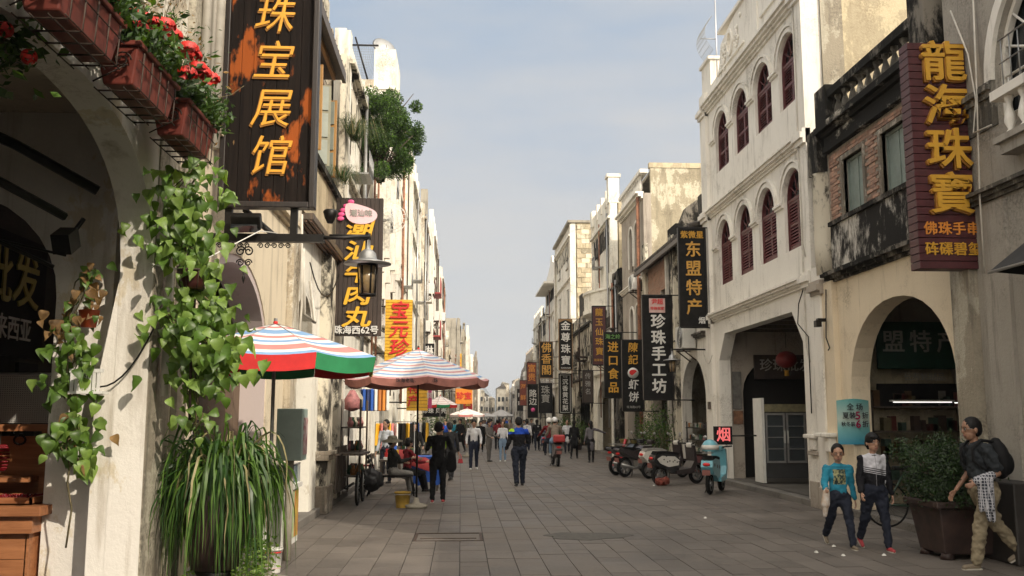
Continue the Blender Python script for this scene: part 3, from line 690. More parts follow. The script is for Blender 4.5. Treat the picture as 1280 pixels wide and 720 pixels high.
for (a, c, r_) in ((17.38,17.92,.27),):
    pr = [(r_*1.1,.12),(r_*1.1,1.0),(r_*1.15,1.05),(r_*1.25,1.15),(r_*1.25,1.22),(r_,1.28),(r_,4.1),(r_*1.2,4.15),(r_*1.3,4.3),(r_*1.3,4.36),(r_,4.42),(r_,6.3)]
b.lathe([(.22,4.42),(.24,5.0),(.22,6.35),(.25,6.4)], S.fn(.06, 17.55, 0), 8); b.build('round_pilaster', pil, B)
bx(S, 'pilaster', postm, B, (-.14,.2,17.32,17.8,6.4,7.25)); bx(S, 'pilaster', cream_r, B, (-.10,0,17.02,17.5,.12,4.25)); bx(S, 'pilaster_edge', whiteP, B, (-.14,0,17.5,17.9,.12,4.6))
bx(S, 'capital', greyP, B, (-.17,0,17.4,17.93,4.05,4.12), (-.24,0,17.4,17.94,4.12,4.24), (-.19,0,17.4,17.93,4.24,4.32)); bx(S, 'sill_bracket', whiteP, B, (-.32,-.10,17.05,17.6,1.36,1.44),(-.25,-.1,17.1,17.3,1.1,1.36), bevel=.02)
bx(S, 'plinth', greyP, B, (-.17,.0,17.0,17.92,.0,.42), bevel=.02)
shell(S, B, y0, y1, 7.1, 12, sidew)
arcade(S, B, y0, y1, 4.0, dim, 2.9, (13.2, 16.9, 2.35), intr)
# second, inner arch wall over the walk
b = MB(); b.plate([(7.35,.12),(7.35,3.95),(9.8,3.95),(9.8,.12),(9.45,.12)]+[(8.5+.95*cos(pi*k/12), 2.2+1.2*sin(pi*k/12)) for k in range(13)]+[(7.55,.12)], [], lambda d, u, v: (u, d, v), 17.5, 17.7); b.build('cross_wall', greyP, B); MB().box(7.3,9.9,17.74,17.8,.12,3.9).build('shade_sheet', void, B)  # black panel paints the shade seen through the inner arch
b = MB(); cables(B, [S.fn(-.13,17.2,4.1),S.fn(-.15,17.25,3.2),S.fn(-.13,17.15,3.0),S.fn(-.2,17.05,2.95)], .012, iron)
bx(S, 'small_lamp', iron, B, (-.3,-.14,17.22,17.32,3.5,3.56),(-.34,-.24,17.2,17.34,3.4,3.52))
sg = thing('green_shop_sign', 'dim green signboard with white characters inside the cream arch', 'sign', (8.6, 17.3, 2.9))
b = MB(); b.box(7.75, 9.75, 17.2, 17.26, 2.62, 3.5); b.build('board', mat('board_green', (.012,.06,.035), .5, .2, 4), sg)
for k, ch in enumerate('盟特产'): text(ch, .44, (8.05+.52*k, 17.18, 3.1), greyl, sg, name='character', off=.006)
text('长寿蚝制品', .16, (8.6,17.17,2.46), greyl, sg, ext=.004)
sg2 = tag(MB().box(7.75, 9.8, 17.3, 17.34, 1.9, 2.35).build('dark_notice_band', blackb), 'long dark notice band under the green shop sign', 'sign')
tb2 = thing('tube_lamp', 'right hand lit fluorescent tube inside the cream arch, partly behind the post', 'lamp', (9.4,17.05,1.98)); tubem2 = mat('tube_light_dim', (.9,.9,.9), .5, .02, 3, emit=(1, .98, .92), es=1.6); MB().tube([(9.08,17.05,1.99),(9.8,17.05,1.99)], .009, 8).build('tube', tubem2, tb2)
tb = thing('tube_lamp', 'lit fluorescent tube hung inside the cream arch', 'lamp', (8.9, 17.0, 1.98))
tubem = mat('tube_light', (.9,.9,.9), .5, .02, 3, emit=(1, .98, .92), es=1.3)
MB().tube([(7.9,17.0,2.0),(9.0,17.0,2.0)], .009, 8).build('tube', tubem, tb); MB().box(7.85,9.05,16.98,17.05,2.01,2.04).build('fitting', plasticw, tb)
for k, (xx, txt_) in enumerate(((9.05,'金玉满堂财'),)):
    cp = thing('red_couplet', 'vertical red paper couplet with gold characters on the shop post', 'couplet', (xx, 16.6, 1.3))
    MB().box(xx-.12, xx+.12, 16.6, 16.62, .75, 2.15).build('paper', mat('couplet_red', (.25,.03,.02), .6, .2, 6), cp)
    for j, ch in enumerate(txt_): text(ch, .2, (xx, 16.585, 2.0-.27*j), gold, cp, name='character', ext=.003, off=.003)
def goods(x0, x1, Y, label, seed, n=46):
    q = random.Random(seed); k_ = thing('goods_shelves', label, 'shelves', ((x0+x1)/2, Y, .12)); b = MB()
    for z in (.55,1.0,1.45,1.9): b.box(x0,x1,Y,Y+.35,z,z+.03)
    for xx in (x0, x1-.03): b.box(xx,xx+.03,Y,Y+.35,.12,2.2)
    b.build('frame', woodo, k_); cs = [mat('pack_%d' % i, c, .5, .2, 9) for i, c in enumerate(((.10,.02,.015),(.12,.10,.05),(.03,.06,.04),(.15,.14,.12),(.05,.03,.02),(.12,.06,.02)))]
    for _ in range(n): xx = q.uniform(x0+.05, x1-.2); z = q.choice([.58,1.03,1.48,1.93]); MB().box(xx, xx+q.uniform(.07,.16), Y+.03, Y+.2, z, z+q.uniform(.12,.3)).build('packet', q.choice(cs), k_)
goods(7.6, 9.6, 17.25, 'dim shelves of packets under the tube light in the cream arch', 3); goods(8.75, 9.8, 23.4, 'dim shelves of packets right of the drinks fridge', 4, 24)
# ================================================================ RIGHT: grey house nearest the camera
y0, y1 = 4.4, 12.72; S = RGT
B = thing('grey_balcony_house', 'tall grey house at the right edge with a fan window over a balcony', 'building', (7.5, 9, 0))
ar1 = arch(9.2, 2.1, .12, 2.6, 1.45, 16); fw_ = arch(10.35, 1.15, 5.55, 6.1, 1.25, 18)
wall(S, y0+.02, y1-.02, .12, 11.3, .35, darkgreyP, B, [ar1], [fw_])
b = MB(); b.plate(arch(10.35, 1.15, 5.55, 6.1, 1.25, 18), [arch(10.35, 1.08, 5.6, 6.1, 1.18, 18)], S.fn, .08, .16)
for k in range(1, 9): t = pi*k/9; b.tube([S.fn(.1,10.35+.22*cos(t),6.1+.22*sin(t)), S.fn(.1,10.35+1.1*cos(t),6.1+1.2*sin(t))], .018, 4)
b.tube([S.fn(.1,10.35+.22*cos(pi*k/10),6.1+.22*sin(pi*k/10)) for k in range(11)], .025, 5); b.tube([S.fn(.1,9.2,6.1),S.fn(.1,11.5,6.1)], .022, 4)
for k in range(9): b.tube([S.fn(.1,9.3+k*.26,5.6),S.fn(.1,9.3+k*.26,6.1)], .014, 4)
b.build('fan_window', whiteP, B)
MB().plate(arch(10.35,1.14,5.56,6.1,1.24,18), [], S.fn, .2, .21).build('pane', darkg, B)
archivolt(S, 10.35, 1.16, 6.1, 1.26, .16, whiteP, B, .06, 2, 18)
for a, c in ((8.7,9.17),(11.53,12.7)): bx(S, 'impost', mould2, B, (-.06,0,a,c,5.9,5.98),(-.12,0,a,c,5.98,6.05),(-.07,0,a,c,6.05,6.1))
bx(S, 'balcony_slab', darkgreyP, B, (-.22,0,8.7,11.15,4.98,5.12),(-.28,0,8.65,11.2,5.12,5.2)); bx(S, 'balcony_rail', whiteP, B, (-.28,-.08,8.65,11.2,5.68,5.8))
balusters(S, B, 8.75, 11.1, 5.2, .48, whiteP, -.18, .075, .27)
b = MB()
for k in range(14): b.tube([S.fn(-.18, 8.7+k*.18, 5.8), S.fn(-.18, 8.7+k*.18, 6.45)], .01, 4)
b.tube([S.fn(-.18,8.68,6.45),S.fn(-.18,11.1,6.45)], .014, 4); b.tube([S.fn(-.18,8.68,6.15),S.fn(-.18,11.1,6.15)], .012, 4); b.build('iron_rail', steel, B)
cornice(S, 4.5, 12.65, 4.55, mould2, B, ((.05,.05),(.1,.05),(.16,.05)))
bx(S, 'pilaster', oldgrey, B, (-.12,0,12.25,12.74,.0,4.4)); bx(S, 'pilaster', darkgreyP, B, (-.05,0,11.45,12.0,.1,4.5))
b = MB(); b.plate([(11.5,5.5),(11.5,5.9),(12.6,5.9),(12.6,5.5)], [], S.fn, -.02, 0); b.build('peeling_band', mould2, B)
for p in ([S.fn(-.1,12.3,7.4),S.fn(-.12,11.9,6.6),S.fn(-.14,11.75,5.9),S.fn(-.12,11.9,5.5),S.fn(-.16,11.4,5.45)], [S.fn(-.1,11.7,7.6),S.fn(-.12,11.75,6),S.fn(-.12,11.85,4.6),S.fn(-.1,11.9,3.6)]): cables(B, p, .012, pvc)
shell(S, B, y0, y1, 11.2, 13, darkgreyP); arcade(S, B, y0, y1, 4.2, dim, 2.9, (6, 11, 2.9), intr)
aw = thing('grey_awning', 'dark folded awning leaning out of the grey house at the right edge', 'awning', (6.3, 10.2, 3.2))
b = MB(); b.add([(6.95,8.2,3.95),(6.95,10.85,3.95),(6.3,10.85,3.45),(6.3,8.2,3.45)], [(0,1,2,3)]); b.add([(6.95,10.85,3.95),(6.95,10.85,3.4),(6.3,10.85,3.45)], [(0,1,2)]); b.build('canvas', mat('awning_dark', (.03,.03,.03), .8, .2, 5), aw)
MB().tube([(6.3,8.2,3.44),(6.3,10.85,3.44)], .02, 5).build('bar', steel, aw)
tag(MB().box(6.8,9,-9,4.3,0,7.5).build('low_house', darkgreyP), 'plain low grey house next up the street', 'building') if 0 else None
lowh = thing('low_house', 'plain low grey house behind the viewpoint', 'building', (7.5,-2,0)); bx(RGT,'wall',darkgreyP,lowh,(0,10,-9,4.38,0,7.6)); bx(RGT,'parapet',darkgreyP,lowh,(-.1,.2,-9,4.3,7.6,7.9))
tallh = thing('tall_house', 'plain tall house farther behind the viewpoint', 'building', (7.5,-16,0)); bx(RGT,'wall',darkgreyP,tallh,(0,10,-24,-9.1,0,13.5)); bx(RGT,'parapet',darkgreyP,tallh,(-.1,.2,-24,-9.2,13.5,13.9))
# ================================================================ RIGHT: low tiled roof house
y0, y1 = 26.2, 35.1
B = thing('tiled_roof_house', 'low blackened house with sloping tile roof and a patch of red brick', 'building', (7.5, 30.5, 0))
a1 = arch(28.1, 1.45, .12, 2.2, 1.3, 14); a2 = arch(32.6, 1.5, .12, 2.2, 1.2, 14)
hw_ = [rect(31.0,32.3,4.6,6.1), rect(33.2,34.3,4.6,6.1), rect(28.4,29.6,4.5,6.0)]
wall(S, y0, 30.0, .12, 7.2, .3, whiteP, B, [a1], [hw_[2]]); wall(S, 30.0, y1-.02, .12, 7.2, .3, mortar, B, [a2], hw_[:2], 'brick_wall')
pieces(brick_boxes(S, 30.45, 34.6, 5.0, 7.15, [(31.,32.3,4.6,6.1),(33.2,34.3,4.6,6.1)], .3, .085, random.Random(2) and -.02), 'brick', [brickA], B, 0)
for w_ in ((31.0,32.3,4.6,6.1),(33.2,34.3,4.6,6.1),(28.4,29.6,4.5,6.0)): plain_window(S, B, *w_, woodo, glass, (1,1), .1, concrete)
bx(S, 'pilaster', pil, B, (-.15,0,29.7,30.4,.1,7.6)); bx(S, 'pilaster', pil, B, (-.12,0,34.5,35.1,.1,8.2))
b = MB(); n = 44
for k in range(n):
    y = 26.3+8.7*k/n
    b.tube([S.fn(-.45,y,7.15), S.fn(1.2,y,7.75), S.fn(4,y,8.9)], .09, 6)
b.add([S.fn(-.42,26.25,7.1),S.fn(-.42,35.05,7.1),S.fn(4,35.05,8.85),S.fn(4,26.25,8.85)], [(0,1,2,3)]); o = b.build('roof', tileR, B)
bx(S, 'fascia', woodo, B, (-.46,-.38,26.25,35.05,6.98,7.12)); cornice(S, 26.3, 34.5, 4.0, mould2, B)
bx(S, 'parapet_end', mould, B, (-.1,.5,26.2,26.6,7.2,8.1)); bx(S, 'wall_stub', friezem, B, (-.12,.4,29.4,30.6,7.2,7.9))
b = MB(); b.plate([(7.45,7.3),(7.4,8.3),(7.6,8.8),(7.95,9.05),(8.35,8.95),(8.6,8.5),(8.7,7.6)], [], lambda d,u,v: (u,d,v), 31.0, 31.5); b.build('rounded_gable', postm, B)
shell(S, B, y0, y1, 7.2, 11, oldgrey); arcade(S, B, y0, y1, 3.9, dim, 2.6, (27, 34, 2.7))
bx(S, 'drainpipe', pvc, B, (-.25,-.12,30.42,30.55,.2,7.0)); 
# ================================================================ RIGHT: tall grey house with bare side wall
y0, y1 = 35.2, 40.2
B = thing('tall_grey_house', 'tall grey house with a bare stained side wall, narrow arched windows and red drainpipe', 'building', (7.5, 37.7, 0))
ws = [arch(c, .42, zb, zs, .42, 10) for c in (36.7, 37.95) for zb, zs in ((7.6,9.0),(4.3,5.7))]
wall(S, y0, y1-.02, .12, 10.3, .3, greyP, B, [arch(37.7,1.7,.12,2.3,1.2)], ws)
for c in (36.7, 37.95):
    for zb, zs in ((7.6,9.0),(4.3,5.7)):
        b = MB(); b.plate(arch(c,.41,zb,zs,.41,10), [arch(c,.36,zb+.05,zs,.36,10)], S.fn, .1, .16); S.box(b,.1,.14,c-.02,c+.02,zb,zs+.4); S.box(b,.1,.14,c-.4,c+.4,zs-.03,zs+.03); f = b.build('window', woodo, B)
        MB().plate(arch(c,.4,zb,zs,.4,10), [], S.fn, .17, .18).build('pane', glass, f); archivolt(S, c, .43, zs, .43, .1, whiteP, B, .04, 2, 10, legs=1.2)
cornice(S, 35.2, 40.2, 10.1, whiteP, B, ((.08,.08),(.2,.1),(.3,.08))); cornice(S, 35.3, 40.2, 6.9, whiteP, B)
balusters(S, B, 35.5, 40., 10.36, .75, whiteP, 0, .09, .34); bx(S, 'handrail', whiteP, B, (-.12,.2,35.2,40.2,11.1,11.25))
shell(S, B, y0, y1, 11.3, 13, sideg); arcade(S, B, y0, y1, 3.9, dim, 2.6, (35.8, 39.6, 2.7))
bx(S, 'wall_top', sidew, B, (.25,13,35.18,35.42,11.3,11.5))
b = MB(); b.tube([S.fn(-.16,35.5,10.2),S.fn(-.18,35.5,6.8),S.fn(-.16,35.55,1.0)], .07, 8); b.build('drainpipe', rustp, B)
b = MB(); 
for k in range(14):
    t = 2*pi*k/14; b.ell((8.9+.36*cos(t)*(1 if k%2 else .8), 35.19, 8.6+.42*sin(t)), .06, 6, 4)
b.build('ornament', plasticw, B)
def aircon(S, y, z, label, parent=None, d=-.42, sc=1.):
    a = thing('air_conditioner', label, 'air conditioner', S.fn(d, y, z)); b = MB(); S.box(b, d, d+.32*sc, y-.42*sc, y+.42*sc, z, z+.58*sc); b.build('casing', plasticw, a, bevel=.02)
    b = MB(); M = Matrix.Rotation(pi/2, 3, 'Y'); c = S.fn(d-.01, y-.1*sc, z+.29*sc)
    for r_ in (.08,.14,.2,.25): b.lathe([(r_*sc-.008,-.01),(r_*sc+.008,-.01),(r_*sc+.008,.01),(r_*sc-.008,.01)], c, 14, None, True, M, False)
    b.build('grille', steel, a)
    b = MB()
    for q in (-.3, .3): b.tube([S.fn(0,y+q*sc,z-.35), S.fn(d,y+q*sc,z-.02)], .02, 4); b.tube([S.fn(0,y+q*sc,z-.03), S.fn(d,y+q*sc,z-.03)], .02, 4)
    b.build('bracket', ironr, a); return a
aircon(RGT, 36.0, 6.6, 'white air conditioner outside the tall grey house with the red drainpipe')
aircon(RGT, 28.0, 3.75, 'white air conditioner hanging above the dark arch beside the white building', sc=1.2)
# ================================================================ generic house rows farther along
def house(side, y0, y1, h, m, label, floors=3, ms=None, style='rect', win=2, mw=woodo, parap='solid', sign=None, sh=0, dep=11, grm='arch', tower=None, ledge=None):
    xm = (lx if side < 0 else rx)((y0+y1)/2); S = Side(xm, side); ms = ms or m
    B = thing('shop_house', label, 'building', (xm+side*2, (y0+y1)/2, 0))
    fh = (h-4.)/(floors-1); holes = []; specs = []
    L_ = y1-y0
    for f in range(floors-1):
        z = 4.+fh*f
        for k in range(win):
            c = y0+L_*(k+.5)/win; hw = min(.5, L_/win*.32)
            if style == 'arch': holes.append(arch(c, hw, z+.6, z+fh*.66, hw*.9, 8))
            else: holes.append(rect(c-hw, c+hw, z+.7, z+fh*.8))
            specs.append((c, hw, z, f))
    nt_ = [arch((y0+y1)/2, L_*.36, .12, 2.3, 1.2, 10)] if grm == 'arch' else [arch(y0+L_*.3, .55, .12, 2.2, .5, 8), arch(y0+L_*.72, .55, .12, 2.2, .5, 8)] if grm == 'door' else [rect(y0+.5, y1-.5, .12, 3.4)]
    wall(S, y0+.02, y1-.02, .12, h, .25, m, B, nt_, holes)
    for c, hw, z, f in specs:
        if style == 'arch':
            b = MB(); b.plate(arch(c,hw-.01,z+.6,z+fh*.66,hw*.9,8), [arch(c,hw-.07,z+.67,z+fh*.66,hw*.85,8)], S.fn, .08, .13); S.box(b,.08,.12,c-.03,c+.03,z+.6,z+fh*.66+hw*.8); S.box(b,.08,.12,c-hw,c+hw,z+fh*.64,z+fh*.68)
            fr = b.build('window', mw, B); MB().plate(arch(c,hw-.02,z+.6,z+fh*.66,hw*.88,8), [], S.fn, .14, .15).build('pane', glass, fr); archivolt(S, c, hw+.01, z+fh*.66, hw*.9+.01, .09, whiteP, B, .04, 2, 8)
        else: plain_window(S, B, c-hw, c+hw, z+.7, z+fh*.8, mw, glass if not sh else shut, (1,1), .08, concrete)
    for f in range(floors-1): cornice(S, y0+.05, y1-.05, 3.9+fh*f-.15, ledge or m, B, ((.06,.06),(.14,.08)))
    cornice(S, y0, y1, h-.9, ledge or m, B, ((.08,.08),(.2,.1),(.12,.06)))
    for a, c in ((y0,y0+.35),(y1-.35,y1)): bx(S, 'pilaster', m, B, (-.1,0,a+.01,c-.01,.0,h-.05))
    hq = random.Random(int(y0*7)); dk = hq.choice([pil, postm, friezem, m])
    bx(S, 'weathered_band', dk, B, (-.025,0,y0+.4,y1-.4,h-1.9,h-.95)) if hq.random() < .6 else None
    for _ in range(2):
        yy = hq.choice([y0+.45, y1-.45, (y0+y1)/2])+hq.uniform(-.1,.1); bb_ = MB(); bb_.tube([S.fn(-.16,yy,h-.5), S.fn(-.16,yy,hq.uniform(1.,4.))], hq.choice([.03,.05]), 6); bb_.build('drainpipe', hq.choice([pvc, ironr, rustp, steel]), B)
    if y0 < 110: cables(B, sag(S.fn(-.14, y0+.3, 4.1+hq.random()), S.fn(-.14, y1-.3, 4.2+hq.random()), .25), .014)
    if y0 < 100:
        for _ in range(2):
            yy = hq.uniform(y0+1, y1-1); zz = hq.uniform(4.6, h-2); bb_ = MB(); S.box(bb_, -.45, -.02, yy-.5, yy+.5, zz, zz+.04); [bb_.tube([S.fn(-.44,yy-.5+.125*k,zz), S.fn(-.44,yy-.5+.125*k,zz+.55)], .01, 3) for k in range(9)]; bb_.tube([S.fn(-.44,yy-.5,zz+.55),S.fn(-.44,yy+.5,zz+.55)], .014, 4); bb_.build('window_cage', hq.choice([ironr, steel, whiteP]), B)
    if parap == 'bal': balusters(S, B, y0+.4, y1-.4, h, .6, m, .05, .09, .36); bx(S, 'handrail', m, B, (-.08,.18,y0,y1,h+.6,h+.72))
    elif parap == 'gable':
        c = (y0+y1)/2; b = MB(); b.plate([(y0,h),(y0,h+.4),(y0+.8,h+.45),(c-1.1,h+.9),(c-.6,h+1.4),(c,h+1.55),(c+.6,h+1.4),(c+1.1,h+.9),(y1-.8,h+.45),(y1,h+.4),(y1,h)], [], S.fn, 0, .25); b.build('gable', m, B)
    elif parap == 'posts':
        for k in range(5): yy = y0+.15+(L_-.3)*k/4; bx(S, 'parapet_post', m, B, (-.05,.2,yy-.13,yy+.13,h,h+.8))
        bx(S, 'parapet', m, B, (0,.15,y0+.3,y1-.3,h,h+.45))
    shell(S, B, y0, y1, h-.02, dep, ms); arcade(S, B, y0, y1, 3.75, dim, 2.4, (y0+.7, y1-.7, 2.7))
    if tower: bx(S, 'roof_room', ms, B, tower)
    return B, S
house(1, 40.3, 42.0, 8.2, postm, 'narrow black stained house between the tall grey house and the pale curved balcony', 2, win=1, grm='rect')
B, S = house(1, 42.05, 48.2, 11.6, whiteL, 'pale house with tall corner posts, arched openings and a curved balcony', 3, sidew, 'arch', 2, parap='posts')
b = MB(); prof = [(42.6+5*k/14, -(.15+.75*sin(pi*k/14))) for k in range(15)]
for z0, z1, e in ((6.6,6.8,.06),(6.8,7.55,0),(7.55,7.67,.06)):
    outl = [(yy, d-e) for yy, d in prof]+[(47.6,.02),(42.6,.02)]
    b.plate(outl, [], lambda d, u, v: S.fn(v, u, d), z0, z1)
b.build('curved_balcony', whiteL, B); bx(S, 'corner_post', whiteL, B, (-.15,.35,42.05,42.6,11.5,12.7),(-.22,.42,42.0,42.66,12.7,12.85)); bx(S, 'corner_post', whiteL, B, (-.15,.35,47.7,48.2,11.5,12.3))
house(1, 48.3, 56.6, 7.4, pil, 'low weathered house with a mossy parapet before the tall pale block', 2, mould, win=3, parap='solid', tower=(-.05,.5,52,53.2,7.4,8.6), ledge=mould)
B, S = house(1, 56.7, 66.2, 13.6, whiteL, 'tall pale block with a patched cream brick side wall', 4, sidew, 'rect', 2, darkg)
bb = [(6.75+.3+.52*i+(.26 if j % 2 else 0), 6.75+.3+.52*i+(.26 if j % 2 else 0)+.5, 56.66, 56.72, 6+.3*j, 6.28+.3*j) for j in range(25) for i in range(9)]
pieces(bb, 'wall_block', [sidew, sidew, sideg, cream], B, 225)
bx(S, 'roof_slab', concrete, B, (-.25,11,56.6,66.3,13.6,13.75))
B, S = house(1, 66.3, 74.0, 12.3, whiteP, 'pale house with a projecting eaves slab and a pointed gable', 4, concrete, 'arch', 2, parap='gable')
bx(S, 'eaves', whiteP, B, (-.9,.1,66.3,74,11.2,11.35))
RN = [(74.1,82,10.4,pil,'solid','dark narrow house with peeling posts beyond the gabled one'),(82.1,90,9.2,oldgrey,'bal','grey balustraded house right of the amber lattice sign'),
      (90.1,99,11.6,whiteL,'posts','tall pale house with a finial post far down on the right'),(99.1,110,9.0,stuccoL,'solid','tan stained house far down the right side'),(110.1,122,8.2,oldgrey,'gable','low gabled house far down the right side'),
      (122.1,136,10.2,greyP,'posts','grey posted house far down the right side'),(136.1,152,9.0,whiteP,'solid','pale flat house far down the right side'),(152.1,170,9.6,peel,'gable','mottled gabled house near the bend on the right'),
      (170.1,192,8.2,oldgrey,'solid','old grey house at the bend on the right'),(192.1,218,9.4,stuccoL,'posts','tan house at the bend on the right'),(218.1,248,8.5,greyP,'solid','grey house after the bend on the right'),(248.1,285,9.6,whiteP,'gable','pale house closing the view on the right')]
for i, (a, c, h, m, p, lb) in enumerate(RN): house(1, a, c, h, m, lb, 3, sidew if i % 2 else concrete, 'arch' if i % 3 == 1 else 'rect', 2+(i > 3), parap=p)
# ================================================================ LEFT: nearest arcade house
S = LFT; y0, y1 = 1.5, 8.62
B = thing('corner_arcade_house', 'nearest left house with a tall open arch and sunlit pier', 'building', (-3.2, 6, 0))
ar = arch(6.0, 2.02, .0, 2.8, 1.26, 28, 2.5)
ar0 = arch(2.4, .6, .0, 2.75, .8, 8)
wall(S, y0, y1, .0, 8.5, .27, piercol, B, [ar], ())
b = MB(); b.plate([(-2.872,0),(-3.02,0),(-3.02,1.95),(-2.872,2.9)], [], lambda d, u, v: (u, d, v), 8.024, 8.6); b.build('pier_thickening', piercol, B)
bx(S, 'weathered_skin', oldgrey, B, (-.012,-.001,8.03,8.6,.02,4.2)); bx(S, 'weathered_skin', stuccoL, B, (-.010,-.001,4.2,8.6,4.34,8.3))
# rear pilaster and the cross arch behind it
b = MB(); b.plate([(-3.02,.12),(-3.02,4.4),(-6.6,4.4),(-6.6,.12),(-5.6,.12)]+[(-4.55-1.05*cos(pi*k/16), 2.75+.95*sin(pi*k/16)) for k in range(17)]+[(-3.5,.12)], [], lambda d, u, v: (u, d, v), 8.30, 8.6); b.build('cross_wall', piercol, B)
bx(S, 'ceiling', intr, B, (.4,9.,1.6,8.6,4.4,4.6)); bx(S, 'shop_wall', dim, B, (3.5,3.7,1.6,8.3,.12,4.4)); bx(S, 'shop_wall', dim, B, (2.3,2.45,8.62,14.5,.12,4.4)); bx(S, 'party_wall', dim, B, (.4,9,1.5,1.7,.1,8.4))
bx(S, 'upper_room', stuccoL, B, (.4,9,1.7,8.6,4.62,8.5))
bx(S, 'ceiling_beam', intr, B, (.4,3.5,4.9,5.05,4.22,4.4),(.4,3.5,6.7,6.85,4.22,4.4))
bx(S, 'belt_course', stuccoL, B, (-.05,0,1.6,8.6,4.25,4.33))
for p, r_ in (([(-3.05,7.3,3.25),(-3.5,6.8,3.5),(-4.2,6.3,3.72),(-5.6,5.6,4.1)],.035), ([(-3.05,7.9,3.6),(-3.6,7.6,3.9),(-4.6,7.0,4.3)],.045), ([(-3.5,8.2,3.0),(-4.2,7.6,3.35),(-5.4,6.2,3.9)],.02), ([(-3.4,8.2,3.1),(-4.2,7.7,3.25),(-5.9,6.2,3.6)],.012)): cables(B, p, r_, iron, 'cable_bundle')
lb_ = thing('arch_lamp', 'black spotlight fixed under the near arch', 'lamp', (-3.1, 7.6, 3.0)); MB().obox((-3.12,7.5,3.1), (.14,.2,.16), Matrix.Rotation(.5,3,'X')).build('housing', iron, lb_); MB().tube([(-3.03,7.6,3.3),(-3.1,7.55,3.15)], .02, 5).build('bracket', iron, lb_)
for k, (xx, yy, zz) in enumerate(((-5.0,7.4,3.35),(-4.55,8.0,3.3))):
    t = thing('tube_lamp', ['lit fluorescent tube nearer the left edge of the arcade ceiling','lit fluorescent tube farther in, over the wholesale sign'][k], 'lamp', (xx, yy, zz)); MB().tube([(xx-.02,yy-.25,zz),(xx+.02,yy+.25,zz)], .014, 6).build('tube', tubem, t); MB().box(xx-.03,xx+.03,yy-.3,yy+.3,zz+.02,zz+.05).build('fitting', plasticw, t)
# the wholesale sign on the shop wall, seen through the arch
sg = thing('wholesale_sign', 'black shop sign with yellow wholesale characters inside the left arcade', 'sign', (-4.6, 9.4, 3.1))
MB().box(-4.72,-4.66,7.9,10.75,2.35,3.62).build('board', blackb, sg)
ym = mat('lettering_olive', (.42,.36,.10), .6, .1, 5)
for k, ch in enumerate('产批发'): text(ch, .62, (-4.64, 9.0+.62*k, 3.12), ym, sg, pi/2, .01, .018, name='character')
text('、马来西亚', .27, (-4.64, 9.75, 2.62), whitel, sg, pi/2, .004, .004)
sg = tag(MB().box(-4.70,-4.66,10.25,10.7,1.2,2.3).build('small_board', blackb), 'narrow dark board under the wholesale sign', 'sign')
for k, ch in enumerate('北海'): text(ch, .26, (-4.65, 10.47, 2.02-.34*k), greyl, sg, pi/2, .003, .004, name='character')
tag(MB().box(-4.72,-4.69,8.7,9.6,1.3,2.3).build('wall_panel', mat('panel_grey', (.2,.19,.17), .6, .1, 4)), 'pale grey panel below the wholesale sign', 'panel')
# ================================================================ LEFT: cream arcade house
S = LFT; y0, y1 = 8.64, 14.62
B = thing('cream_arcade_house', 'cream arcade house behind the charred sign, with an arched bay and brown door panels', 'building', (-3.2, 11.6, 0))
ar = arch(11.1, 1.72, .12, 2.45, 1.15, 18)
wall(S, y0, y1, .12, 4.6, .42, cream, B, [ar])
wall(S, y0, y1, 4.6, 9.2, .3, greyP, B, (), [rect(9.6,10.8,5.2,7.0), rect(12.3,13.5,5.2,7.0)])
for a in ((9.6,10.8,5.2,7.0),(12.3,13.5,5.2,7.0)): plain_window(S, B, *a, olive, glass, (1,2), .1, concrete)
archivolt(S, 11.1, 1.3, 2.45, .8, .0001, lilac, B, .001) if 0 else None
b = MB(); a_ = arch(11.1,1.72,.12,2.45,1.15,18); b.plate(a_+arch(11.1,1.62,.12,2.45,1.05,18)[::-1], [], S.fn, .015, .40); b.build('arch_reveal', lilac, B)
bx(S, 'ceiling', intr, B, (.42,9,8.7,14.5,4.1,4.6)); bx(S, 'cross_wall', intr, B, (1.6,2.3,14.2,14.5,.12,4.1))
cornice(S, 8.7, 14.6, 4.55, cream, B, ((.05,.06),(.12,.07),(.07,.05)))
bx(S, 'pilaster', stuccoL, B, (-.10,0,14.05,14.6,.1,9.2)); bx(S, 'pilaster', oldgrey, B, (-.06,0,8.66,8.95,.1,9.2)); bx(S, 'eaves', woodo, B, (-.5,.3,8.64,14.6,9.2,9.35))
pan = mat('brown_door_panel', (.16,.105,.065), .6, .15, 4, stretch=(1,1,.2))
for k in range(8): bx(S, 'door_panel', pan, B, (.32,.36,9.45+.42*k,9.86+.42*k,.12,2.25))
shell(S, B, y0, y1, 9.2, 11, stuccoL, z0=4.4)
# vertical pipes beside the sign
b = MB()
for yy, r_ in ((8.9,.05),(9.15,.03),(9.35,.06)): b.tube([(-2.5,yy,4.4),(-2.5,yy,9)], r_, 6)
b.build('pipe', pvc, B)
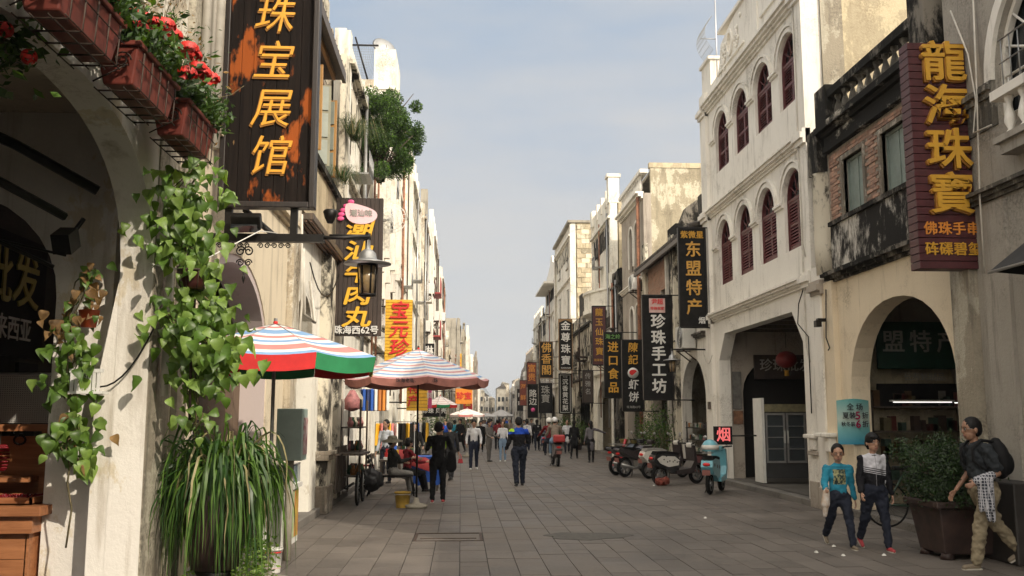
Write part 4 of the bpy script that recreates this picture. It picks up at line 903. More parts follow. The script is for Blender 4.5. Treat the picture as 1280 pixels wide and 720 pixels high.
# ================================================================ LEFT: brick and shutters house
y0, y1 = 14.64, 20.1
B = thing('tan_brick_house', 'stained tan house with rough brick upper floor, open olive shutters and a deep eave', 'building', (-3.2, 17.4, 0))
wall(S, y0, y1, .12, 4.9, .42, whiteL, B, [arch(15.75,.95,.12,2.75,1.0,14), arch(18.9,.55,.12,2.3,.55,10)])
wy2 = [(15.3,16.2,6.35,7.9),(17.2,18.1,6.35,7.9)]
S = Side(-2.85, -1)
wall(S, y0, y1, 4.9, 8.6, .3, mortar, B, (), [rect(*w_) for w_ in wy2], 'brick_wall')
pieces(brick_boxes(S, 14.7, 19.3, 6.3, 8.5, [(w_[0]-.05,w_[1]+.05,w_[2],w_[3]) for w_ in wy2], .2, .07, -.03, .02, random.Random(6), .08), 'brick', [brickB, brickA, brickB], B, 0)
bx(S, 'panel', tanP, B, (-.28,0,14.66,19.4,5.05,6.15)); bx(S, 'ledge', postm, B, (-.36,.0,14.66,19.5,6.13,6.25))
bx(S, 'slab', woodo, B, (-.52,0,14.66,19.5,4.80,4.9)); 
for k in range(5): bx(S, 'slab_batten', mat('slab_brown', (.2,.12,.08), .8, .2, 5), B, (-.50+.08*k,-.46+.08*k,14.68,19.48,4.77,4.80))
for i, w_ in enumerate(wy2):
    plain_window(S, B, *w_, orangeW, darkg, (1,1), .1)
    for q, (ya, ang) in enumerate(((w_[0], 1), (w_[1], -1))):
        b = MB(); hgt = w_[3]-w_[2]; M = Matrix.Rotation(.25*ang, 3, 'Z')
        fr = b.obox((-2.85+.2, ya, (w_[2]+w_[3])/2), (.36,.035,hgt), M).build('open_shutter', orangeW if q else olive, B)
        for k in range(3): MB().obox((-2.85+.2, ya-.02*1, w_[2]+hgt*(k+.5)/3), (.27,.04,hgt/3-.06), M).build('pane', mat('frosted_pane', (.30,.33,.28), .3, .1, 4), fr)
bx(S, 'eaves', woodo, B, (-.42,.3,14.3,18.6,8.52,8.62),(-.47,-.40,14.3,18.6,8.45,8.66)); bx(S, 'fascia', orangeW, B, (-.3,-.24,14.4,18.3,8.40,8.52))
b = MB(); n = 16
for k in range(n): y = 14.4+4.1*k/n; b.tube([S.fn(-.4,y,8.72),S.fn(1.5,y,9.6)], .09, 6)
b.build('roof_tiles', tileR, B)
b = MB()
for k in range(26):
    z = 8.7+k*.07; S.box(b, .02, .5, 18.6, 19.4, z, z+.055)
b.build('stacked_brick', pil, B)['kind'] = 'stuff'
S = LFT
bx(S, 'pilaster', pil, B, (-.12,0,19.4,20.08,.12,9.4)); bx(S, 'pilaster', pil, B, (-.18,0,17.45,18.15,.12,4.7)); bx(S, 'capital', peel, B, (-.24,0,17.35,18.2,.95,1.05),(-.28,0,17.35,18.22,1.05,1.12), bevel=.01); bx(S, 'plinth', peel, B, (-.22,0,17.4,18.2,.0,.5), bevel=.02)
shell(S, B, y0, y1, 8.5, 11, stuccoL); bx(S, 'arcade_ceiling', intr, B, (.42,9,y0+.2,y1-.2,4.4,4.6)); bx(S, 'shop_wall', intr, B, (2.3,2.45,y0+.2,y1-.2,.12,4.4))
cables(B, sag((-2.45,15.2,4.2),(-2.4,18.4,4.5),.5)); cables(B, [(-2.45,14.5,4.3),(-2.42,14.6,3.3),(-2.3,14.9,3.2),(-2.45,15.3,3.9)], .03, pvc); cables(B, [(-2.45,14.3,4.8),(-2.42,14.35,3.4),(-2.45,14.3,2.5)], .02, pvc)
# grass tuft on the ledges
def tuft(c, n, L_, name, label, seed=0, mats=None):
    q = random.Random(seed); b = MB()
    for k in range(n):
        a = q.uniform(0, 2*pi); l = L_*q.uniform(.5,1.1); o = Vector((cos(a),sin(a),0)); p = Vector(c)+o*q.uniform(0,.12)+Vector((0,q.uniform(-.3,.3),0))
        pts = [p, p+o*l*.25+Vector((0,0,l*.4)), p+o*l*.6+Vector((0,0,l*.35)), p+o*l*.8+Vector((0,0,-l*.15))]
        sd = Vector((-sin(a), cos(a), 0))*.007
        vs = []
        for i, u in enumerate(pts): vs += [u-sd*(1-i*.3), u+sd*(1-i*.3)]
        b.add(vs, [(0,1,3,2),(2,3,5,4),(4,5,7,6)], False, q.randrange(3))
    return tag(b.build(name, mats or [grassd, grassm, green_d]), label, 'plant')
tuft((-2.3,17.9,6.25), 150, .55, 'wall_grass', 'tuft of wild grass growing on the ledge under the olive shutters', 1)
tuft((-2.3,19.6,7.6), 230, .9, 'wall_grass', 'larger drooping grass on the pilaster below the eave', 2)
# ================================================================ LEFT: beyond
B, S = house(-1, 20.15, 26.4, 10.3, whiteL, 'mottled old house under the balcony tree', 3, stuccoL, 'arch', 2, parap='solid', ledge=pil, grm='door')
B, S = house(-1, 26.5, 33.0, 11.2, whiteL, 'white house with maroon shutters left of the yellow sign', 3, whiteL, 'rect', 2, shutF, sh=1, grm='door')
for k, yy in enumerate((27.1, 29.4, 31.6)):
    bx(S, 'curved_bracket', whiteL, B, (-.5,0,yy,yy+.25,6.3,6.5),(-.35,0,yy,yy+.25,5.9,6.3),(-.2,0,yy,yy+.25,5.4,5.9)); bx(S, 'fin', whiteL, B, (-.45,0,yy+.6,yy+.9,6.6,10.8))
B, S = house(-1, 33.1, 40.4, 13.6, whiteL, 'very tall bright white house with a rooftop block', 4, whiteL, 'rect', 2, grm='door', tower=(-.02,.75,33.05,35.5,13.5,15.0))
bx(S, 'roof_wall', stuccoL, B, (.75,1.7,33.06,33.3,13.5,13.85))
tw = thing('roof_screen', 'wire mesh screen on a leaning frame above the rooftop', 'screen', (-3.9, 33.2, 13.9)); b = MB()
b.tube([(-4.4,33.2,15.2),(-3.1,33.2,15.2)], .035, 5); b.tube([(-3.95,33.2,15.5),(-3.45,33.2,13.8)], .035, 5); b.tube([(-4.35,33.2,15.2),(-4.1,33.2,13.9)], .02, 5); b.build('frame', iron, tw)
b = MB()
for k in range(16): b.tube([(-4.3+.085*k,33.2,15.2),(-4.0+.085*k*.5,33.2,13.9)], .005, 3)
for k in range(12): b.tube([(-4.33+.02*k,33.2,15.15-.1*k),(-3.1-.05*k,33.2,15.15-.1*k)], .005, 3)
b.build('mesh', steel, tw)
ds = thing('satellite_dish', 'grey satellite dish on the white rooftop block', 'dish', (-2.9, 34, 15.0)); b = MB()
M = Matrix.Rotation(R_(62), 3, 'X') @ Matrix.Rotation(R_(25), 3, 'Y')
b.lathe([(.02,.10),(.2,.075),(.35,.02),(.45,-.06),(.46,-.06),(.36,.0),(.2,.055),(.02,.08)], (-2.95,34,15.5), 20, None, True, M); b.build('reflector', steel, ds)
b = MB(); b.tube([(-2.95,34.1,15.0),(-2.95,34.1,15.45)], .03, 6); b.tube([(-2.95,34,15.3),(-2.85,33.7,15.35),(-2.9,33.65,15.5)], .015, 5); b.build('mount', steel, ds)
B, S = house(-1, 40.5, 47.2, 12.8, whiteL, 'white house with long roof fins beyond the tall one', 4, whiteL, 'arch', 2, parap='posts')
B, S = house(-1, 47.3, 55.0, 12.6, stuccoL, 'tan house with maroon casements and a thin roof post', 4, concrete, 'rect', 2, shutF, sh=1, tower=(0,.4,53.8,54.6,12.5,14.9))
B, S = house(-1, 55.1, 64.0, 13.2, whiteP, 'narrow pale house with small red balconies', 4, whiteP, 'rect', 2, shutF, sh=1, parap='posts')
for k, z in enumerate((6.6, 9.2)): bx(S, 'red_balcony', mat('red_rail', (.35,.04,.04), .6, .1, 5), B, (-.5,-.45,56.5,59,z,z+.9),(-.5,0,56.5,59,z-.08,z))
LN = [(64.1,74,12.0,whiteL,'solid','white house left of the small dark hanging sign'),(74.1,84,7.4,stuccoL,'gable','low tan gabled house hidden behind the white row'),(84.1,94,7.8,greyP,'solid','low grey house far down the left side'),
      (94.1,104,11.6,concrete,'solid','bare concrete house standing over the yellow gold sign'),(104.1,114,11.4,oldgrey,'bal','grey balustraded house far down the left side'),(114.1,122,12.0,whiteL,'posts','white house with tall corner post far down the left'),
      (122.1,136,9.8,whiteL,'solid','pale flat house far down the left side'),(136.1,150,10.4,peel,'posts','mottled posted house at the left bend'),(150.1,168,8.0,whiteP,'solid','last pale house on the left side')]
for i, (a, c, h, m, p, lb) in enumerate(LN): house(-1, a, c, h, m, lb, 3, concrete if i % 2 else sidew, 'arch' if i % 3 == 0 else 'rect', 2+(i > 4), parap=p)
for k, (yy, z, lb) in enumerate(((50,6.2,'white air conditioner under the maroon casements on the left'),(53,8.6,'upper air conditioner on the tan left house'),(58,7.6,'air conditioner beside the red balcony'),(61,5,'lower air conditioner on the narrow pale house'),(66,8.4,'air conditioner on the white left house above the dark sign'))): aircon(Side(lx(yy), -1), yy, z, lb)
for k, (yy, z, lb) in enumerate(((45.5,4.4,'air conditioner below the curved balcony on the right'),(59,6.3,'air conditioner on the tall pale block at the right'),(68.5,5.4,'air conditioner under the right eaves slab'),(78,6.6,'air conditioner on the dark narrow right house'))): aircon(Side(rx(yy), 1), yy, z, lb)
# round dish-like fan guard on the white house
fg = thing('wall_fan', 'round wire fan guard on the white house above the yellow sign', 'fan', (-2.2, 27.5, 7.4)); b = MB()
M = Matrix.Rotation(R_(80), 3, 'X')
for r_ in (.12,.24,.36,.46): b.lathe([(r_-.008,-.01),(r_+.008,-.01),(r_+.008,.01),(r_-.008,.01)], (-2.1,27.3,7.5), 20, None, True, M, False)
for k in range(10): t = pi*k/10; b.tube([(-2.1+.46*cos(t),27.3,7.5+.46*sin(t)),(-2.1-.46*cos(t),27.3,7.5-.46*sin(t))], .007, 3)
b.build('guard', plasticw, fg); MB().tube([(-2.6,27.5,7.4),(-2.1,27.35,7.5)], .04, 6).build('arm', steel, fg)
# far hill
b = MB(); n = 60; vs = []
for k in range(n+1):
    x = -500+1000*k/n; z = 60+35*sin(k*.31)+18*sin(k*.83+1); vs += [(x,1500,-5),(x,1500,max(20,z)),(x,1900,-5)]
b.add(vs, [(3*k,3*k+3,3*k+4,3*k+1) for k in range(n)]+[(3*k+1,3*k+4,3*k+5,3*k+2) for k in range(n)], True)
tag(b.build('hills', mat('far_hill', (.10,.12,.13), .95, .1, .01)), 'low hazy hills beyond the end of the street', None, kind='structure')
# clutter of end-of-street houses
q = random.Random(9)
dl = ['grey flat roofed','pale gabled','tan shed roofed','narrow whitish','brown shed roofed','grey blocky','small cream','weathered brick grey','low dark','tall thin grey','stained ochre','pale roof roomed','wide old grey','highest ochre']
dm = [greyP,stuccoL,oldgrey,whiteP,oldgrey,concrete,stuccoL,peel,greyP,concrete,oldgrey,stuccoL,greyP,oldgrey]
for k in range(14):
    xx = 2.0+k*1.75; yy = 262+q.uniform(-14, 22); h = 6.5+.55*k+q.uniform(-1.6,1.6); w_ = q.uniform(.8,1.3)
    e = thing('distant_house', dl[k]+' house far off, %s where the street ends' % ('toward the left' if k < 5 else 'near the middle' if k < 9 else 'toward the right'), 'building', (xx, yy, 0))
    b = MB(); b.box(xx-w_, xx+w_, yy, yy+8, 0, h); b.build('wall', dm[k], e)
    b = MB(); b.add([(xx-w_-.1,yy-.3,h),(xx+w_+.1,yy-.3,h),(xx+w_+.1,yy+8,h),(xx-w_-.1,yy+8,h),(xx+(k%3-1)*.6,yy-.3,h+.4+.7*(k%2)),(xx+(k%3-1)*.6,yy+8,h+.9)], [(0,1,4),(3,5,2),(0,4,5,3),(1,2,5,4)]); b.build('roof', tileR if k%2 else concrete, e)
    for i in range(2):
        for j in range(3): 
            z = 1.2+j*2.5+q.uniform(-.3,.3); MB().box(xx-w_*.75+i*w_*.8, xx-w_*.75+i*w_*.8+w_*.5, yy-.04, yy+.01, z, z+1.2).build('window', darkg, e) if z+1.2 < h else None
# ================================================================ SIGNS
def board(name, label, x0, x1, Y, z0, z1, m, t=.1, frame=None, slats=0, slatm=None, vert=False, group=None):
    s = thing(name, label, 'sign', ((x0+x1)/2, Y, z0), 0, group)
    if slats:
        n = slats
        for k in range(n):
            if vert: MB().box(x0+(x1-x0)*k/n+.004, x0+(x1-x0)*(k+1)/n-.004, Y, Y+t, z0, z1).build('slat', m, s, bevel=.004)
            else: MB().box(x0, x1, Y, Y+t, z0+(z1-z0)*k/n+.005, z0+(z1-z0)*(k+1)/n-.005).build('slat', m, s, bevel=.006)
        MB().box(x0+.01, x1-.01, Y+.02, Y+t-.02, z0+.01, z1-.01).build('core', slatm or m, s)
    else: MB().box(x0, x1, Y, Y+t, z0, z1).build('board', m, s)
    if frame:
        b = MB(); w_ = .035
        for a in ((x0-w_,x0,z0-w_,z1+w_),(x1,x1+w_,z0-w_,z1+w_),(x0,x1,z0-w_,z0),(x0,x1,z1,z1+w_)): b.box(a[0],a[1],Y-.015,Y+t+.015,a[2],a[3])
        b.build('frame', frame, s)
    return s
def chars(s, txt, size, x, Y, ztop, zbot, m, ext=.015, off=.012, shear=0., side=None, sx=1., jit=0.):
    n = len(txt)
    for k, ch in enumerate(txt):
        z = ztop-(ztop-zbot)*(k+.5)/n; o = text(ch, size, (x, Y-ext-.002, z), m, s, 0, ext, off, shear, 'character', sx=sx)
        if side: text(ch, size*1.005, (x-.012, Y-ext*.5, z-.018), side, s, 0, ext*.8, off+.006, shear, 'character_edge', sx=sx)
def bracket(s, xw, xe, Y, zs, m=iron, r=.022):
    b = MB()
    for z in zs: b.tube([(xw, Y, z), (xe, Y, z)], r, 6)
    b.build('bracket', m, s)
goldc = mat('gold_brush', (.80,.38,.03), .5, .1, 6)
# charred wooden sign
s = thing('charred_wooden_sign', 'huge charred wooden sign with gold brush characters hanging over the left arcade', 'sign', (-2.0, 9.7, 3.9))
for k in range(7): MB().box(-2.46+.124*k, -2.46+.124*(k+1)-.004, 9.7, 9.76, 3.93, 7.05).build('plank', charred, s, bevel=.003)
b = MB()
for a in ((-2.52,-2.46,3.87,7.1),(-1.59,-1.53,3.87,7.1),(-2.46,-1.59,3.87,3.93),(-2.46,-1.59,7.05,7.11)): b.box(a[0],a[1],9.64,9.80,a[2],a[3])
b.build('frame', blackw, s, bevel=.008); MB().box(-2.45,-1.6,9.762,9.79,3.95,7.04).build('backing', blackw, s)
chars(s, '珠宝展馆', .45, -2.02, 9.70, 6.21, 4.14, goldc, .012, -.004, .18, golds, .95)
text('州', .50, (-2.02, 9.68, 6.9), goldb, s, 0, .02, .01, .1, 'character') if 0 else None
b = MB(); b.box(-2.45,-2.38,9.70,9.77,3.58,3.87); b.box(-1.78,-1.71,9.70,9.77,3.58,3.87); b.box(-2.62,-1.43,9.69,9.78,3.52,3.60); b.tube([(-1.43,9.73,3.57),(-.98,9.95,3.62)], .02, 6)
b.tube([(-2.3,9.9,3.9),(-1.9,9.85,3.55)], .03, 4); b.tube([(-2.65,9.73,5.9),(-2.5,9.73,5.9)], .03, 6); b.tube([(-2.9,9.6,5.9),(-2.5,9.6,5.9)], .03, 6); b.tube([(-2.65,9.73,4.7),(-2.5,9.73,4.7)], .03, 6); b.build('iron_bracket', iron, s)
b = MB()
def scroll(c, r, turns=1.6, sg=1):
    return [(c[0]+sg*r*(1-.75*k/18)*cos(turns*2*pi*k/18), c[1], c[2]+r*(1-.75*k/18)*sin(turns*2*pi*k/18)) for k in range(19)]
for x_, sg_ in ((-2.28,1),(-2.20,-1)): b.tube(scroll((x_,9.73,3.42), .055, 1.5, sg_), .008, 4); b.tube(scroll((x_,9.73,3.30), .04, 1.5, -sg_), .007, 4)
for k in range(5): b.tube(scroll((-2.5+.07*k,9.73,3.48), .03, 1.4, 1 if k % 2 else -1), .006, 4)
for k in range(5): b.tube(scroll((-2.08+.07*k,9.73,3.48), .03, 1.4, 1 if k % 2 else -1), .006, 4)
b.lathe([(.001,-.14),(.02,-.08),(.008,-.05),(.014,0),(.001,.05)], (-2.24,9.73,3.22), 8); b.build('scrollwork', iron, s)
fl = thing('floodlight', 'black floodlight standing on the bracket below the charred sign', 'lamp', (-2.2, 9.6, 3.6)); MB().obox((-2.2,9.58,3.70), (.30,.12,.16), Matrix.Rotation(.5,3,'X')).build('housing', iron, fl, bevel=.015); MB().obox((-2.2,9.53,3.62), (.26,.02,.11), Matrix.Rotation(1.1,3,'X')).build('lens', darkg, fl)
spk = tag(MB().lathe([(.03,0),(.06,.06),(.08,.13),(.06,.15)], (-1.44,10.2,3.82), 12).build('horn_speaker', iron), 'black horn speaker beside the charred sign', 'speaker')
def street_lamp(x, Y, z, xw, label):
    L_ = thing('street_lamp', label, 'lamp', (x, Y, z)); b = MB(); b.lathe([(.26,.0),(.255,.012),(.12,.045),(.10,.06),(.09,.12),(.06,.15),(.03,.17),(.025,.30)], (x,Y,z), 18); b.build('shade', steel, L_)
    b = MB(); b.tube([(xw,Y,z+.31),(x,Y,z+.31)], .02, 6); b.tube([(x,Y,z+.34),(x,Y,z+.1)], .03, 6); b.build('arm', iron, L_)
    b = MB()
    for k in range(6): t = 2*pi*k/6; b.tube([(x+.105*cos(t),Y+.105*sin(t),z),(x+.085*cos(t),Y+.085*sin(t),z-.34)], .009, 4)
    for zz, r_ in ((-.34,.09),(-.01,.105)): b.lathe([(r_-.01,zz-.01),(r_+.008,zz-.01),(r_+.008,zz+.01),(r_-.01,zz+.01)], (x,Y,z), 12, caps=False)
    b.build('cage', iron, L_)
    lg = mat('lantern_glass', (.36,.24,.10), .25, .3, 5, col2=(.12,.10,.08)); MB().lathe([(.092,-.01),(.075,-.32)], (x,Y,z), 12).build('glass', lg, L_); return L_
street_lamp(-1.03, 10.25, 3.38, -1.45, 'round shaded lantern hanging in front of the brown beef ball sign')
street_lamp(5.95, 26.4, 3.32, 6.9, 'round shaded lantern under the black and gold sign on the right')
# brown sign with yellow brush characters
s = board('beef_ball_sign', 'tall brown sign with yellow brush characters and a pink footprint emblem', -2.5, -1.57, 18.5, 3.3, 6.05, brownb, .12, None, 11, blackw, True)
chars(s, '潮汕牛肉丸', .42, -2.06, 18.49, 5.60, 3.42, goldb, .016, .018, .18, None, 1.35)
text('珠海西62号', .175, (-2.05, 18.47, 3.40), whitel, s, 0, .006, .008)
pk = mat('pink_emblem', (.88,.60,.64), .5, .05, 5); pk2 = mat('pink_toes', (.80,.10,.30), .5, .05, 5)
b = MB(); pts = []
for k in range(28):
    t = 2*pi*k/28; rr = .30+.07*cos(2*t); pts.append((-2.0+.36*cos(t)*(1-.12*cos(2*t)), 5.75+.19*sin(t)*(1+.4*cos(t+2.4))-.06*cos(t)))
b.plate(pts, [], lambda d,u,v: (u,d,v), 18.44, 18.49); b.build('footprint', pk, s)
b = MB()
for k in range(5): b.ell((-2.40+.012*k*k-.0, 18.46, 5.62+.085*k), (.07,.02,.045), 10, 6)
b.build('toe', pk2, s); text('潮汕味', .15, (-2.0, 18.43, 5.72), greyl, s, 0, .004, .006)
bracket(s, -2.62, -2.45, 18.56, (3.6, 5.8))
# yellow slat signs
s = board('yellow_gold_sign', 'yellow slatted sign with three red brush characters above the second umbrella', -2.26, -1.46, 28., 3.3, 5.2, yellowb, .12, None, 20, ironr)
chars(s, '宝元珍', .55, -1.86, 27.99, 5.12, 3.45, redl, .02, .016, .15, None, 1.05); bracket(s, -2.6, -2.2, 28.06, (3.6, 5.0))
s = board('specialty_sign', 'small yellow slatted sign with red characters seen under the second umbrella', -1.72, -1.05, 30.2, 1.93, 3.0, yellowb, .1, None, 10, ironr)
chars(s, '特产', .38, -1.5, 30.19, 2.85, 2.0, redl, .015, .014); bracket(s, -2.6, -1.7, 30.25, (2.2, 2.9)); MB().box(-1.04,-.92,30.19,30.25,2.0,2.75).build('side_strip', mat('magenta', (.45,.04,.16), .5, .1, 4), s)
text('珍珠', .2, (-.98, 30.17, 2.4), whitel, s, 0, .003, .004, sx=.5)
s = board('lin_sign', 'small black sign with one white character between house fronts on the left', -2.05, -1.42, 50., 4.75, 5.6, blackb, .1); text('琳', .55, (-1.73, 49.98, 5.18), whitel, s, 0, .01, .02, name='character'); bracket(s, -2.3, -2, 50.05, (5.4,))
s = board('far_yellow_sign', 'distant yellow sign with a red character at the left roofline', -.92, .04, 95., 6.4, 8.1, yellowb, .12); text('意', .9, (-.44, 94.97, 7.4), redl, s, 0, .02, .04, name='character'); bracket(s, -1.3, -.9, 95.05, (7.6,))
s = board('orange_sign', 'distant orange sign with red characters over the far umbrellas', -.35, .75, 62., 2.6, 3.6, mat('orange_board', (.75,.25,.02), .5, .1, 4), .1); text('珍宝', .5, (.2, 61.97, 3.1), redl, s, 0, .01, .02); bracket(s, -1.7, -.3, 62.05, (3.4,))
s = board('far_red_sign', 'distant small red and yellow sign left of the walking crowd', .2, .9, 74., 2.3, 3.3, redl, .1); text('金', .5, (.55, 73.97, 2.8), goldb, s, 0, .01, .02); bracket(s, -1.2, .2, 74.05, (3.,))
s = board('white_grid_sign', 'small dark sign with white block lettering under the pink umbrella', -1.35, -.55, 34.5, 1.75, 2.15, blackb, .08); text('珍珠 贝壳', .2, (-.95, 34.48, 1.95), whitel, s, 0, .004, .008); bracket(s, -2.3, -1.3, 34.55, (2.05,))
# maroon box sign
x0, x1, Y, z0, z1 = 6.14, 7.05, 12.2, 3.70, 6.88
s = thing('dragon_jewel_sign', 'thick maroon slatted box sign with four large raised gold characters', 'sign', ((x0+x1)/2, Y, z0))
n = 30
for k in range(n):
    a, c = z0+(z1-z0)*k/n, z0+(z1-z0)*(k+1)/n; MB().box(x0, x1, Y, Y+.26, a+.004, c-.004).build('slat', maroonb, s, bevel=.006)
MB().box(x0+.02, x1-.02, Y+.02, Y+.24, z0+.01, z1-.01).build('core', blackb, s)
chars(s, '龍海珠寶', .60, 6.62, Y, 6.86, 4.38, gold, .035, .024, 0, golds, 1.08)
text('佛珠手串', .19, (6.61, Y-.01, 4.24), orangel, s, 0, .006, .006, space=1.08); text('砗磲碧玺', .19, (6.61, Y-.01, 3.96), gold, s, 0, .006, .006, space=1.08)
bracket(s, 7.0, 7.6, 12.35, (6.7, 4.8), ironr, .03); MB().tube([(7.05,12.3,6.78),(7.32,12.3,6.84)], .02, 5).build('bracket', ironr, s); MB().tube([(7.05,12.3,5.1),(7.4,12.3,5.14)], .02, 5).build('bracket', ironr, s)
# right row
def rsign(name, label, x0, x1, Y, z0, z1, m=blackb, fr=iron, t=.1, arm=True):
    s = board(name, label, x0, x1, Y, z0, z1, m, t, fr)
    if arm: bracket(s, rx(Y)+.02, x0, Y+.05, (z0-.04, z1+.04), iron, .018)
    return s
orangel2 = mat('amber_lettering', (.62,.34,.06), .5, .1, 5)
s = rsign('asean_specialty_sign', 'black sign with gold characters beside the white shuttered building', 6.04, 6.76, 25.6, 4.22, 6.95)
text('紫微星', .22, (6.40, 25.58, 6.76), gold, s, 0, .005, .006); chars(s, '东盟特产', .46, 6.42, 25.59, 6.60, 4.45, orangel2, .012, .014); text('烟', .2, (6.62, 25.58, 4.36), whitel, s, 0, .005, .006)
s = rsign('pearl_workshop_sign', 'tallest black sign with five bold white characters and a pink square on top', 5.46, 6.31, 28., 2.28, 5.35)
chars(s, '珍珠手工坊', .45, 5.90, 27.99, 4.80, 2.38, whitel, .012, .02); MB().box(5.64,6.12,27.96,27.995,4.85,5.28).build('stamp', mat('stamp_pink', (.62,.42,.38), .6, .1, 6), s)
text('尹超', .18, (5.88, 27.95, 5.17), redl, s, 0, .003, .006); text('珍珠世家', .105, (5.88, 27.95, 4.97), redl, s, 0, .003, .004)
s = rsign('shrimp_cake_sign', 'black sign with a round red and white emblem between two gold and two white characters', 5.68, 6.39, 33., 1.98, 4.4)
chars(s, '陳記', .36, 6.03, 32.99, 4.36, 3.5, gold, .01, .01, 0.1); chars(s, '虾饼', .37, 6.03, 32.99, 3.06, 2.2, whitel, .01, .01, 0.1); text('珠海路62号', .1, (6.03,32.98,2.08), greyl, s, 0, .003)
MB().lathe([(.19,-.0),(.19,.03)], (6.03,32.99,3.27), 20, M=Matrix.Rotation(pi/2,3,'X')).build('emblem', whitel, s); b = MB(); b.plate([(6.03+.14*cos(t_/10*pi+.4), 3.29+.10*sin(t_/10*pi+.4)) for t_ in range(14)], [], lambda d,u,v: (u,d,v), 32.945, 32.96); b.build('emblem_swirl', redl, s)
s = rsign('imported_food_sign', 'black sign with four gold characters below a small green line', 5.65, 6.32, 37., 2.52, 5.03)
chars(s, '进口食品', .44, 5.98, 36.99, 4.72, 2.6, gold, .01, .014); text('海之岭', .2, (5.98, 36.98, 4.88), mat('green_letters', (.15,.35,.08), .5, .1, 4), s, 0, .004, .005)
s = rsign('maroon_jewel_sign', 'maroon sign with five slim gold characters right of the white balcony house', 5.75, 6.31, 41., 4.02, 6.55, maroonb)
chars(s, '龍玉仙珠寶', .36, 6.03, 40.99, 6.5, 4.35, gold, .008, .004); text('翡翠珠宝', .12, (6.03, 40.98, 4.2), gold, s, 0, .003)
s = rsign('small_dark_sign', 'small dark sign with thin grey characters above the grey coat woman', 5.82, 6.28, 45., 2.44, 3.92, brownb); chars(s, '传雅名', .3, 6.05, 44.99, 3.85, 2.75, greyl, .004, .0)
s = rsign('golden_honour_sign', 'black sign with four white characters in a gold topped frame', 5.41, 6.12, 52., 4.34, 7.12, blackb, mat('gold_frame', (.25,.14,.05), .5, .1, 4)); chars(s, '金尊珠寶', .54, 5.77, 51.99, 7.05, 4.5, whitel, .01, .014); text('北海珠海路', .11, (5.77,51.98,4.43), whitel, s, 0, .003)
b = MB(); b.plate([(5.41,6.95),(5.77,7.1),(6.12,6.95),(6.12,7.12),(5.41,7.12)], [], lambda d,u,v: (u,d,v), 51.96, 51.985); b.build('gold_top', mat('gold_frame', (.25,.14,.05)), s)
s = rsign('agarwood_sign', 'black sign with five white characters in a white edge line below the gold topped one', 5.45, 6.11, 52.5, 1.98, 4.1); chars(s, '沉香黄花梨', .33, 5.78, 52.49, 3.85, 2.05, whitel, .008, .008); text('专营', .14, (5.78,52.48,3.95), greyl, s, 0, .003)
b = MB()
for a in ((5.49,5.51,2.02,4.06),(6.05,6.07,2.02,4.06),(5.49,6.07,2.0,2.02),(5.49,6.07,4.06,4.08)): b.box(a[0],a[1],52.48,52.495,a[2],a[3])
b.build('edge_line', whitel, s)
s = rsign('buddha_incense_sign', 'black sign with three large amber characters over a pale lattice', 5.18, 6.0, 62., 4.32, 6.65, blackb, mat('gold_frame', (.25,.14,.05))); chars(s, '佛香閣', .70, 5.6, 61.99, 6.6, 4.4, orangel2, .01, .016)
b = MB()
for i in range(4):
    for j in range(2): b.box(5.22+.21*i, 5.38+.21*i, 62., 62.05, 3.98+.17*j, 4.10+.17*j)
b.build('lattice', greyl, s)
s = rsign('jewel_lower_sign', 'dim black sign with two grey characters under the amber lattice sign', 4.95, 5.75, 60., 2.05, 3.85); chars(s, '珠寶', .58, 5.35, 59.99, 3.7, 2.6, greyl, .008, .01)
s = rsign('orange_far_sign', 'distant maroon sign with orange lettering at the right', 5.24, 5.94, 75., 4.15, 6.05, mat('orange_brown', (.22,.04,.02), .5, .2, 4)); chars(s, '富贵', .66, 5.6, 74.99, 5.9, 4.5, orangel, .01, .02)
s = rsign('roadside_far_sign', 'distant black sign with white characters and a pink dot', 5.09, 5.82, 72., 1.75, 4.2); chars(s, '路边', .6, 5.46, 71.99, 3.8, 2.6, whitel, .01, .02); MB().lathe([(.16,0),(.16,.03)], (5.46,71.98,2.3), 14, M=Matrix.Rotation(pi/2,3,'X')).build('dot', pk2, s)
s = rsign('far_small_sign', 'small distant orange sign past the black roadside one', 6.2, 6.9, 100., 3.0, 5.6, mat('orange_brown', (.22,.04,.02))); chars(s, '海鲜', .6, 6.55, 99.98, 5.5, 3.2, orangel, .01, .02)
s = rsign('far_white_sign', 'small distant dark sign with white characters past the orange ones', 7.0, 7.7, 118., 2.6, 5.2); chars(s, '南珠', .6, 7.35, 117.98, 5.0, 2.9, whitel, .01, .02)
# lit tobacco sign
s = board('lit_tobacco_sign', 'small black lightbox with one glowing pink character on the white pillar', 5.86, 6.28, 21.8, 1.10, 1.52, blackb, .1, None); neon = mat('neon_pink', (.8,.2,.2), .5, .02, 3, emit=(1, .16, .17), es=.55); text('烟', .34, (6.07, 21.78, 1.31), neon, s, 0, .008, .008, name='character')
b = MB(); b.tube([(6.28,21.85,1.3),(6.9,22.0,1.3)], .02, 5); b.build('bracket', iron, s); tag(MB().box(5.84,5.86,21.79,21.9,1.08,1.54).build('edge_light', neon), None, None) if 0 else None
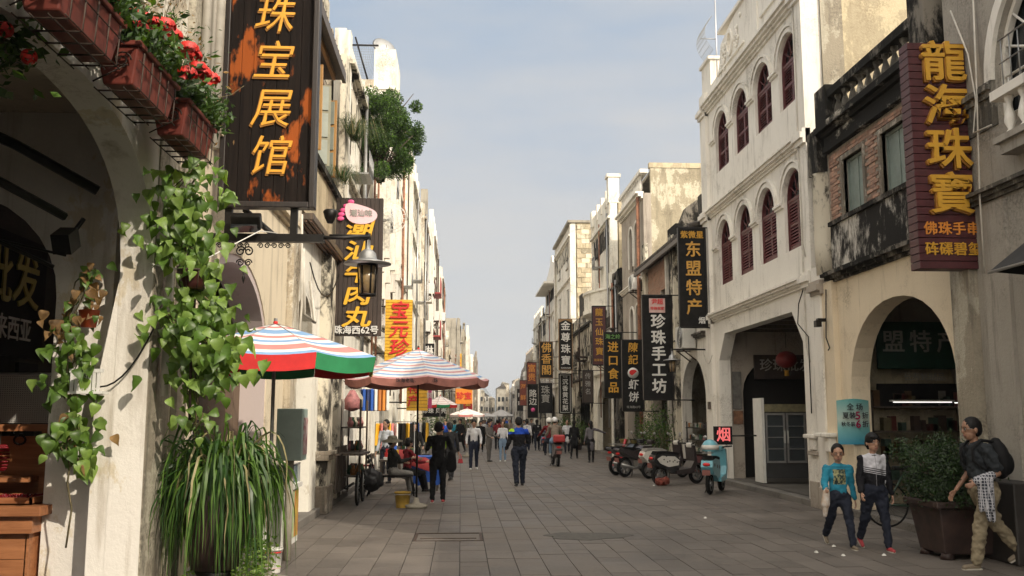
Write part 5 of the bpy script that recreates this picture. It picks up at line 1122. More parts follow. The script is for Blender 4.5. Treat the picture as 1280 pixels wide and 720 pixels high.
# sale poster
s = thing('sale_poster', 'blue green sale poster with red numerals fixed on the cream pillar', 'poster', (6.93, 16.95, 1.2))
def postertex():
    m, t, b = newmat('poster_blue'); L = t.links.new; g_ = nd(t, 'ShaderNodeNewGeometry'); sp = nd(t, 'ShaderNodeSeparateXYZ'); L(g_.outputs['Position'], sp.inputs[0])
    r = nd(t, 'ShaderNodeMapRange'); r.inputs['From Min'].default_value = 1.25; r.inputs['From Max'].default_value = 2.05; L(sp.outputs['Z'], r.inputs['Value'])
    c = nd(t, 'ShaderNodeValToRGB'); e = c.color_ramp.elements; e[0].color = (.03,.25,.38,1); e[1].color = (.10,.36,.36,1); q = e.new(.35); q.color = (.18,.45,.45,1); q = e.new(.55); q.color = (.45,.55,.48,1); L(r.outputs[0], c.inputs['Fac']); L(c.outputs[0], b.inputs['Base Color']); return m
px_ = 6.72
b = MB(); n = 8; vs = []
for k in range(n+1):
    u = k/n; x = 6.66+.58*u; y = 16.55-.05*sin(pi*u); vs += [(x,y,1.25),(x,y,2.02+.03*sin(pi*u)),(x,y+.01,1.25),(x,y+.01,2.02+.03*sin(pi*u))]
fs = []
for k in range(n): o_ = 4*k; fs += [(o_,o_+4,o_+5,o_+1),(o_+2,o_+3,o_+7,o_+6),(o_+1,o_+5,o_+7,o_+3),(o_,o_+2,o_+6,o_+4)]
b.add(vs, fs+[(0,1,3,2),(4*n,4*n+2,4*n+3,4*n+1)]); b.build('sheet', postertex(), s)
bk = mat('ink_black', (.02,.02,.03), .6, .1, 5); cr_ = mat('ink_crimson', (.30,.0,.06), .6, .1, 5)
text('全 场', .13, (6.95,16.46,1.90), bk, s, 0, .002, .003); text('夏装', .12, (6.84,16.46,1.75), bk, s, 0, .002, .004); text('5', .19, (7.00,16.46,1.75), cr_, s, 0, .002, .008); text('折', .12, (7.13,16.46,1.75), bk, s, 0, .002, .003)
text('秋冬装', .085, (6.82,16.46,1.60), bk, s, 0, .002, .003); text('6', .19, (7.00,16.46,1.60), cr_, s, 0, .002, .008); text('折', .12, (7.13,16.46,1.60), bk, s, 0, .002, .003)
MB().box(6.9,7.1,16.6,17.02,1.3,1.34).build('bracket', iron, s)
# shop sign inside the white building arcade, lantern, fridges
s = thing('arcade_shop_sign', 'dim wooden sign with pale characters inside the white building arcade', 'sign', (8.4, 23, 3)); MB().box(7.9,9.6,25.12,25.2,2.75,3.4).build('board', brownb, s); text('珍珠批发', .36, (8.75,25.1,3.1), greyl, s, 0, .006, .006)
ln = thing('red_lantern', 'large red round lantern hanging inside the white building arcade', 'lantern', (8.35, 23.9, 3.0)); MB().ell((8.35,23.9,3.2), (.27,.27,.22), 16, 10).build('shade', mat('lantern_red', (.20,.012,.012), .6, .2, 5), ln); MB().tube([(8.35,23.9,3.5),(8.35,23.9,4.0)], .01, 4).build('cord', iron, ln); MB().lathe([(.06,-.42),(.05,-.3),(.08,-.28)], (8.35,23.9,3.2), 10).build('tassel', gold, ln)
def fridge(x, y, label):
    f_ = thing('drinks_fridge', label, 'fridge', (x, y, .12)); b = MB(); b.box(x-.52,x+.52,y,y+.6,.25,2.05); b.build('casing', mat('fridge_dark', (.05,.05,.05), .5, .1, 4), f_, bevel=.01)
    MB().box(x-.60,x-.53,y-.05,y+.62,.14,2.2).build('side_panel', plasticw, f_); MB().box(x-.52,x+.52,y-.03,y-.0,1.86,2.05).build('header', mat('fridge_header', (.25,.22,.12), .5, .2, 8), f_)
    for q in (-1, 1):
        d = MB(); cx = x+q*.26; d.plate([(cx-.24,.62),(cx+.24,.62),(cx+.24,1.83),(cx-.24,1.83)], [[(cx-.20,.67),(cx+.20,.67),(cx+.20,1.78),(cx-.20,1.78)]], lambda dd,u,v: (u,dd,v), y-.05, y-.01); dd_ = d.build('door', alum, f_)
        MB().box(cx-.2,cx+.2,y-.02,y-.01,.67,1.78).build('pane', glass, dd_)
        for zz in (.95,1.23,1.5): MB().box(cx-.2,cx+.2,y-.035,y-.022,zz,zz+.02).build('shelf', alum, dd_)
        MB().box(cx-.02*q-.01-q*.2,cx-.02*q+.01-q*.2,y-.09,y-.05,1.1,1.4).build('handle', plasticw, dd_)
fridge(7.98, 23.1, 'two door glass drinks fridge standing in the white building arcade')
# left: awning clothes, wall things
def lumpy(o, vox, amp, size, smooth=1):
    m = o.modifiers.new('remesh', 'REMESH'); m.mode = 'VOXEL'; m.voxel_size = vox; m.use_smooth_shade = True
    key = 'folds_%d' % int(size*1000); t = bpy.data.textures.get(key) or bpy.data.textures.new(key, 'CLOUDS'); t.noise_scale = size; t.noise_depth = 3
    d = o.modifiers.new('folds', 'DISPLACE'); d.texture = t; d.strength = amp; d.mid_level = .5; d.texture_coords = 'LOCAL'; return o
# ================================================================ UMBRELLAS
cw = mat('canvas_white', (.80,.78,.74), .8, .05, 5); cb = mat('canvas_blue', (.22,.38,.62), .8, .08, 5); crd = mat('canvas_pink_red', (.68,.24,.22), .8, .08, 5)
vr = mat('valance_red', (.70,.03,.03), .75, .1, 5); vg = mat('valance_green', (.03,.26,.10), .75, .1, 5); vy = mat('valance_yellow', (.65,.50,.05), .75, .1, 5)
cbl = mat('canvas_faded_blue', (.22,.36,.58), .85, .12, 9); crf = mat('canvas_faded_rose', (.55,.28,.29), .85, .12, 9); cwf = mat('canvas_faded_white', (.68,.66,.65), .85, .08, 9)
vm = mat('valance_rose_brown', (.52,.22,.18), .8, .15, 6); cgr = mat('canvas_grey', (.42,.42,.42), .8, .08, 5); cpk = mat('canvas_pale_pink', (.72,.58,.55), .8, .1, 5)
def umbrella(label, c, R, zt, zr, val, stripes, vals, rot=0., n=8, pole=True, ring=15, thick=.0, scal=0., tilt=0.):
    u = thing('parasol', label, 'parasol', (c[0], c[1], 0), 0, 'parasols along the left side'); H_ = zt-zr
    def pt(f, a, sg_):     # f 0..1 radius, a angle, sg_ sag factor
        z = zt-H_*(f**1.12)-sg_*f*.035*R; return (c[0]+R*f*cos(a), c[1]+R*f*sin(a), z+tilt*R*f*cos(a))
    sub = 6
    for k in range(n):
        a0 = rot+2*pi*k/n; a1 = rot+2*pi*(k+1)/n; b = MB(); seq = []
        m = ring
        for j in range(m+1):
            f = j/m
            for i in range(sub+1):
                s_ = i/sub; x0_, y0_, z0_ = pt(f, a0, 0); x1_, y1_, z1_ = pt(f, a1, 0)
                sg_ = sin(pi*s_)*.03*R*f
                seq.append((x0_+(x1_-x0_)*s_, y0_+(y1_-y0_)*s_, z0_+(z1_-z0_)*s_-sg_))
        fs = []; mi = []
        for j in range(m):
            for i in range(sub):
                o_ = j*(sub+1)+i; fs.append((o_, o_+1, o_+sub+2, o_+sub+1)); mi.append(j % len(stripes))
        b.v = seq; b.f = fs; b.mi = mi; b.sm = [True]*len(fs)
        p = b.build('canopy_panel', stripes, u)
        b = MB(); e = seq[-(sub+1):]; vs = []
        q = random.Random(k+int(R*100))
        for i, v in enumerate(e):
            s_ = i/sub; dr = val*(1-.0*(1-sin(pi*s_)))*(1 if scal == 0 else (1-scal+scal*sin(pi*s_)**.6)); inw = 1-.02*q.uniform(.2,1.6)
            vs += [v, (c[0]+(v[0]-c[0])*inw, c[1]+(v[1]-c[1])*inw, v[2]-dr)]
        b.add(vs, [(2*i, 2*i+2, 2*i+3, 2*i+1) for i in range(sub)], True); b.build('valance', vals[k % len(vals)], p)
    b = MB()
    for k in range(n): a0 = rot+2*pi*k/n; b.tube([pt(j/5, a0, .25) for j in range(6)], .008, 4)
    for k in range(n): a0 = rot+2*pi*k/n; p1 = pt(.55, a0, .3); b.tube([(c[0], c[1], zr-.05), p1], .006, 4)
    b.build('ribs', steel, u)
    if pole: MB().tube([(c[0],c[1],0),(c[0],c[1],zt+.06)], .02, 8).build('pole', steel if R < 1.3 else iron, u); MB().lathe([(.2,.0),(.22,.06),(.06,.10),(.04,.2)], (c[0],c[1],0), 14).build('base', concrete, u)
    MB().lathe([(.02,-.02),(.025,.02),(.008,.05)], (c[0],c[1],zt), 8).build('finial', vr, u); return u
st1 = [cw, crd, cw, cb]; umbrella('striped parasol with red and green valance, nearest on the left', (-2.02,10.35), 1.15, 2.73, 2.36, .16, [cw, cw, crd, cw, cb, cb, cw, crd, cw, cb, cw, crd, crd, cw, cb], [vr, vg, vy, vr, vg, vr, vy, vg], rot=R_(-103.5), ring=15, tilt=0)
umbrella('wide faded striped parasol with rose brown valance behind the first', (-.84,18.6), 1.42, 3.05, 2.46, .14, [cwf, crf, cwf, cbl], [vm], rot=R_(10), scal=.2, ring=22)
umbrella('small pink white parasol with green, red and yellow valance', (-.72,33.2), .58*1.05, 2.47, 2.17, .10, [cpk, cpk, cw], [vg, vr, vy, vr], rot=R_(-100))
umbrella('pale pink low parasol past the small pink one', (.28,42.4), .82, 2.12, 1.86, .09, [cpk, cw, cpk], [cpk, crd], rot=.3)
umbrella('flat grey parasol among the far crowd', (1.62,58.5), .62, 2.02, 1.80, .05, [cgr], [cgr], rot=.2)
umbrella('larger grey domed parasol right of the flat one', (2.62,62), .85, 2.25, 1.85, .06, [cgr], [cgr], rot=.5)
text('珠海老街海产品珍珠', .085, (-.80, 17.27, 2.385), bk, None, 0, .001, .002, name='lettering')['label'] = 'small dark lettering on the rose brown parasol valance'
_t = bpy.data.objects[-1] if 0 else None
# ================================================================ PLANTERS with red flowers
def planter(y0, y1, label, fl_n, seed):
    q = random.Random(seed); p = thing('flower_planter', label, 'planter', (-2.3, (y0+y1)/2, 3.8), 0, 'red planters along the near arch')
    y0 += .05; y1 -= .09; x0, x1, z0, z1 = -2.42, -2.14, 3.90, 4.15; b = MB(); t_ = .03
    t_ = .045; v = [(x0+t_,y0+t_,z0),(x1-t_,y0+t_,z0),(x1-t_,y1-t_,z0),(x0+t_,y1-t_,z0),(x0,y0,z1),(x1,y0,z1),(x1,y1,z1),(x0,y1,z1)]
    b.add(v, [(0,3,2,1),(0,1,5,4),(1,2,6,5),(2,3,7,6),(3,0,4,7),(4,5,6,7)]); b.build('box', terra, p, bevel=.012)
    b = MB(); b.box(x0-.02,x1+.02,y0-.02,y0+.02,z1,z1+.035); b.box(x0-.02,x1+.02,y1-.02,y1+.02,z1,z1+.035); b.box(x0-.02,x0+.02,y0+.02,y1-.02,z1,z1+.035); b.box(x1-.02,x1+.02,y0+.02,y1-.02,z1,z1+.035); b.build('rim', terra, p, bevel=.008)
    b = MB(); b.box(x0+.04,x1-.04,y0+.04,y1-.04,z1-.01,z1+.02); b.build('soil', mat('soil', (.03,.02,.013), .95, .2, 20), p)
    b = MB(); n = 5
    for k in range(n):
        y = y0+.08+(y1-y0-.16)*k/(n-1); b.tube([(x1+.012,y,z1-.02),(x1+.0,y,z0-.03),(x0,y,z0-.03)], .007, 4)
    for xx in (x1, x1-.09, x0+.09, x0): b.tube([(xx,y0+.02,z0-.03),(xx,y1-.02,z0-.03)], .006, 4)
    b.tube([(x1+.01,y0+.0,z1-.10),(x1+.01,y1,z1-.10)], .006, 4); b.tube([(c_[0], y0-.012, c_[2]) for c_ in scroll((x1-.10,0,z0+.15), .06, 1.5)], .006, 4); b.tube([(x0,y0-.01,z0),(x1-.06,y0-.012,z0+.12)], .006, 4)
    b.build('wire_holder', ironr, p)
    r_ = thing('ixora_plant', label.replace('planter', 'flowering shrub').replace('red plastic ', 'leafy '), 'plant', (-2.3, (y0+y1)/2, 4.07))
    pts = []
    for k in range(2200):
        c = Vector((-2.28+q.gauss(0,.12), q.uniform(y0-.05,y1+.10), 4.16+abs(q.gauss(0,.13)))); pts.append((c, (q.gauss(0,.5)+.2, q.gauss(0,.6), .6)))
    leaves(pts, .075, [green_a, green_d, green_e, green_e], 'foliage', r_, q, aspect=.5, droop=-.1)['kind'] = 'stuff'
    b = MB()
    for k in range(22): a_ = Vector((-2.28+q.gauss(0,.05), q.uniform(y0+.1,y1-.1), 4.15)); b.tube([a_, a_+Vector((q.gauss(0,.08),q.gauss(0,.08),.28))], .005, 4)
    b.build('stem', stemm, r_)
    spots_ = {23: [(-2.26,6.05,4.33),(-2.22,6.15,4.39),(-2.18,6.25,4.40),(-2.14,6.35,4.41),(-2.10,6.45,4.45),(-2.08,6.55,4.42),(-2.22,6.05,4.29),(-2.20,6.20,4.32)], 24: [(-2.05,6.95,4.43),(-2.06,6.90,4.46),(-2.02,6.75,4.21),(-2.00,7.05,4.33),(-1.96,7.15,4.32),(-2.02,7.00,4.35)]}.get(seed)
    for k in range(len(spots_) if spots_ else fl_n):
        c = Vector(spots_[k]) if spots_ else Vector((-2.16+q.gauss(0,.07), q.uniform(y0,y1+.05), 4.34+q.uniform(-.08,.10))); b = MB()
        for i in range(110):
            d = Vector((q.gauss(0,1),q.gauss(0,1),abs(q.gauss(0,.7))-.1)).normalized(); pp = c+Vector((d.x*.072,d.y*.075,d.z*.05)); a_ = d.orthogonal().normalized(); e_ = d.cross(a_)
            s_ = .016; b.add([pp+a_*s_+d*.004, pp+e_*s_, pp-a_*s_+d*.004, pp-e_*s_], [(0,1,2,3)]); b.add([pp+(a_+e_)*s_*.7+d*.006, pp-(a_-e_)*s_*.7+d*.004, pp-(a_+e_)*s_*.7+d*.006, pp+(a_-e_)*s_*.7+d*.004], [(0,1,2,3)])
        b.build('flower_head', flower, r_)
planter(3.75, 4.72, 'red plastic planter at the top left corner', 3, 21)
planter(4.88, 5.88, 'red plastic planter second from the top left', 6, 22)
planter(6.03, 7.02, 'red plastic planter under the brightest red flowers', 15, 23)
planter(7.16, 8.10, 'red plastic planter nearest the charred sign', 7, 24)
# plants right at the top left, in front of the arch
hb = thing('hanging_ixora', 'leafy ixora with few red flowers at the left picture edge', 'plant', (-2.95, 5.4, 4.0)); q = random.Random(5); pts = []
for k in range(420): c = Vector((-2.78+q.gauss(0,.14), 5.45+q.gauss(0,.16), 3.95+q.gauss(0,.16))); pts.append((c, (q.gauss(.3,.5), q.gauss(-.3,.6), .3)))
leaves(pts, .10, [green_a, green_d, green_e], 'foliage', hb, q, aspect=.5)['kind'] = 'stuff'
MB().tube([(-2.6,5.6,4.15),(-2.7,5.5,4.0),(-2.8,5.45,3.7)], .012, 5).build('stem', stemm, hb)
for cc in ((-2.62,5.3,3.92),(-2.5,5.35,3.78)):
    b = MB()
    for i in range(60):
        d = Vector((q.gauss(0,1),q.gauss(0,1),q.gauss(0,1))).normalized(); pp = Vector(cc)+d*.045; a_ = d.orthogonal().normalized(); e_ = d.cross(a_); s_ = .014; b.add([pp+a_*s_, pp+e_*s_, pp-a_*s_, pp-e_*s_], [(0,1,2,3)])
    b.build('flower_head', flower, hb)
# white balcony rail above the planters
rl = thing('white_rail', 'white painted wooden rail behind the red flowers', 'railing', (-2.55, 6.4, 4.35)); b = MB(); b.tube([(-2.5,4.6,4.98),(-2.5,6.7,4.98),(-2.5,7.1,4.93),(-2.5,7.75,4.62),(-2.5,8.05,4.35)], .028, 6); b.build('handrail', whiteL, rl)
for k in range(13): y = 5.0+.22*k; zt_ = 4.97 if y < 6.8 else 4.97-.6*(y-6.8); o_ = MB().box(-2.512,-2.488,y-.012,y+.012,4.33,max(4.4, zt_)).build('baluster', whiteL, rl)
# climber over the rail
hb = thing('rail_climber', 'thin dark climber tangled over the white rail', 'plant', (-2.4, 7.2, 4.5)); pts = []
for k in range(900): t = q.uniform(0,1); c = Vector((-2.3+q.gauss(0,.10), 6.5+1.9*t+q.gauss(0,.1), 4.75-.25*t+q.gauss(0,.2))); pts.append((c, (q.gauss(.3,.5), q.gauss(-.3,.6), .0)))
leaves(pts, .055, [green_d, green_e, leaf_dry], 'foliage', hb, q, aspect=.35)['kind'] = 'stuff'
b = MB()
for k in range(26):
    p = Vector((-2.4+q.gauss(0,.05), q.uniform(6.6,8.2), 4.4)); pp = [p]
    for j in range(5): p = p+Vector((q.gauss(.02,.06), q.gauss(.02,.09), q.gauss(.06,.07))); pp.append(p)
    b.tube(pp, .004, 3)
b.build('stem', stemm, hb)
# ================================================================ VINES with single leaves
LM = [leaf_mesh('leaf', vine_b), leaf_mesh('leaf', vine_a), leaf_mesh('leaf', leaf_dry), leaf_mesh('leaf', green_a)]
def vine(label, path, n, size, spread, seed, w_=(5,4,0,2), pot=None):
    q = random.Random(seed); v = thing('heartleaf_vine', label, 'vine', path[0], 0, 'leafy vines on the near pier'); P = [Vector(p) for p in path]
    b = MB()
    for s_ in range(4): b.tube([p+Vector((q.gauss(0,.03),q.gauss(0,.03),q.gauss(0,.03))) for p in P], .006, 4)
    b.build('stem', stemm, v); pool = sum([[i]*k for i, k in enumerate(w_)], []); base = v.location
    for k in range(n):
        t = (k+q.random())/n*(len(P)-1); i = min(int(t), len(P)-2); c = P[i].lerp(P[i+1], t-i)+Vector((q.gauss(0,spread), q.gauss(0,spread*.8), q.gauss(0,spread*.5)))
        tip = Vector((q.gauss(.1,.45), q.gauss(-.15,.35), -1+q.gauss(0,.35))).normalized(); nn = Vector((q.gauss(.35,.4), q.gauss(-.9,.4), q.gauss(.45,.35))); nn = (nn-tip*nn.dot(tip)).normalized(); side_ = tip.cross(nn).normalized()
        s_ = size*q.uniform(.65, 1.25); M = Matrix((side_*s_, tip*s_, nn*s_)).transposed().to_4x4(); M.translation = c-base
        inst(LM[pool[q.randrange(len(pool))]], 'leaf', v, M)
    return v
vine('bright green vine cluster highest on the pier, below the planters', [(-2.25,7.95,3.82),(-2.38,7.9,3.55),(-2.30,7.95,3.40),(-2.38,7.9,3.2),(-2.25,8.0,3.1)], 225, .098, .17, 31)
vine('vine cluster around the small wire pot on the pier', [(-2.22,8.05,3.02),(-2.28,8.0,2.85),(-2.16,8.05,2.68),(-2.10,8.1,2.55)], 135, .092, .13, 32)
vine('widest vine cluster beside the striped parasol', [(-2.42,7.95,2.55),(-2.25,8.0,2.45),(-2.12,8.05,2.35),(-2.05,8.1,2.2),(-2.2,8.05,2.1)], 235, .098, .18, 33)
vine('lowest thin vine strand above the long grass plant', [(-2.2,8.05,2.1),(-2.25,8.1,1.95),(-2.18,8.1,1.75),(-2.22,8.1,1.62)], 60, .082, .09, 34)
vine('half withered vine inside the arch, highest on the inner pier', [(-3.05,7.95,2.95),(-3.12,7.9,2.75),(-3.2,7.9,2.5),(-3.2,7.9,2.35)], 80, .07, .09, 35, (1,2,8,1))
vine('green vine spilling from the pale slatted basket', [(-3.18,7.8,2.36),(-3.08,7.8,2.2),(-3.2,7.85,2.05),(-3.12,7.85,1.85)], 78, .085, .10, 36, (3,5,0,5))
vine('low vine with large pale leaves and a bare hanging root', [(-3.1,7.8,1.75),(-3.05,7.8,1.62),(-3.15,7.8,1.5),(-3.05,7.85,1.35)], 62, .11, .10, 37, (6,3,1,2))
b = MB(); b.tube([(-3.1,7.82,1.4),(-3.13,7.85,1.2),(-3.08,7.84,1.0),(-3.11,7.85,.7)], .008, 5); tag(b.build('dangling_root', stemm), 'bare brown root dangling below the low vine', 'root')
pt_ = thing('wire_pot', 'small dark plastic pot in a wire ring on the pier', 'pot', (-2.25,7.95,2.78)); MB().lathe([(.085,0),(.10,.05),(.115,.15),(.12,.16)], (-2.25,7.95,2.78), 14).build('pot', mat('dark_red_plastic', (.05,.015,.012), .3, .1, 6), pt_)
b = MB(); b.lathe([(.12,.15),(.128,.15),(.128,.165),(.12,.165)], (-2.25,7.95,2.78), 14, caps=False)
for k in range(7): t = 2*pi*k/7; b.tube([(-2.25+.125*cos(t),7.95+.125*sin(t),2.94),(-2.25+.09*cos(t),7.95+.09*sin(t),2.77)], .004, 4)
b.tube([(-2.25,8.05,2.78),(-2.25,8.0,2.3),(-2.25,8.05,1.7)], .012, 5); b.build('wire_ring', ironr, pt_)
pt_ = thing('orange_pot', 'small orange plastic pot holding the withered vine', 'pot', (-3.08,7.95,2.48)); MB().lathe([(.06,0),(.085,.14),(.09,.14)], (-3.08,7.95,2.46), 12).build('pot', mat('orange_plastic', (.55,.09,.03), .45, .1, 6), pt_)
pt_ = thing('slatted_basket', 'pale slatted plastic basket hung on the inner pier', 'basket', (-3.0,7.9,1.95))
for k in range(7): MB().box(-3.14+.035*k, -3.115+.035*k, 7.80, 7.81, 1.93, 2.1).build('slat', plasticw, pt_)
MB().box(-3.15,-2.88,7.795,7.95,1.91,1.93).build('base', plasticw, pt_); MB().box(-3.15,-2.88,7.797,7.812,2.08,2.11).build('rim', plasticw, pt_)
cables(None, sag((-3.02,7.95,1.98),(-2.55,7.95,2.45),.16), .008, iron).name = 'pier_cable'; tag(bpy.data.objects['pier_cable'], 'thin black cable drooping across the sunlit pier', 'cable')
tag(cables(None, [(-2.62,7.98,3.0),(-2.4,8.2,2.98),(-2.0,9.3,3.55),(-1.9,9.66,3.6)], .006, plasticw, 'tie_wire'), 'thin pale tie wire from the pier to the sign bracket', 'wire')
tag(MB().tube([(-2.53,8.25,1.9),(-2.53,8.25,3.6)], .035, 8).build('pier_pipe', pvc), 'pale vertical pipe beside the near pier', 'pipe')
# big strappy plant
bp_ = thing('strap_leaf_plant', 'big plant with long arching green blades at the foot of the pier', 'plant', (-2.12, 8.6, 0)); q = random.Random(77); b = MB()
for k in range(820):
    a = q.uniform(0, 2*pi); R0 = q.uniform(.0,.20); c = Vector((-2.11+R0*1.3*cos(a), 8.6+R0*sin(a), q.uniform(1.10,1.38))); sp_ = q.uniform(.06,.40); up_ = q.uniform(.02,.30)+(.35*q.random() if k % 6 == 0 else 0); dr = q.uniform(.25,1.0)
    o = Vector((cos(a)*1.12, sin(a)*.9, 0)); w_ = q.uniform(.009,.017); pts = []
    for j in range(9):
        t = j/8; pts.append(c+o*sp_*(1-(1-t)**2.0)*1.08+Vector((0,0,up_*4*t*(1-t)*(1-t*.3)*1.0-dr*t**2.2))+Vector((q.gauss(0,.008),q.gauss(0,.008),0)))
    sd = Vector((-sin(a)+q.gauss(0,.5), cos(a)+q.gauss(0,.5), q.gauss(0,.2))).normalized(); vs = []
    for j, p in enumerate(pts):
        if p.z < .05: p.z = .05
        ww = w_*(1-(j/8)**2.5)*(.7+.3*min(1, j/2)); vs += [p-sd*ww, p+sd*ww]
    b.add(vs, [(2*j, 2*j+1, 2*j+3, 2*j+2) for j in range(8)], True, q.choice([0,0,0,1,1,2] if k % 14 else [2]) if k % 14 else 3)
o = b.build('blade', [grassm, green_a, grassl, grassd], bp_); o['kind'] = 'stuff'
MB().lathe([(.20,.42),(.28,.75),(.30,1.05),(.27,1.1)], (-2.13,8.6,0), 16).build('pot', potb, bp_); MB().lathe([(.16,.0),(.14,.1),(.14,.34),(.18,.42)], (-2.13,8.6,0), 12).build('stand', iron, bp_)
hb = thing('low_herbs', 'low small leaved herbs below the strap leaf plant', 'plant', (-2.1,8.7,0)); pts = [((q.uniform(-2.35,-1.7), q.uniform(8.5,9.2), q.uniform(.1,.66)), (q.gauss(0,1), -.5, .5)) for k in range(1700)]
leaves(pts, .05, [green_a, green_b, green_b], 'foliage', hb, q, aspect=.6)['kind'] = 'stuff'; MB().box(-2.4,-1.85,8.6,9.3,0,.2).build('trough', concrete, hb)
# buckets
def bucket(c, r, h, m, label, band=None, bail=True):
    u = thing('bucket', label, 'bucket', c); MB().lathe([(r*.80,0),(r*.82,.01),(r,h),(r*1.05,h),(r*1.05,h-.02),(r*.97,h-.02),(r*.80,.03)], c, 18).build('body', m, u)
    if band: MB().lathe([(r*.806,.012),(r*.85,h*.2),(r*.852,h*.2),(r*.86,h*.21)], (c[0],c[1],c[2]+.001), 18).build('band', band, u); MB().lathe([(r*.992,h*.82),(r*1.006,h*.88),(r*1.004,h*.82)], c, 18).build('band', band, u)
    if bail: MB().tube([(c[0]+r*1.06*cos(t), c[1]-r*.5, c[2]+h-.02-.20*r*4*sin(t)*.6) for t in [pi*k/10 for k in range(11)]], .005, 4).build('handle', steel, u)
    return u
bucket((-2.10,11.02,0), .115, .27, plasticw, 'white paint bucket with red band at the plant foot', redl); bucket((-1.11,18.7,0), .155, .30, mat('bucket_yellow', (.52,.33,.05), .55, .2, 5), 'yellow plastic bucket on the paving by the seated people', concrete)
# ================================================================ LEFT props
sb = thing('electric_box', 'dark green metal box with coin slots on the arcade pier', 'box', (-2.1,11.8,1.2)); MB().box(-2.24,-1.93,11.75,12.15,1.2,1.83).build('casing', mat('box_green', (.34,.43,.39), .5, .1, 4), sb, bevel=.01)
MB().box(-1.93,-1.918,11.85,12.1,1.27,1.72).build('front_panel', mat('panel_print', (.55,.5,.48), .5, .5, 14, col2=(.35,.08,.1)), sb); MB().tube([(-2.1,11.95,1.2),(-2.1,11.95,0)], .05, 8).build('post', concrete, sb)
_n1 = set(o.name for o in COL.objects)
dc = thing('display_case', 'small glass display case on a white poster covered stand', 'case', (-2.08,12.4,0)); b = MB(); b.box(-2.22,-1.90,12.2,12.9,.12,.82); b.build('stand', plasticw, dc)
MB().box(-2.26,-1.86,12.15,12.95,.82,.88).build('counter', plasticw, dc); pst = mat('poster_mixed', (.55,.45,.08), .5, .3, 5, col2=(.45,.05,.03)); pst2 = mat('poster_green', (.25,.42,.12), .5, .3, 6, col2=(.6,.55,.4)); MB().box(-1.899,-1.893,12.62,12.87,.2,.78).build('poster', pst, dc); MB().box(-1.899,-1.893,12.28,12.58,.2,.78).build('poster', pst2, dc); MB().box(-2.2,-1.95,12.193,12.198,.2,.78).build('poster', plasticw, dc)
MB().box(-2.2,-1.9,12.25,12.85,.88,1.12).build('glass', mat('case_glass', (.18,.24,.23), .1, .2, 5), dc); b = MB()
for a in ((-2.21,12.24),(-1.89,12.24),(-2.21,12.86),(-1.89,12.86)): b.box(a[0]-.008,a[0]+.008,a[1]-.008,a[1]+.008,.88,1.13)
b.box(-2.22,-1.88,12.23,12.87,1.12,1.135); b.build('frame', alum, dc)
dc.location.x -= .24
ct = thing('wooden_cart', 'old dark wooden cart leaning by the peeling pilaster', 'cart', (-2.15,19.6,0)); MB().tube([(-2.25,19.0,.35),(-2.25,20.4,.35)], .03, 6).build('axle', iron, ct)
for k in range(6): MB().box(-2.45+.005*k, -2.42+.005*k, 18.9+.25*k, 19.12+.25*k, .25, 1.15).build('plank', woodo, ct)
for k in range(4): MB().box(-2.45+.14*k, -2.33+.14*k, 18.88, 20.4, .98, 1.02).build('plank', woodo, ct)
for yy in (19.1, 20.1):
    w__ = MB().wheel((-2.02,yy,.33), (1,0,0), .33, .05).build('wheel', rubber, ct); b = MB()
    for k in range(8): t = pi*k/8; b.tube([(-2.02,yy+.3*cos(t),.33+.3*sin(t)),(-2.02,yy-.3*cos(t),.33-.3*sin(t))], .008, 4)
    b.build('spokes', steel, w__)
sh = thing('goods_shelf', 'dark cluttered shelf of trinkets and hanging goods outside the tan house', 'shelf', (-2.3,20.6,0)); b = MB()
for a in (19.9, 21.3): b.box(-2.5,-2.46,a,a+.04,.1,2.1); b.box(-2.1,-2.06,a,a+.04,.1,2.1)
b.build('frame', woodo, sh)
for z in (.5,1.0,1.5): MB().box(-2.5,-2.06,19.9,21.34,z,z+.03).build('shelf', woodo, sh)
q = random.Random(12); gcols = [mat('goods_%s' % n_, c, .7, .3, 9) for n_, c in (('rose',(.5,.2,.2)),('dark',(.06,.05,.05)),('green',(.05,.14,.07)),('cream',(.5,.45,.35)),('orange',(.5,.2,.05)))]
for k in range(26): z = q.choice([.53,1.03,1.53]); c = (q.uniform(-2.4,-2.12), q.uniform(19.95,21.25), z); MB().lathe([(.05,0),(.07,.08),(.03,.16),(.035,.2)], c, 8).build('trinket', q.choice(gcols), sh)
for k, (yy, z, m_, l_) in enumerate(((20.3,2.3,gcols[0],'rose coloured cloth bag hung by the pilaster'),(20.9,2.35,gcols[3],'cream net bag hung by the pilaster'))): hb = thing('hanging_bag', l_, 'bag', (-2.35,yy,z-.4)); MB().lathe([(.03,-.45),(.16,-.40),(.17,-.2),(.05,0)], (-2.3,yy,z), 10).build('bag', m_, hb); MB().tube([(-2.3,yy,z),(-2.5,yy,z+.2)], .006, 4).build('cord', iron, hb)
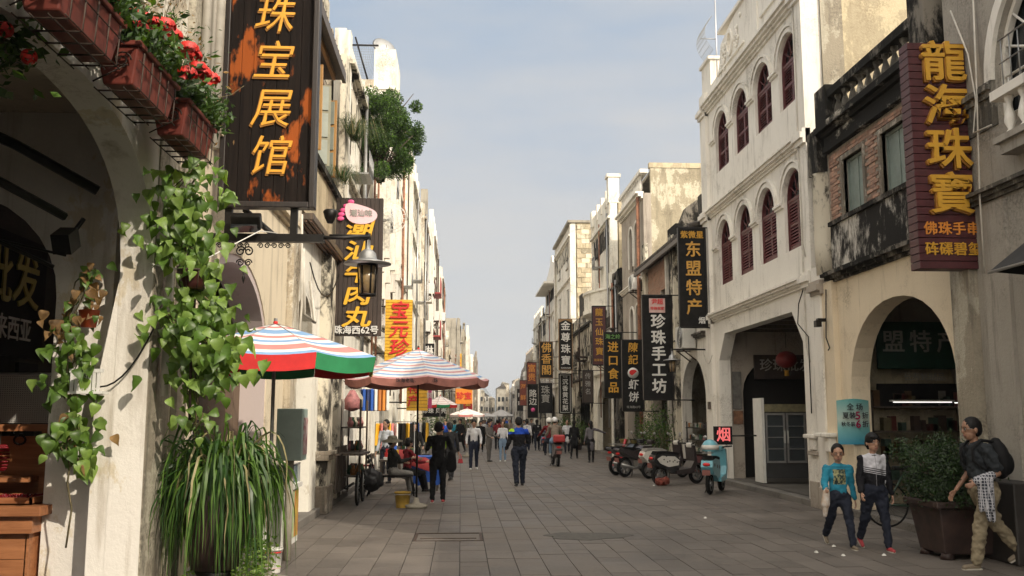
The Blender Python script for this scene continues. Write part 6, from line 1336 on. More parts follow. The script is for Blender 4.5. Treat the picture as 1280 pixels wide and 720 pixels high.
# hanging clothes
ck = thing('clothes_rail', 'blue and orange clothes hanging under the parasol edge', 'clothes', (-2.1,22,2.2)); MB().tube([(-2.6,22,2.42),(-1.55,22,2.42)], .01, 5).build('rail', steel, ck)
for k in range(7): m_ = [blueb, mat('cloth_navy', (.03,.05,.15), .8, .1, 5), blueb, cw, mat('cloth_orange', (.55,.2,.05), .8, .1, 5), orangel, cw][k]; MB().obox((-2.25+.09*k, 22, 2.12), (.07,.3,.5), Matrix.Rotation(.3,3,'Z')).build('garment', m_, ck, bevel=.02)
for j, (xx, yy, lb) in enumerate(((-2.0,27.,'rack of yellow and white clothes outside the white house'),(-1.7,31.,'rack of dark and blue clothes further down the left side'))):
    ck = thing('clothes_rack', lb, 'clothes', (xx,yy,0)); b = MB(); b.tube([(xx-.4,yy,0),(xx-.4,yy,1.6),(xx+.7,yy,1.6),(xx+.7,yy,0)], .015, 5); b.build('rail', steel, ck)
    for k in range(10): m_ = q.choice([orangel, cw, goldb, blueb, blackb, plasticw, crd]); MB().obox((xx-.33+.105*k, yy, 1.25), (.07,.3,.62), Matrix.Rotation(q.uniform(-.5,.5),3,'Z'), taper=.7).build('garment', m_, ck, bevel=.02)
# red stools
for k, (xx, yy, l_) in enumerate(((-2.35,24.5,'small red plastic stool standing on the left pavement'),)):
    s_ = thing('stool', l_, 'stool', (xx,yy,.12)); MB().box(xx-.16,xx+.16,yy-.16,yy+.16,.5,.54).build('seat', mat('plastic_red', (.3,.04,.04), .4, .1, 5), s_, bevel=.01)
    for a in (-1,1):
        for c in (-1,1): MB().tube([(xx+a*.12,yy+c*.12,.5),(xx+a*.16,yy+c*.16,.12)], .02, 6).build('leg', mat('plastic_red', (.3,.04,.04)), s_)
_cnt0 = len(COL.objects); _names0 = set(o.name for o in COL.objects)
# stall at the lower left
stl = thing('bead_stall', 'orange wooden stall with a cabinet, counter and red beads at lower left', 'stall', (-3.9,7.6,.12))
MB().box(-4.6,-3.52,8.12,8.16,.12,1.55).build('back_panel', woodc, stl)
for a in ((-3.60,-3.52,7.9,8.12,.12,1.60),(-4.65,-4.57,7.9,8.12,.12,1.60)): MB().box(*a).build('post', woodc, stl, bevel=.005)
MB().box(-4.65,-3.50,7.86,8.12,1.60,1.66).build('top_rail', woodc, stl); MB().box(-4.6,-3.6,7.7,8.1,1.16,1.20).build('shelf', woodc, stl)
MB().box(-4.7,-3.58,7.15,7.9,.92,1.00).build('counter', woodc, stl, bevel=.006); MB().box(-4.7,-3.66,7.20,7.9,.78,.915).build('apron', woodc, stl)
for k in range(3): MB().box(-4.7, -3.72, 7.26, 7.28, .14+.215*k, .35+.215*k).build('front_board', woodc, stl)
MB().box(-3.73,-3.70,7.26,7.9,.14,.78).build('side_board', woodc, stl)
tr = thing('bead_tray', 'flat wooden tray heaped with small red beads', 'tray', (-3.9,7.5,1.0)); b = MB(); b.box(-4.4,-3.72,7.3,7.32,1.0,1.06); b.box(-4.4,-3.72,7.78,7.8,1.0,1.06); b.box(-3.74,-3.72,7.3,7.8,1.0,1.06); b.box(-4.4,-3.72,7.3,7.8,1.0,1.012); b.build('tray', woodc, tr)
b = MB(); bd = mat('bead_red', (.25,.012,.02), .2, .2, 30)
for k in range(900): b.ell((q.uniform(-4.38,-3.76), q.uniform(7.33,7.77), 1.02+q.uniform(0,.035)), .011, 5, 3)
b.build('beads', bd, tr)['kind'] = 'stuff'
nk = thing('bead_necklaces', 'bundle of red bead necklaces hanging in the wooden cabinet', 'necklace', (-3.98,8.0,1.45)); b = MB()
for k in range(8):
    for j in range(20): t = 2*pi*j/20; b.ell((-3.98+.035*cos(t)+.004*k, 7.95+.012*k-.04, 1.36+.11*sin(t)), .010, 5, 4)
b.build('strands', bd, nk); MB().tube([(-3.98,7.95,1.6),(-3.98,7.95,1.46)], .004, 4).build('hook', steel, nk)
for k, xx in enumerate((-4.35,-4.12,-3.82)):
    nk = thing('small_necklace', ['pink looped necklace at the left edge of the cabinet','dark necklace hung between pink and red ones','small dark charm hung right of the red bundle'][k], 'necklace', (xx,8.0,1.5)); b = MB()
    for j in range(16): t = 2*pi*j/16; b.ell((xx+.05*cos(t), 7.97, 1.52+.04*sin(t)), .012, 5, 4)
    b.build('strand', [redl, iron, iron][k], nk)
# perforated grey panel
pf = thing('perforated_panel', 'grey perforated display panel above the bead cabinet', 'panel', (-4.0,8.2,1.7)); b = MB(); pm_ = mat('pegboard', (.6,.57,.53), .6, .08, 4)
MB().box(-4.75,-3.47,8.23,8.25,1.67,2.12).build('sheet', pm_, pf); dots = MB(); 
for i in range(62):
    for j in range(22): x = -4.73+.0203*i; z = 1.685+.0198*j; dots.add([(x-.004,8.227,z-.004),(x+.004,8.227,z-.004),(x+.004,8.227,z+.004),(x-.004,8.227,z+.004)], [(0,1,2,3)])
dots.build('hole', iron, pf)['kind'] = 'stuff'; b = MB(); b.box(-4.77,-3.45,8.22,8.27,2.12,2.14); b.box(-3.47,-3.45,8.22,8.27,1.66,2.12); b.build('frame', alum, pf)
for o in list(COL.objects):
    if o.name not in _names0 and o.parent is None: o.location = o.location+Vector((.16 if o.name.split('.')[0] in ('bead_tray', 'beads') else -.17, .92, 0))
for o in COL.objects:
    if o.parent == stl and o.name.split('.')[0] in ('counter', 'apron', 'front_board', 'side_board'): o.location.x += .33
tag(MB().box(-4.0,-3.66,7.55,7.8,.12,.72).build('blue_stool', blueb, bevel=.02), 'bright blue plastic stool corner at the lower left', 'stool')
# ================================================================ TREE growing from the left facade
tr = thing('balcony_tree', 'bushy banyan tree growing out of the old house wall above the beef ball sign', 'tree', (-2.5,23.6,7.0)); b = MB(); q = random.Random(41)
b.tube([(-2.65,23.6,6.3),(-2.55,23.6,7.2),(-2.35,23.7,8.0),(-2.1,23.9,8.7)], [.16,.13,.10,.06], 8)
ends = []
for k in range(20):
    s_ = Vector((-2.35+q.uniform(-.1,.3), 23.7+q.uniform(0,.2), q.uniform(7.6,8.6))); e_ = Vector((-2.0+q.gauss(0,.5), 24+q.gauss(0,.55), 8.95+q.gauss(0,.75))); mid = s_.lerp(e_, .5)+Vector((0,0,.12)); b.tube([s_, mid, e_], [.035,.022,.008], 5); ends.append(e_)
for k in range(12): x = -2.6+q.uniform(-.05,.1); y = 23.3+q.uniform(0,.8); b.tube([(x,y,7.2),(x+q.gauss(0,.05),y+q.gauss(0,.08),6.4),(x+q.gauss(0,.06),y+q.gauss(0,.12),5.6)], .022, 5)
b.build('trunk', bark, tr); pts = []
cl = [(Vector((-2.0+q.gauss(0,.52), 24+q.gauss(0,.45), 8.95+q.gauss(0,.62))), q.uniform(.10,.34)) for k in range(84)]
cl = [(c, r) for c, r in cl if ((c.x+2.0)/.92)**2+((c.z-8.95)/1.25)**2 < 1]
for c, r in cl:
    for k in range(int(2900*r)):
        d = Vector((q.gauss(0,1),q.gauss(0,1),q.gauss(0,1))).normalized(); pts.append((c+d*r*q.random()**.45, d*.8+Vector((.2,-.2,0))))
leaves(pts, .066, [green_d, green_e, green_a], 'crown', tr, q, aspect=.5, droop=.2)['kind'] = 'stuff'
# ================================================================ RIGHT planter bush
pb = thing('bush_planter', 'large square dark brown planter at the right kerb', 'planter', (6.27,11.85,0)); b = MB()
x0, x1, y0, y1 = 5.82, 6.72, 11.45, 12.25; b.add([(x0+.08,y0+.08,.06),(x1-.08,y0+.08,.06),(x1-.08,y1-.08,.06),(x0+.08,y1-.08,.06),(x0,y0,.62),(x1,y0,.62),(x1,y1,.62),(x0,y1,.62)], [(0,3,2,1),(0,1,5,4),(1,2,6,5),(2,3,7,6),(3,0,4,7),(4,5,6,7)]); b.build('box', potb, pb, bevel=.02)
b = MB(); b.box(x0-.05,x1+.05,y0-.05,y0+.03,.62,.70); b.box(x0-.05,x1+.05,y1-.03,y1+.05,.62,.70); b.box(x0-.05,x0+.03,y0+.03,y1-.03,.62,.70); b.box(x1-.03,x1+.05,y0+.03,y1-.03,.62,.70); b.build('rim', potb, pb, bevel=.015)
for a in (x0+.14, x1-.14):
    for c in (y0+.14, y1-.14): MB().lathe([(.09,0),(.07,.08)], (a,c,0), 8).build('foot', potb, pb)
sh = thing('dark_shrub', 'dense dark green shrub filling the square brown planter', 'plant', (6.2,11.85,.68)); q = random.Random(8); b = MB(); pts = []
for k in range(34): e_ = Vector((6.18+max(-.42, min(.4, q.gauss(0,.22))), 11.9+q.gauss(0,.2), 1.02+q.gauss(0,.14))); b.tube([(6.25+q.gauss(0,.1),11.85+q.gauss(0,.1),.66), ((6.25+e_.x)/2,(11.85+e_.y)/2,.98), e_], [.02,.012,.004], 4)
b.build('stem', bark, sh)
for k in range(90):
    c = Vector((6.14+q.gauss(0,.27), 11.9+q.gauss(0,.26), .98+q.gauss(0,.17)))
    if abs(c.x-6.14) > .56 or c.z > 1.42: continue
    for j in range(150): d = Vector((q.gauss(0,1),q.gauss(0,1),q.gauss(0,1)))*.075; pts.append((c+d, d.normalized()*.7))
for k in range(9):
    p = Vector((5.95+q.gauss(0,.35), 11.9+q.gauss(0,.2), 1.2))
    for j in range(9): p = p+Vector((q.gauss(0,.02), q.gauss(0,.02), .028)); pts += [(p+Vector((q.gauss(0,.02),0,0)), (q.gauss(0,1), q.gauss(0,1), .2)) for _ in range(5)]
leaves(pts, .05, [green_d, green_d, mat('leaf_darkest', (.018,.038,.012), .55, .25, 6)], 'foliage', sh, q, aspect=.45, droop=0)['kind'] = 'stuff'
tag(MB().box(6.5,7.4,11.0,12.0,.0,.95).build('dark_cabinet', mat('dark_cab', (.03,.025,.022), .6, .2, 4), bevel=.02), 'dark waist high cabinet behind the walking man', 'cabinet')
# bicycle
def bicycle(x, y, label):
    u = thing('bicycle', label, 'bicycle', (x, y, .12)); z0 = .12
    for dx in (0, 1.02):
        w_ = MB().wheel((x+dx,y,z0+.33), (0,1,0), .33, .03, 28).build('wheel', rubber, u); b = MB()
        for k in range(12): t = pi*k/12; b.tube([(x+dx+.31*cos(t),y,z0+.33+.31*sin(t)),(x+dx-.31*cos(t),y,z0+.33-.31*sin(t))], .0025, 3)
        b.build('spokes', steel, w_)
    b = MB()
    for p, q_ in (((0,.33),(.42,.30)),((0,.33),(.28,.78)),((.42,.30),(.28,.78)),((.28,.75),(.86,.80)),((.42,.30),(.88,.72)),((.86,.92),(1.02,.33))): b.tube([(x+p[0],y,z0+p[1]),(x+q_[0],y,z0+q_[1])], .016, 6)
    b.build('frame', mat('bike_dark_green', (.02,.05,.03), .4, .1, 5), u); MB().obox((x+.25,y,z0+.86), (.26,.14,.06)).build('saddle', rubber, u, bevel=.02); MB().tube([(x+.75,y-.25,z0+1.0),(x+.86,y,z0+.97),(x+.75,y+.25,z0+1.0)], .012, 6).build('handlebar', steel, u)
    MB().box(x+.45,x+.78,y-.26,y-.16,z0+.55,z0+.80).build('carton', gcols[3], u); return u
bicycle(6.28, 13.9, 'dark bicycle parked inside the cream arch behind the shrub')
# ================================================================ SCOOTERS
def scooter(label, x, y, rz, cm, cm2, seatm, kind='scooter', lean=0., topbox=None, cowl=None):
    u = thing('motor_scooter', label, 'scooter' if kind == 'scooter' else 'motorbike', (0,0,0), 0, 'scooters parked at the right kerb' if topbox is None else None); R = .25 if kind == 'scooter' else .29
    fwx, rwx = .64, -.55
    for wx in (fwx, rwx):
        w_ = MB().wheel((wx,0,R), (0,1,0), R, .10, 22).build('wheel', rubber, u); b = MB(); M = Matrix.Rotation(pi/2, 3, 'X')
        b.lathe([(.03,-.05),(.06,-.045),(.065,-.03),(.065,.03),(.06,.045),(.03,.05)], (wx,0,R), 12, None, False, M); b.lathe([(R*.60,-.035),(R*.66,-.04),(R*.66,.04),(R*.60,.035)], (wx,0,R), 18, None, False, M, False)
        for k in range(5): t_ = 2*pi*k/5; b.obox((wx+R*.36*cos(t_),0,R+R*.36*sin(t_)), (R*.62,.03,.035), Matrix.Rotation(-t_,3,'Y'))
        b.build('rim', mat('wheel_rim', (.25,.25,.25), .4, .15, 9, metal=.6), w_)
    b = MB(); prof = [(-.80,.62),(-.74,.76),(-.45,.80),(-.05,.76),(.04,.60),(-.02,.36),(-.2,.30),(-.42,.42),(-.66,.46)]
    if kind != 'scooter': prof = [(-.85,.78),(-.8,.84),(-.3,.76),(-.05,.80),(.15,.92),(.38,.86),(.42,.68),(.15,.50),(-.3,.55)]
    b.plate(prof, [], lambda d,u_,v: (u_,d,v), -.13, .13); b.build('body', cm, u, bevel=.045)
    if kind == 'scooter':
        MB().plate([(.26,.28),(.44,.30),(.56,.55),(.50,.98),(.42,1.0),(.46,.6),(.34,.42),(-.1,.36),(-.1,.27)], [], lambda d,u_,v: (u_,d,v), -.17, .17).build('front_shield', cm2, u, bevel=.03)
        MB().plate([(.40,.40),(.52,.56),(.86,.50),(.84,.44),(.66,.50),(.5,.44)], [], lambda d,u_,v: (u_,d,v), -.07, .07).build('mudguard', cm2, u, bevel=.02)
    else:
        MB().obox((.05,0,.36), (.34,.22,.26)).build('engine', steel, u, bevel=.03); MB().tube([(.0,-.14,.3),(-.3,-.16,.26),(-.8,-.17,.38)], [.03,.04,.045], 8).build('exhaust', steel, u)
        MB().plate([(.42,.60),(.5,.64),(.66,.65),(.84,.56),(.82,.52),(.64,.60),(.46,.58)], [], lambda d,u_,v: (u_,d,v), -.06, .06).build('mudguard', cm2, u, bevel=.015)
    MB().plate([(-.72,.78),(-.66,.86),(-.35,.86),(-.08,.83),(.03,.80),(-.02,.75),(-.5,.77)], [], lambda d,u_,v: (u_,d,v), -.12, .12).build('seat', seatm, u, bevel=.03)
    b = MB(); b.tube([(fwx,-.08,R),(.50,-.05,.75),(.44,0,1.0)], .022, 6); b.tube([(fwx,.08,R),(.50,.05,.75),(.44,0,1.0)], .022, 6); b.build('fork', steel, u)
    b = MB(); b.tube([(.32,-.34,1.06),(.42,-.15,1.04),(.45,0,1.02),(.42,.15,1.04),(.32,.34,1.06)], .017, 6); b.build('handlebar', iron, u); MB().obox((.47,0,1.0), (.16,.22,.13)).build('head_cowl', cowl or cm, u, bevel=.04); bc_ = MB(); bc_.tube([(.36,.25,1.05),(.55,.18,1.08),(.52,.05,.9)], .006, 4); bc_.tube([(.36,-.25,1.05),(.57,-.15,1.10),(.52,-.05,.88)], .006, 4); bc_.build('brake_cable', rubber, u); MB().obox((-.62,0,.93), (.28,.20,.02)).build('rear_rack', steel, u)
    MB().ell((.55,0,.99), (.04,.075,.055), 12, 8).build('headlight', plasticw, u)
    for s_ in (-1, 1): b = MB(); b.tube([(.38,s_*.2,1.05),(.36,s_*.28,1.24)], .007, 5); mb_ = b.build('mirror', iron, u); MB().ell((.36,s_*.29,1.26), (.015,.055,.04), 10, 6).build('glass', steel, mb_)
    MB().ell((-.80,0,.68), (.03,.09,.04), 10, 6).build('tail_light', redl, u); MB().obox((-.84,0,.50), (.012,.18,.12), Matrix.Rotation(-.2,3,'Y')).build('number_plate', mat('plate_faded', (.30,.12,.10), .5, .1, 5), u); MB().tube([(-.15,.1,.3),(-.1,.22,.0)], .012, 5).build('stand', iron, u)
    if topbox: MB().box(-.98,-.66,-.2,.2,.86,1.12).build('top_box', topbox, u, bevel=.05)
    u.location = (x, y, 0); u.rotation_euler = (lean, 0, rz); return u
sw_ = mat('scooter_white', (.62,.60,.55), .3, .05, 5); sblk = mat('scooter_black', (.02,.02,.022), .3, .1, 5); sbl = mat('scooter_blue', (.16,.42,.50), .3, .08, 5); smar = mat('scooter_dark', (.05,.04,.04), .35, .2, 5)
sc1 = scooter('black scooter with a white spotted side panel seen from the side', 5.62, 24.75, R_(24), sblk, smar, rubber, cowl=sw_)
b = MB(); b.plate([(-.70,.66),(-.55,.74),(-.15,.72),(.0,.62),(-.04,.5),(-.35,.46),(-.6,.55)], [], lambda d,u_,v: (u_,d,v), -.150, -.128); pnl = b.build('side_panel', sw_, None, loc=(0,0,0), bevel=.01); pnl.parent = sc1
b = MB(); q = random.Random(3)
for k in range(8): cx, cz = -.5+.07*k+q.gauss(0,.02), .60+q.gauss(0,.04); b.plate([(cx+.022*cos(t_)+.01*q.random(), cz+.018*sin(t_)) for t_ in [2*pi*j/7 for j in range(7)]], [], lambda d,u_,v: (u_,d,v), -.154, -.150)
sp_ = b.build('spot', sblk, None, loc=(0,0,0)); sp_.parent = pnl
sc2 = scooter('light blue retro scooter with black spots, nearest the kerb', 5.87, 21.9, R_(62), sbl, sbl, rubber)
b = MB()
for k, (cx, cz) in enumerate(((-.3,.62),(-.1,.6),(-.55,.66))):
    for yy in (-.15,-.128): pass
    b.plate([(cx+.045*cos(t_), cz+.04*sin(t_)) for t_ in [2*pi*j/9 for j in range(9)]], [], lambda d,u_,v: (u_,d,v), -.137, -.131)
    b.plate([(cx+.045*cos(t_), cz+.04*sin(t_)) for t_ in [2*pi*j/9 for j in range(9)]], [], lambda d,u_,v: (u_,d,v), .131, .137)
sp_ = b.build('spot', sblk, None, loc=(0,0,0)); sp_.parent = sc2
hm = thing('blue_helmet', 'round light blue helmet with a white stripe resting on the blue scooter', 'helmet', (5.74,21.62,.90)); MB().ell((5.66,21.46,1.04), (.19,.19,.19), 18, 12, t1=2.0).build('shell', sbl, hm); MB().lathe([(.186,-.045),(.194,-.045),(.196,.0),(.190,.055),(.184,.055)], (5.66,21.46,1.05), 18, caps=False).build('stripe', sw_, hm)
scooter('dark motorbike parked sideways behind the black scooter', 5.25, 28.0, R_(30), smar, sw_, rubber, 'moto'); scooter('second dark motorbike, farther and half hidden by the first', 5.15, 29.0, R_(32), sblk, smar, rubber, 'moto'); scooter('white bodied scooter with grey seat between the motorbikes and the shop shelves', 5.85, 27.3, R_(24), sw_, smar, mat('seat_grey', (.30,.29,.27), .5, .1, 5))
rc = thing('red_scoop', 'red plastic dustpan with long handle standing at the right', 'dustpan', (5.6,32.9,0)); MB().obox((5.45,32.9,.22), (.32,.25,.42), Matrix.Rotation(.35,3,'Y'), taper=.6).build('pan', mat('plastic_bright_red', (.45,.04,.05), .4, .1, 5), rc, bevel=.02); MB().tube([(5.55,32.9,.4),(5.72,32.9,.98)], .045, 8).build('handle', mat('plastic_bright_red', (.45,.04,.05)), rc)
rb = thing('red_bundle', 'crumpled reddish bundle beside the scooter rear wheel', 'bag', (5.1,24.3,0)); b = MB(); q = random.Random(2)
for k in range(5): b.ell((5.12+q.gauss(0,.05),24.35+q.gauss(0,.04),.11+q.gauss(0,.02)), (.11,.09,.10), 10, 8)
lumpy(b.build('bundle', mat('bundle_red', (.24,.05,.03), .8, .3, 12), rb), .014, .09, .06)
# litter
for k, (xx, yy, lb) in enumerate(((4.9,24.2,'crumpled white paper near the blue scooter'),(5.0,12.75,'white scrap of paper nearest the girl'),(4.55,12.2,'white scrap in front of the boy'),(5.3,11.9,'tiny white scrap beside the red shoe'),(4.2,16.4,'small white litter left of the pillar'),(6.0,10.95,'small scrap near the walking man'),(4.78,11.9,'flat white scrap of tissue on the paving'))):
    b = MB(); q = random.Random(k); b.add([(xx+q.uniform(-.03,0),yy-.02,.006),(xx+.03,yy-.015,.01),(xx+.025,yy+.02,.028),(xx-.02,yy+.02,.012),(xx,yy,.035)], [(0,1,4),(1,2,4),(2,3,4),(3,0,4)]); tag(b.build('paper_scrap', plasticw), lb, 'litter')
# potted plants
def potplant(x, y, h, r, label, seed, ms=None, z=.12, n=500):
    u = thing('potted_plant', label, 'plant', (x,y,z)); q = random.Random(seed); MB().lathe([(.12,0),(.16,.26),(.17,.26)], (x,y,z), 10).build('pot', q.choice([potb, terra, concrete]), u)
    b = MB()
    for k in range(6): b.tube([(x,y,z+.2),(x+q.gauss(0,r*.4),y+q.gauss(0,r*.4),z+h*.8)], .012, 4)
    b.build('stem', stemm, u); pts = []
    for k in range(n): d = Vector((q.gauss(0,1),q.gauss(0,1),q.gauss(0,1))); pts.append((Vector((x,y,z+h*.72))+Vector((d.x*r*.5,d.y*r*.5,d.z*h*.18)), d*.4))
    leaves(pts, .10, ms or [green_d, green_e, green_a], 'foliage', u, q, aspect=.4)['kind'] = 'stuff'
pp = [(6.3,29.6,1.5,.4,'tall potted plant under the pearl workshop sign'),(6.6,30.6,1.9,.45,'leafy pot beside the dark shop opening'),(6.2,31.4,1.1,.4,'low potted plant behind the motorbikes'),(6.5,33.0,1.7,.4,'potted plant left of the shop table'),(5.9,47.5,1.3,.5,'potted plant by the long row of pots'),(6.0,50,1.5,.55,'bushy pot left of the women in black'),(5.7,52.5,1.4,.55,'wide bushy pot below the agarwood sign'),(5.9,55,1.6,.5,'far bushy pot at the right pavement'),(-1.3,36,1.7,.5,'potted tree on the left beyond the pink parasol'),(-1.0,47,1.6,.6,'bushy pot on the left behind the far parasols'),(.2,57,2.0,.7,'dark leafy pot under the distant orange sign'),(-1.0,40.5,2.2,.5,'tall potted shrub before the low pink parasol')]
for k, (x, y, h, r, l_) in enumerate(pp): potplant(x, y, h, r, l_, k+50)
for k in range(14):
    pass
ut = thing('shop_table', 'small table with yellow basins outside the right row', 'table', (6.0,33.6,0)); MB().box(5.6,6.35,33.3,33.9,.78,.82).build('table_top', woodo, ut)
for a in (5.65,6.3):
    for c in (33.35,33.85): MB().box(a-.02,a+.02,c-.02,c+.02,0,.78).build('leg', woodo, ut)
for k, (xx, l_) in enumerate(((5.78,'yellowish basin on the left end of the shop table'),(6.15,'yellowish basin on the right end of the shop table'))): tag(MB().lathe([(.12,.0),(.17,.14),(.18,.15),(.16,.14),(.1,.02)], (xx,33.6,.82), 14).build('basin', mat('basin', (.38,.30,.12), .5, .1, 5)), l_, 'basin')
rk = thing('goods_rack', 'dark rack of small packets in the arch behind the scooters', 'rack', (7.2,27.6,.12)); b = MB()
for z in (.7,1.05,1.4): b.box(6.95,7.4,26.8,29.2,z,z+.03)
b.box(6.97,7.0,26.8,26.84,.12,1.6); b.box(6.97,7.0,29.16,29.2,.12,1.6); b.build('frame', iron, rk); q = random.Random(5)
for k in range(40): yy = q.uniform(26.9,29.1); z = q.choice([.73,1.08,1.43]); MB().box(7.0,7.08,yy,yy+.09,z,z+q.uniform(.08,.16)).build('packet', q.choice(gcols+[greyl]), rk)
MB().box(6.96,7.35,26.8,29.2,.14,.6).build('crate', mat('crate_maroon', (.12,.02,.02), .6, .1, 5), rk)
# bench and table with cloths
bn = thing('iron_bench', 'black iron bench where the seated people sit', 'bench', (-1.55,21.6,0)); b = MB()
for k in range(5): MB().box(-1.95+.0, -1.05, 21.35+.10*k, 21.43+.10*k, .43, .46).build('seat_slat', iron, bn)
for k in range(4): MB().obox((-1.98-.03*k, 21.6, .55+.10*k), (.025,.6,.075)).build('back_slat', iron, bn)
for yy in (21.36,21.84): MB().tube([(-2.05,yy,.9),(-1.92,yy,.45),(-2.05,yy,.0)], .018, 6).build('leg', iron, bn); MB().tube([(-1.92,yy,.43),(-1.1,yy,.43),(-1.02,yy,.0)], .018, 6).build('leg', iron, bn)
tb = thing('cloth_table', 'low table draped in blue and red cloth beside the black clad woman', 'table', (-.85,23.2,0)); MB().box(-1.25,-.5,22.8,23.7,.72,.75).build('table_top', woodo, tb)
for a in (-1.2,-.55):
    for c in (22.85,23.65): MB().box(a-.02,a+.02,c-.02,c+.02,0,.72).build('leg', woodo, tb)
b = MB(); n = 14; vs = []
for k in range(n+1):
    x = -1.28+.83*k/n; f_ = .03*sin(k*2.1); vs += [(x,22.76+f_,.80),(x,22.72+f_*2,.48+.03*sin(k*1.3)),(x,22.70+f_*2.5,.18+.04*sin(k*.9))]
b.add(vs, [(3*k,3*k+3,3*k+4,3*k+1) for k in range(n)]+[(3*k+1,3*k+4,3*k+5,3*k+2) for k in range(n)], True); b.add([(-1.28,22.76,.80),(-.45,22.76,.80),(-.45,23.75,.80),(-1.28,23.75,.80)], [(0,1,2,3)]); b.build('blue_cloth', blueb, tb)
b = MB(); vs = []
for k in range(9): x = -1.45+.09*k; vs += [(x,22.68,.98-.03*k+.02*sin(k*2)),(x,22.60,.82-.03*k+.02*sin(k*1.7)),(x+.02,22.62,.70-.03*k)]
b.add(vs, [(3*k,3*k+3,3*k+4,3*k+1) for k in range(8)]+[(3*k+1,3*k+4,3*k+5,3*k+2) for k in range(8)], True); b.build('red_cloth', mat('cloth_coral', (.6,.08,.08), .8, .1, 5), tb)
# overhead cable strands
for k, (a, c, s_, l_) in enumerate((((6.8,36,6.9),(6.7,57,7.4),.5,'overhead cable along the right facades'),((-2.5,20,4.4),(-2.4,33,4.8),.4,'sagging cable along the left arcade tops'))): tag(cables(None, sag(a, c, s_), .015, iron, 'overhead_cable'), l_, 'cable')

q = random.Random(66)
for j, (xx, yy, lb) in enumerate(((-2.25,29.2,'small heap of boxes and goods by the clothes racks'),(-1.9,33.0,'row of goods crates beneath the pink parasol'),(-1.6,24.6,'low display of trinkets between the bench and the clothes rack'),(-1.2,38.5,'goods table past the pink parasol'))):
    t_ = thing('goods_stall', lb, 'stall', (xx,yy,0)); MB().box(xx-.45,xx+.45,yy-.35,yy+.35,.62,.66).build('table_top', woodo, t_)
    for a in (-.4,.4):
        for c in (-.3,.3): MB().box(xx+a-.02,xx+a+.02,yy+c-.02,yy+c+.02,0,.62).build('leg', woodo, t_)
    for k in range(16): c = (xx+q.uniform(-.4,.3), yy+q.uniform(-.3,.2)); m_ = q.choice(gcols+[redl, goldb, blueb, cw]); hgt = q.uniform(.06,.3); MB().box(c[0],c[0]+q.uniform(.06,.14),c[1],c[1]+.1,.66,.66+hgt).build('item', m_, t_, bevel=.01)
# ================================================================ PEOPLE
skin = mat('skin', (.42,.24,.16), .5, .06, 20); skin_d = mat('skin_tan', (.30,.165,.105), .5, .06, 20); hairm = mat('hair_black', (.008,.007,.007), .6, .3, 60, spec=.25); lipm = mat('lip', (.26,.09,.075), .5, .05, 20); eyew = mat('eye_white', (.6,.58,.55), .3, .02, 20)
def cloth(n_, c, v=.12): return mat('cloth_'+n_, c, .9, v, 7, .3, spec=.15)
jeans = cloth('dark_jeans', (.022,.026,.04)); black = cloth('black', (.012,.012,.013)); khaki = cloth('khaki', (.27,.225,.15)); white_c = cloth('white_jacket', (.62,.62,.64)); grey_c = cloth('grey', (.16,.155,.15)); navy = cloth('navy_trousers', (.02,.025,.045)); ltj = cloth('light_jeans', (.22,.32,.45)); greysuit = cloth('grey_suit', (.14,.13,.12))
teal = cloth('teal', (.03,.24,.34)); chary = cloth('charcoal_tee', (.035,.04,.045)); redc = cloth('dark_red', (.18,.02,.025)); beige = cloth('beige_jacket', (.24,.20,.16)); neon = cloth('neon', (.45,.75,.05)); royal = cloth('royal_blue', (.02,.08,.45)); greyco = cloth('grey_coat', (.15,.14,.15)); olivec = cloth('olive', (.10,.09,.06))
shoe_b = mat('shoe_black', (.015,.015,.015), .4, .1, 9); shoe_r = mat('shoe_red', (.45,.06,.07), .5, .1, 9); shoe_w = mat('shoe_white', (.6,.6,.6), .5, .1, 9); shoe_g = mat('shoe_tan', (.20,.16,.11), .6, .1, 9); sole = mat('shoe_sole', (.5,.47,.4), .6, .1, 9)
def folds(o, amp, size):
    key = 'folds_%d' % int(size*1000); t = bpy.data.textures.get(key) or bpy.data.textures.new(key, 'CLOUDS'); t.noise_scale = size; t.noise_depth = 2
    d = o.modifiers.new('folds', 'DISPLACE'); d.texture = t; d.strength = amp; d.mid_level = .5; d.texture_coords = 'LOCAL'; return o
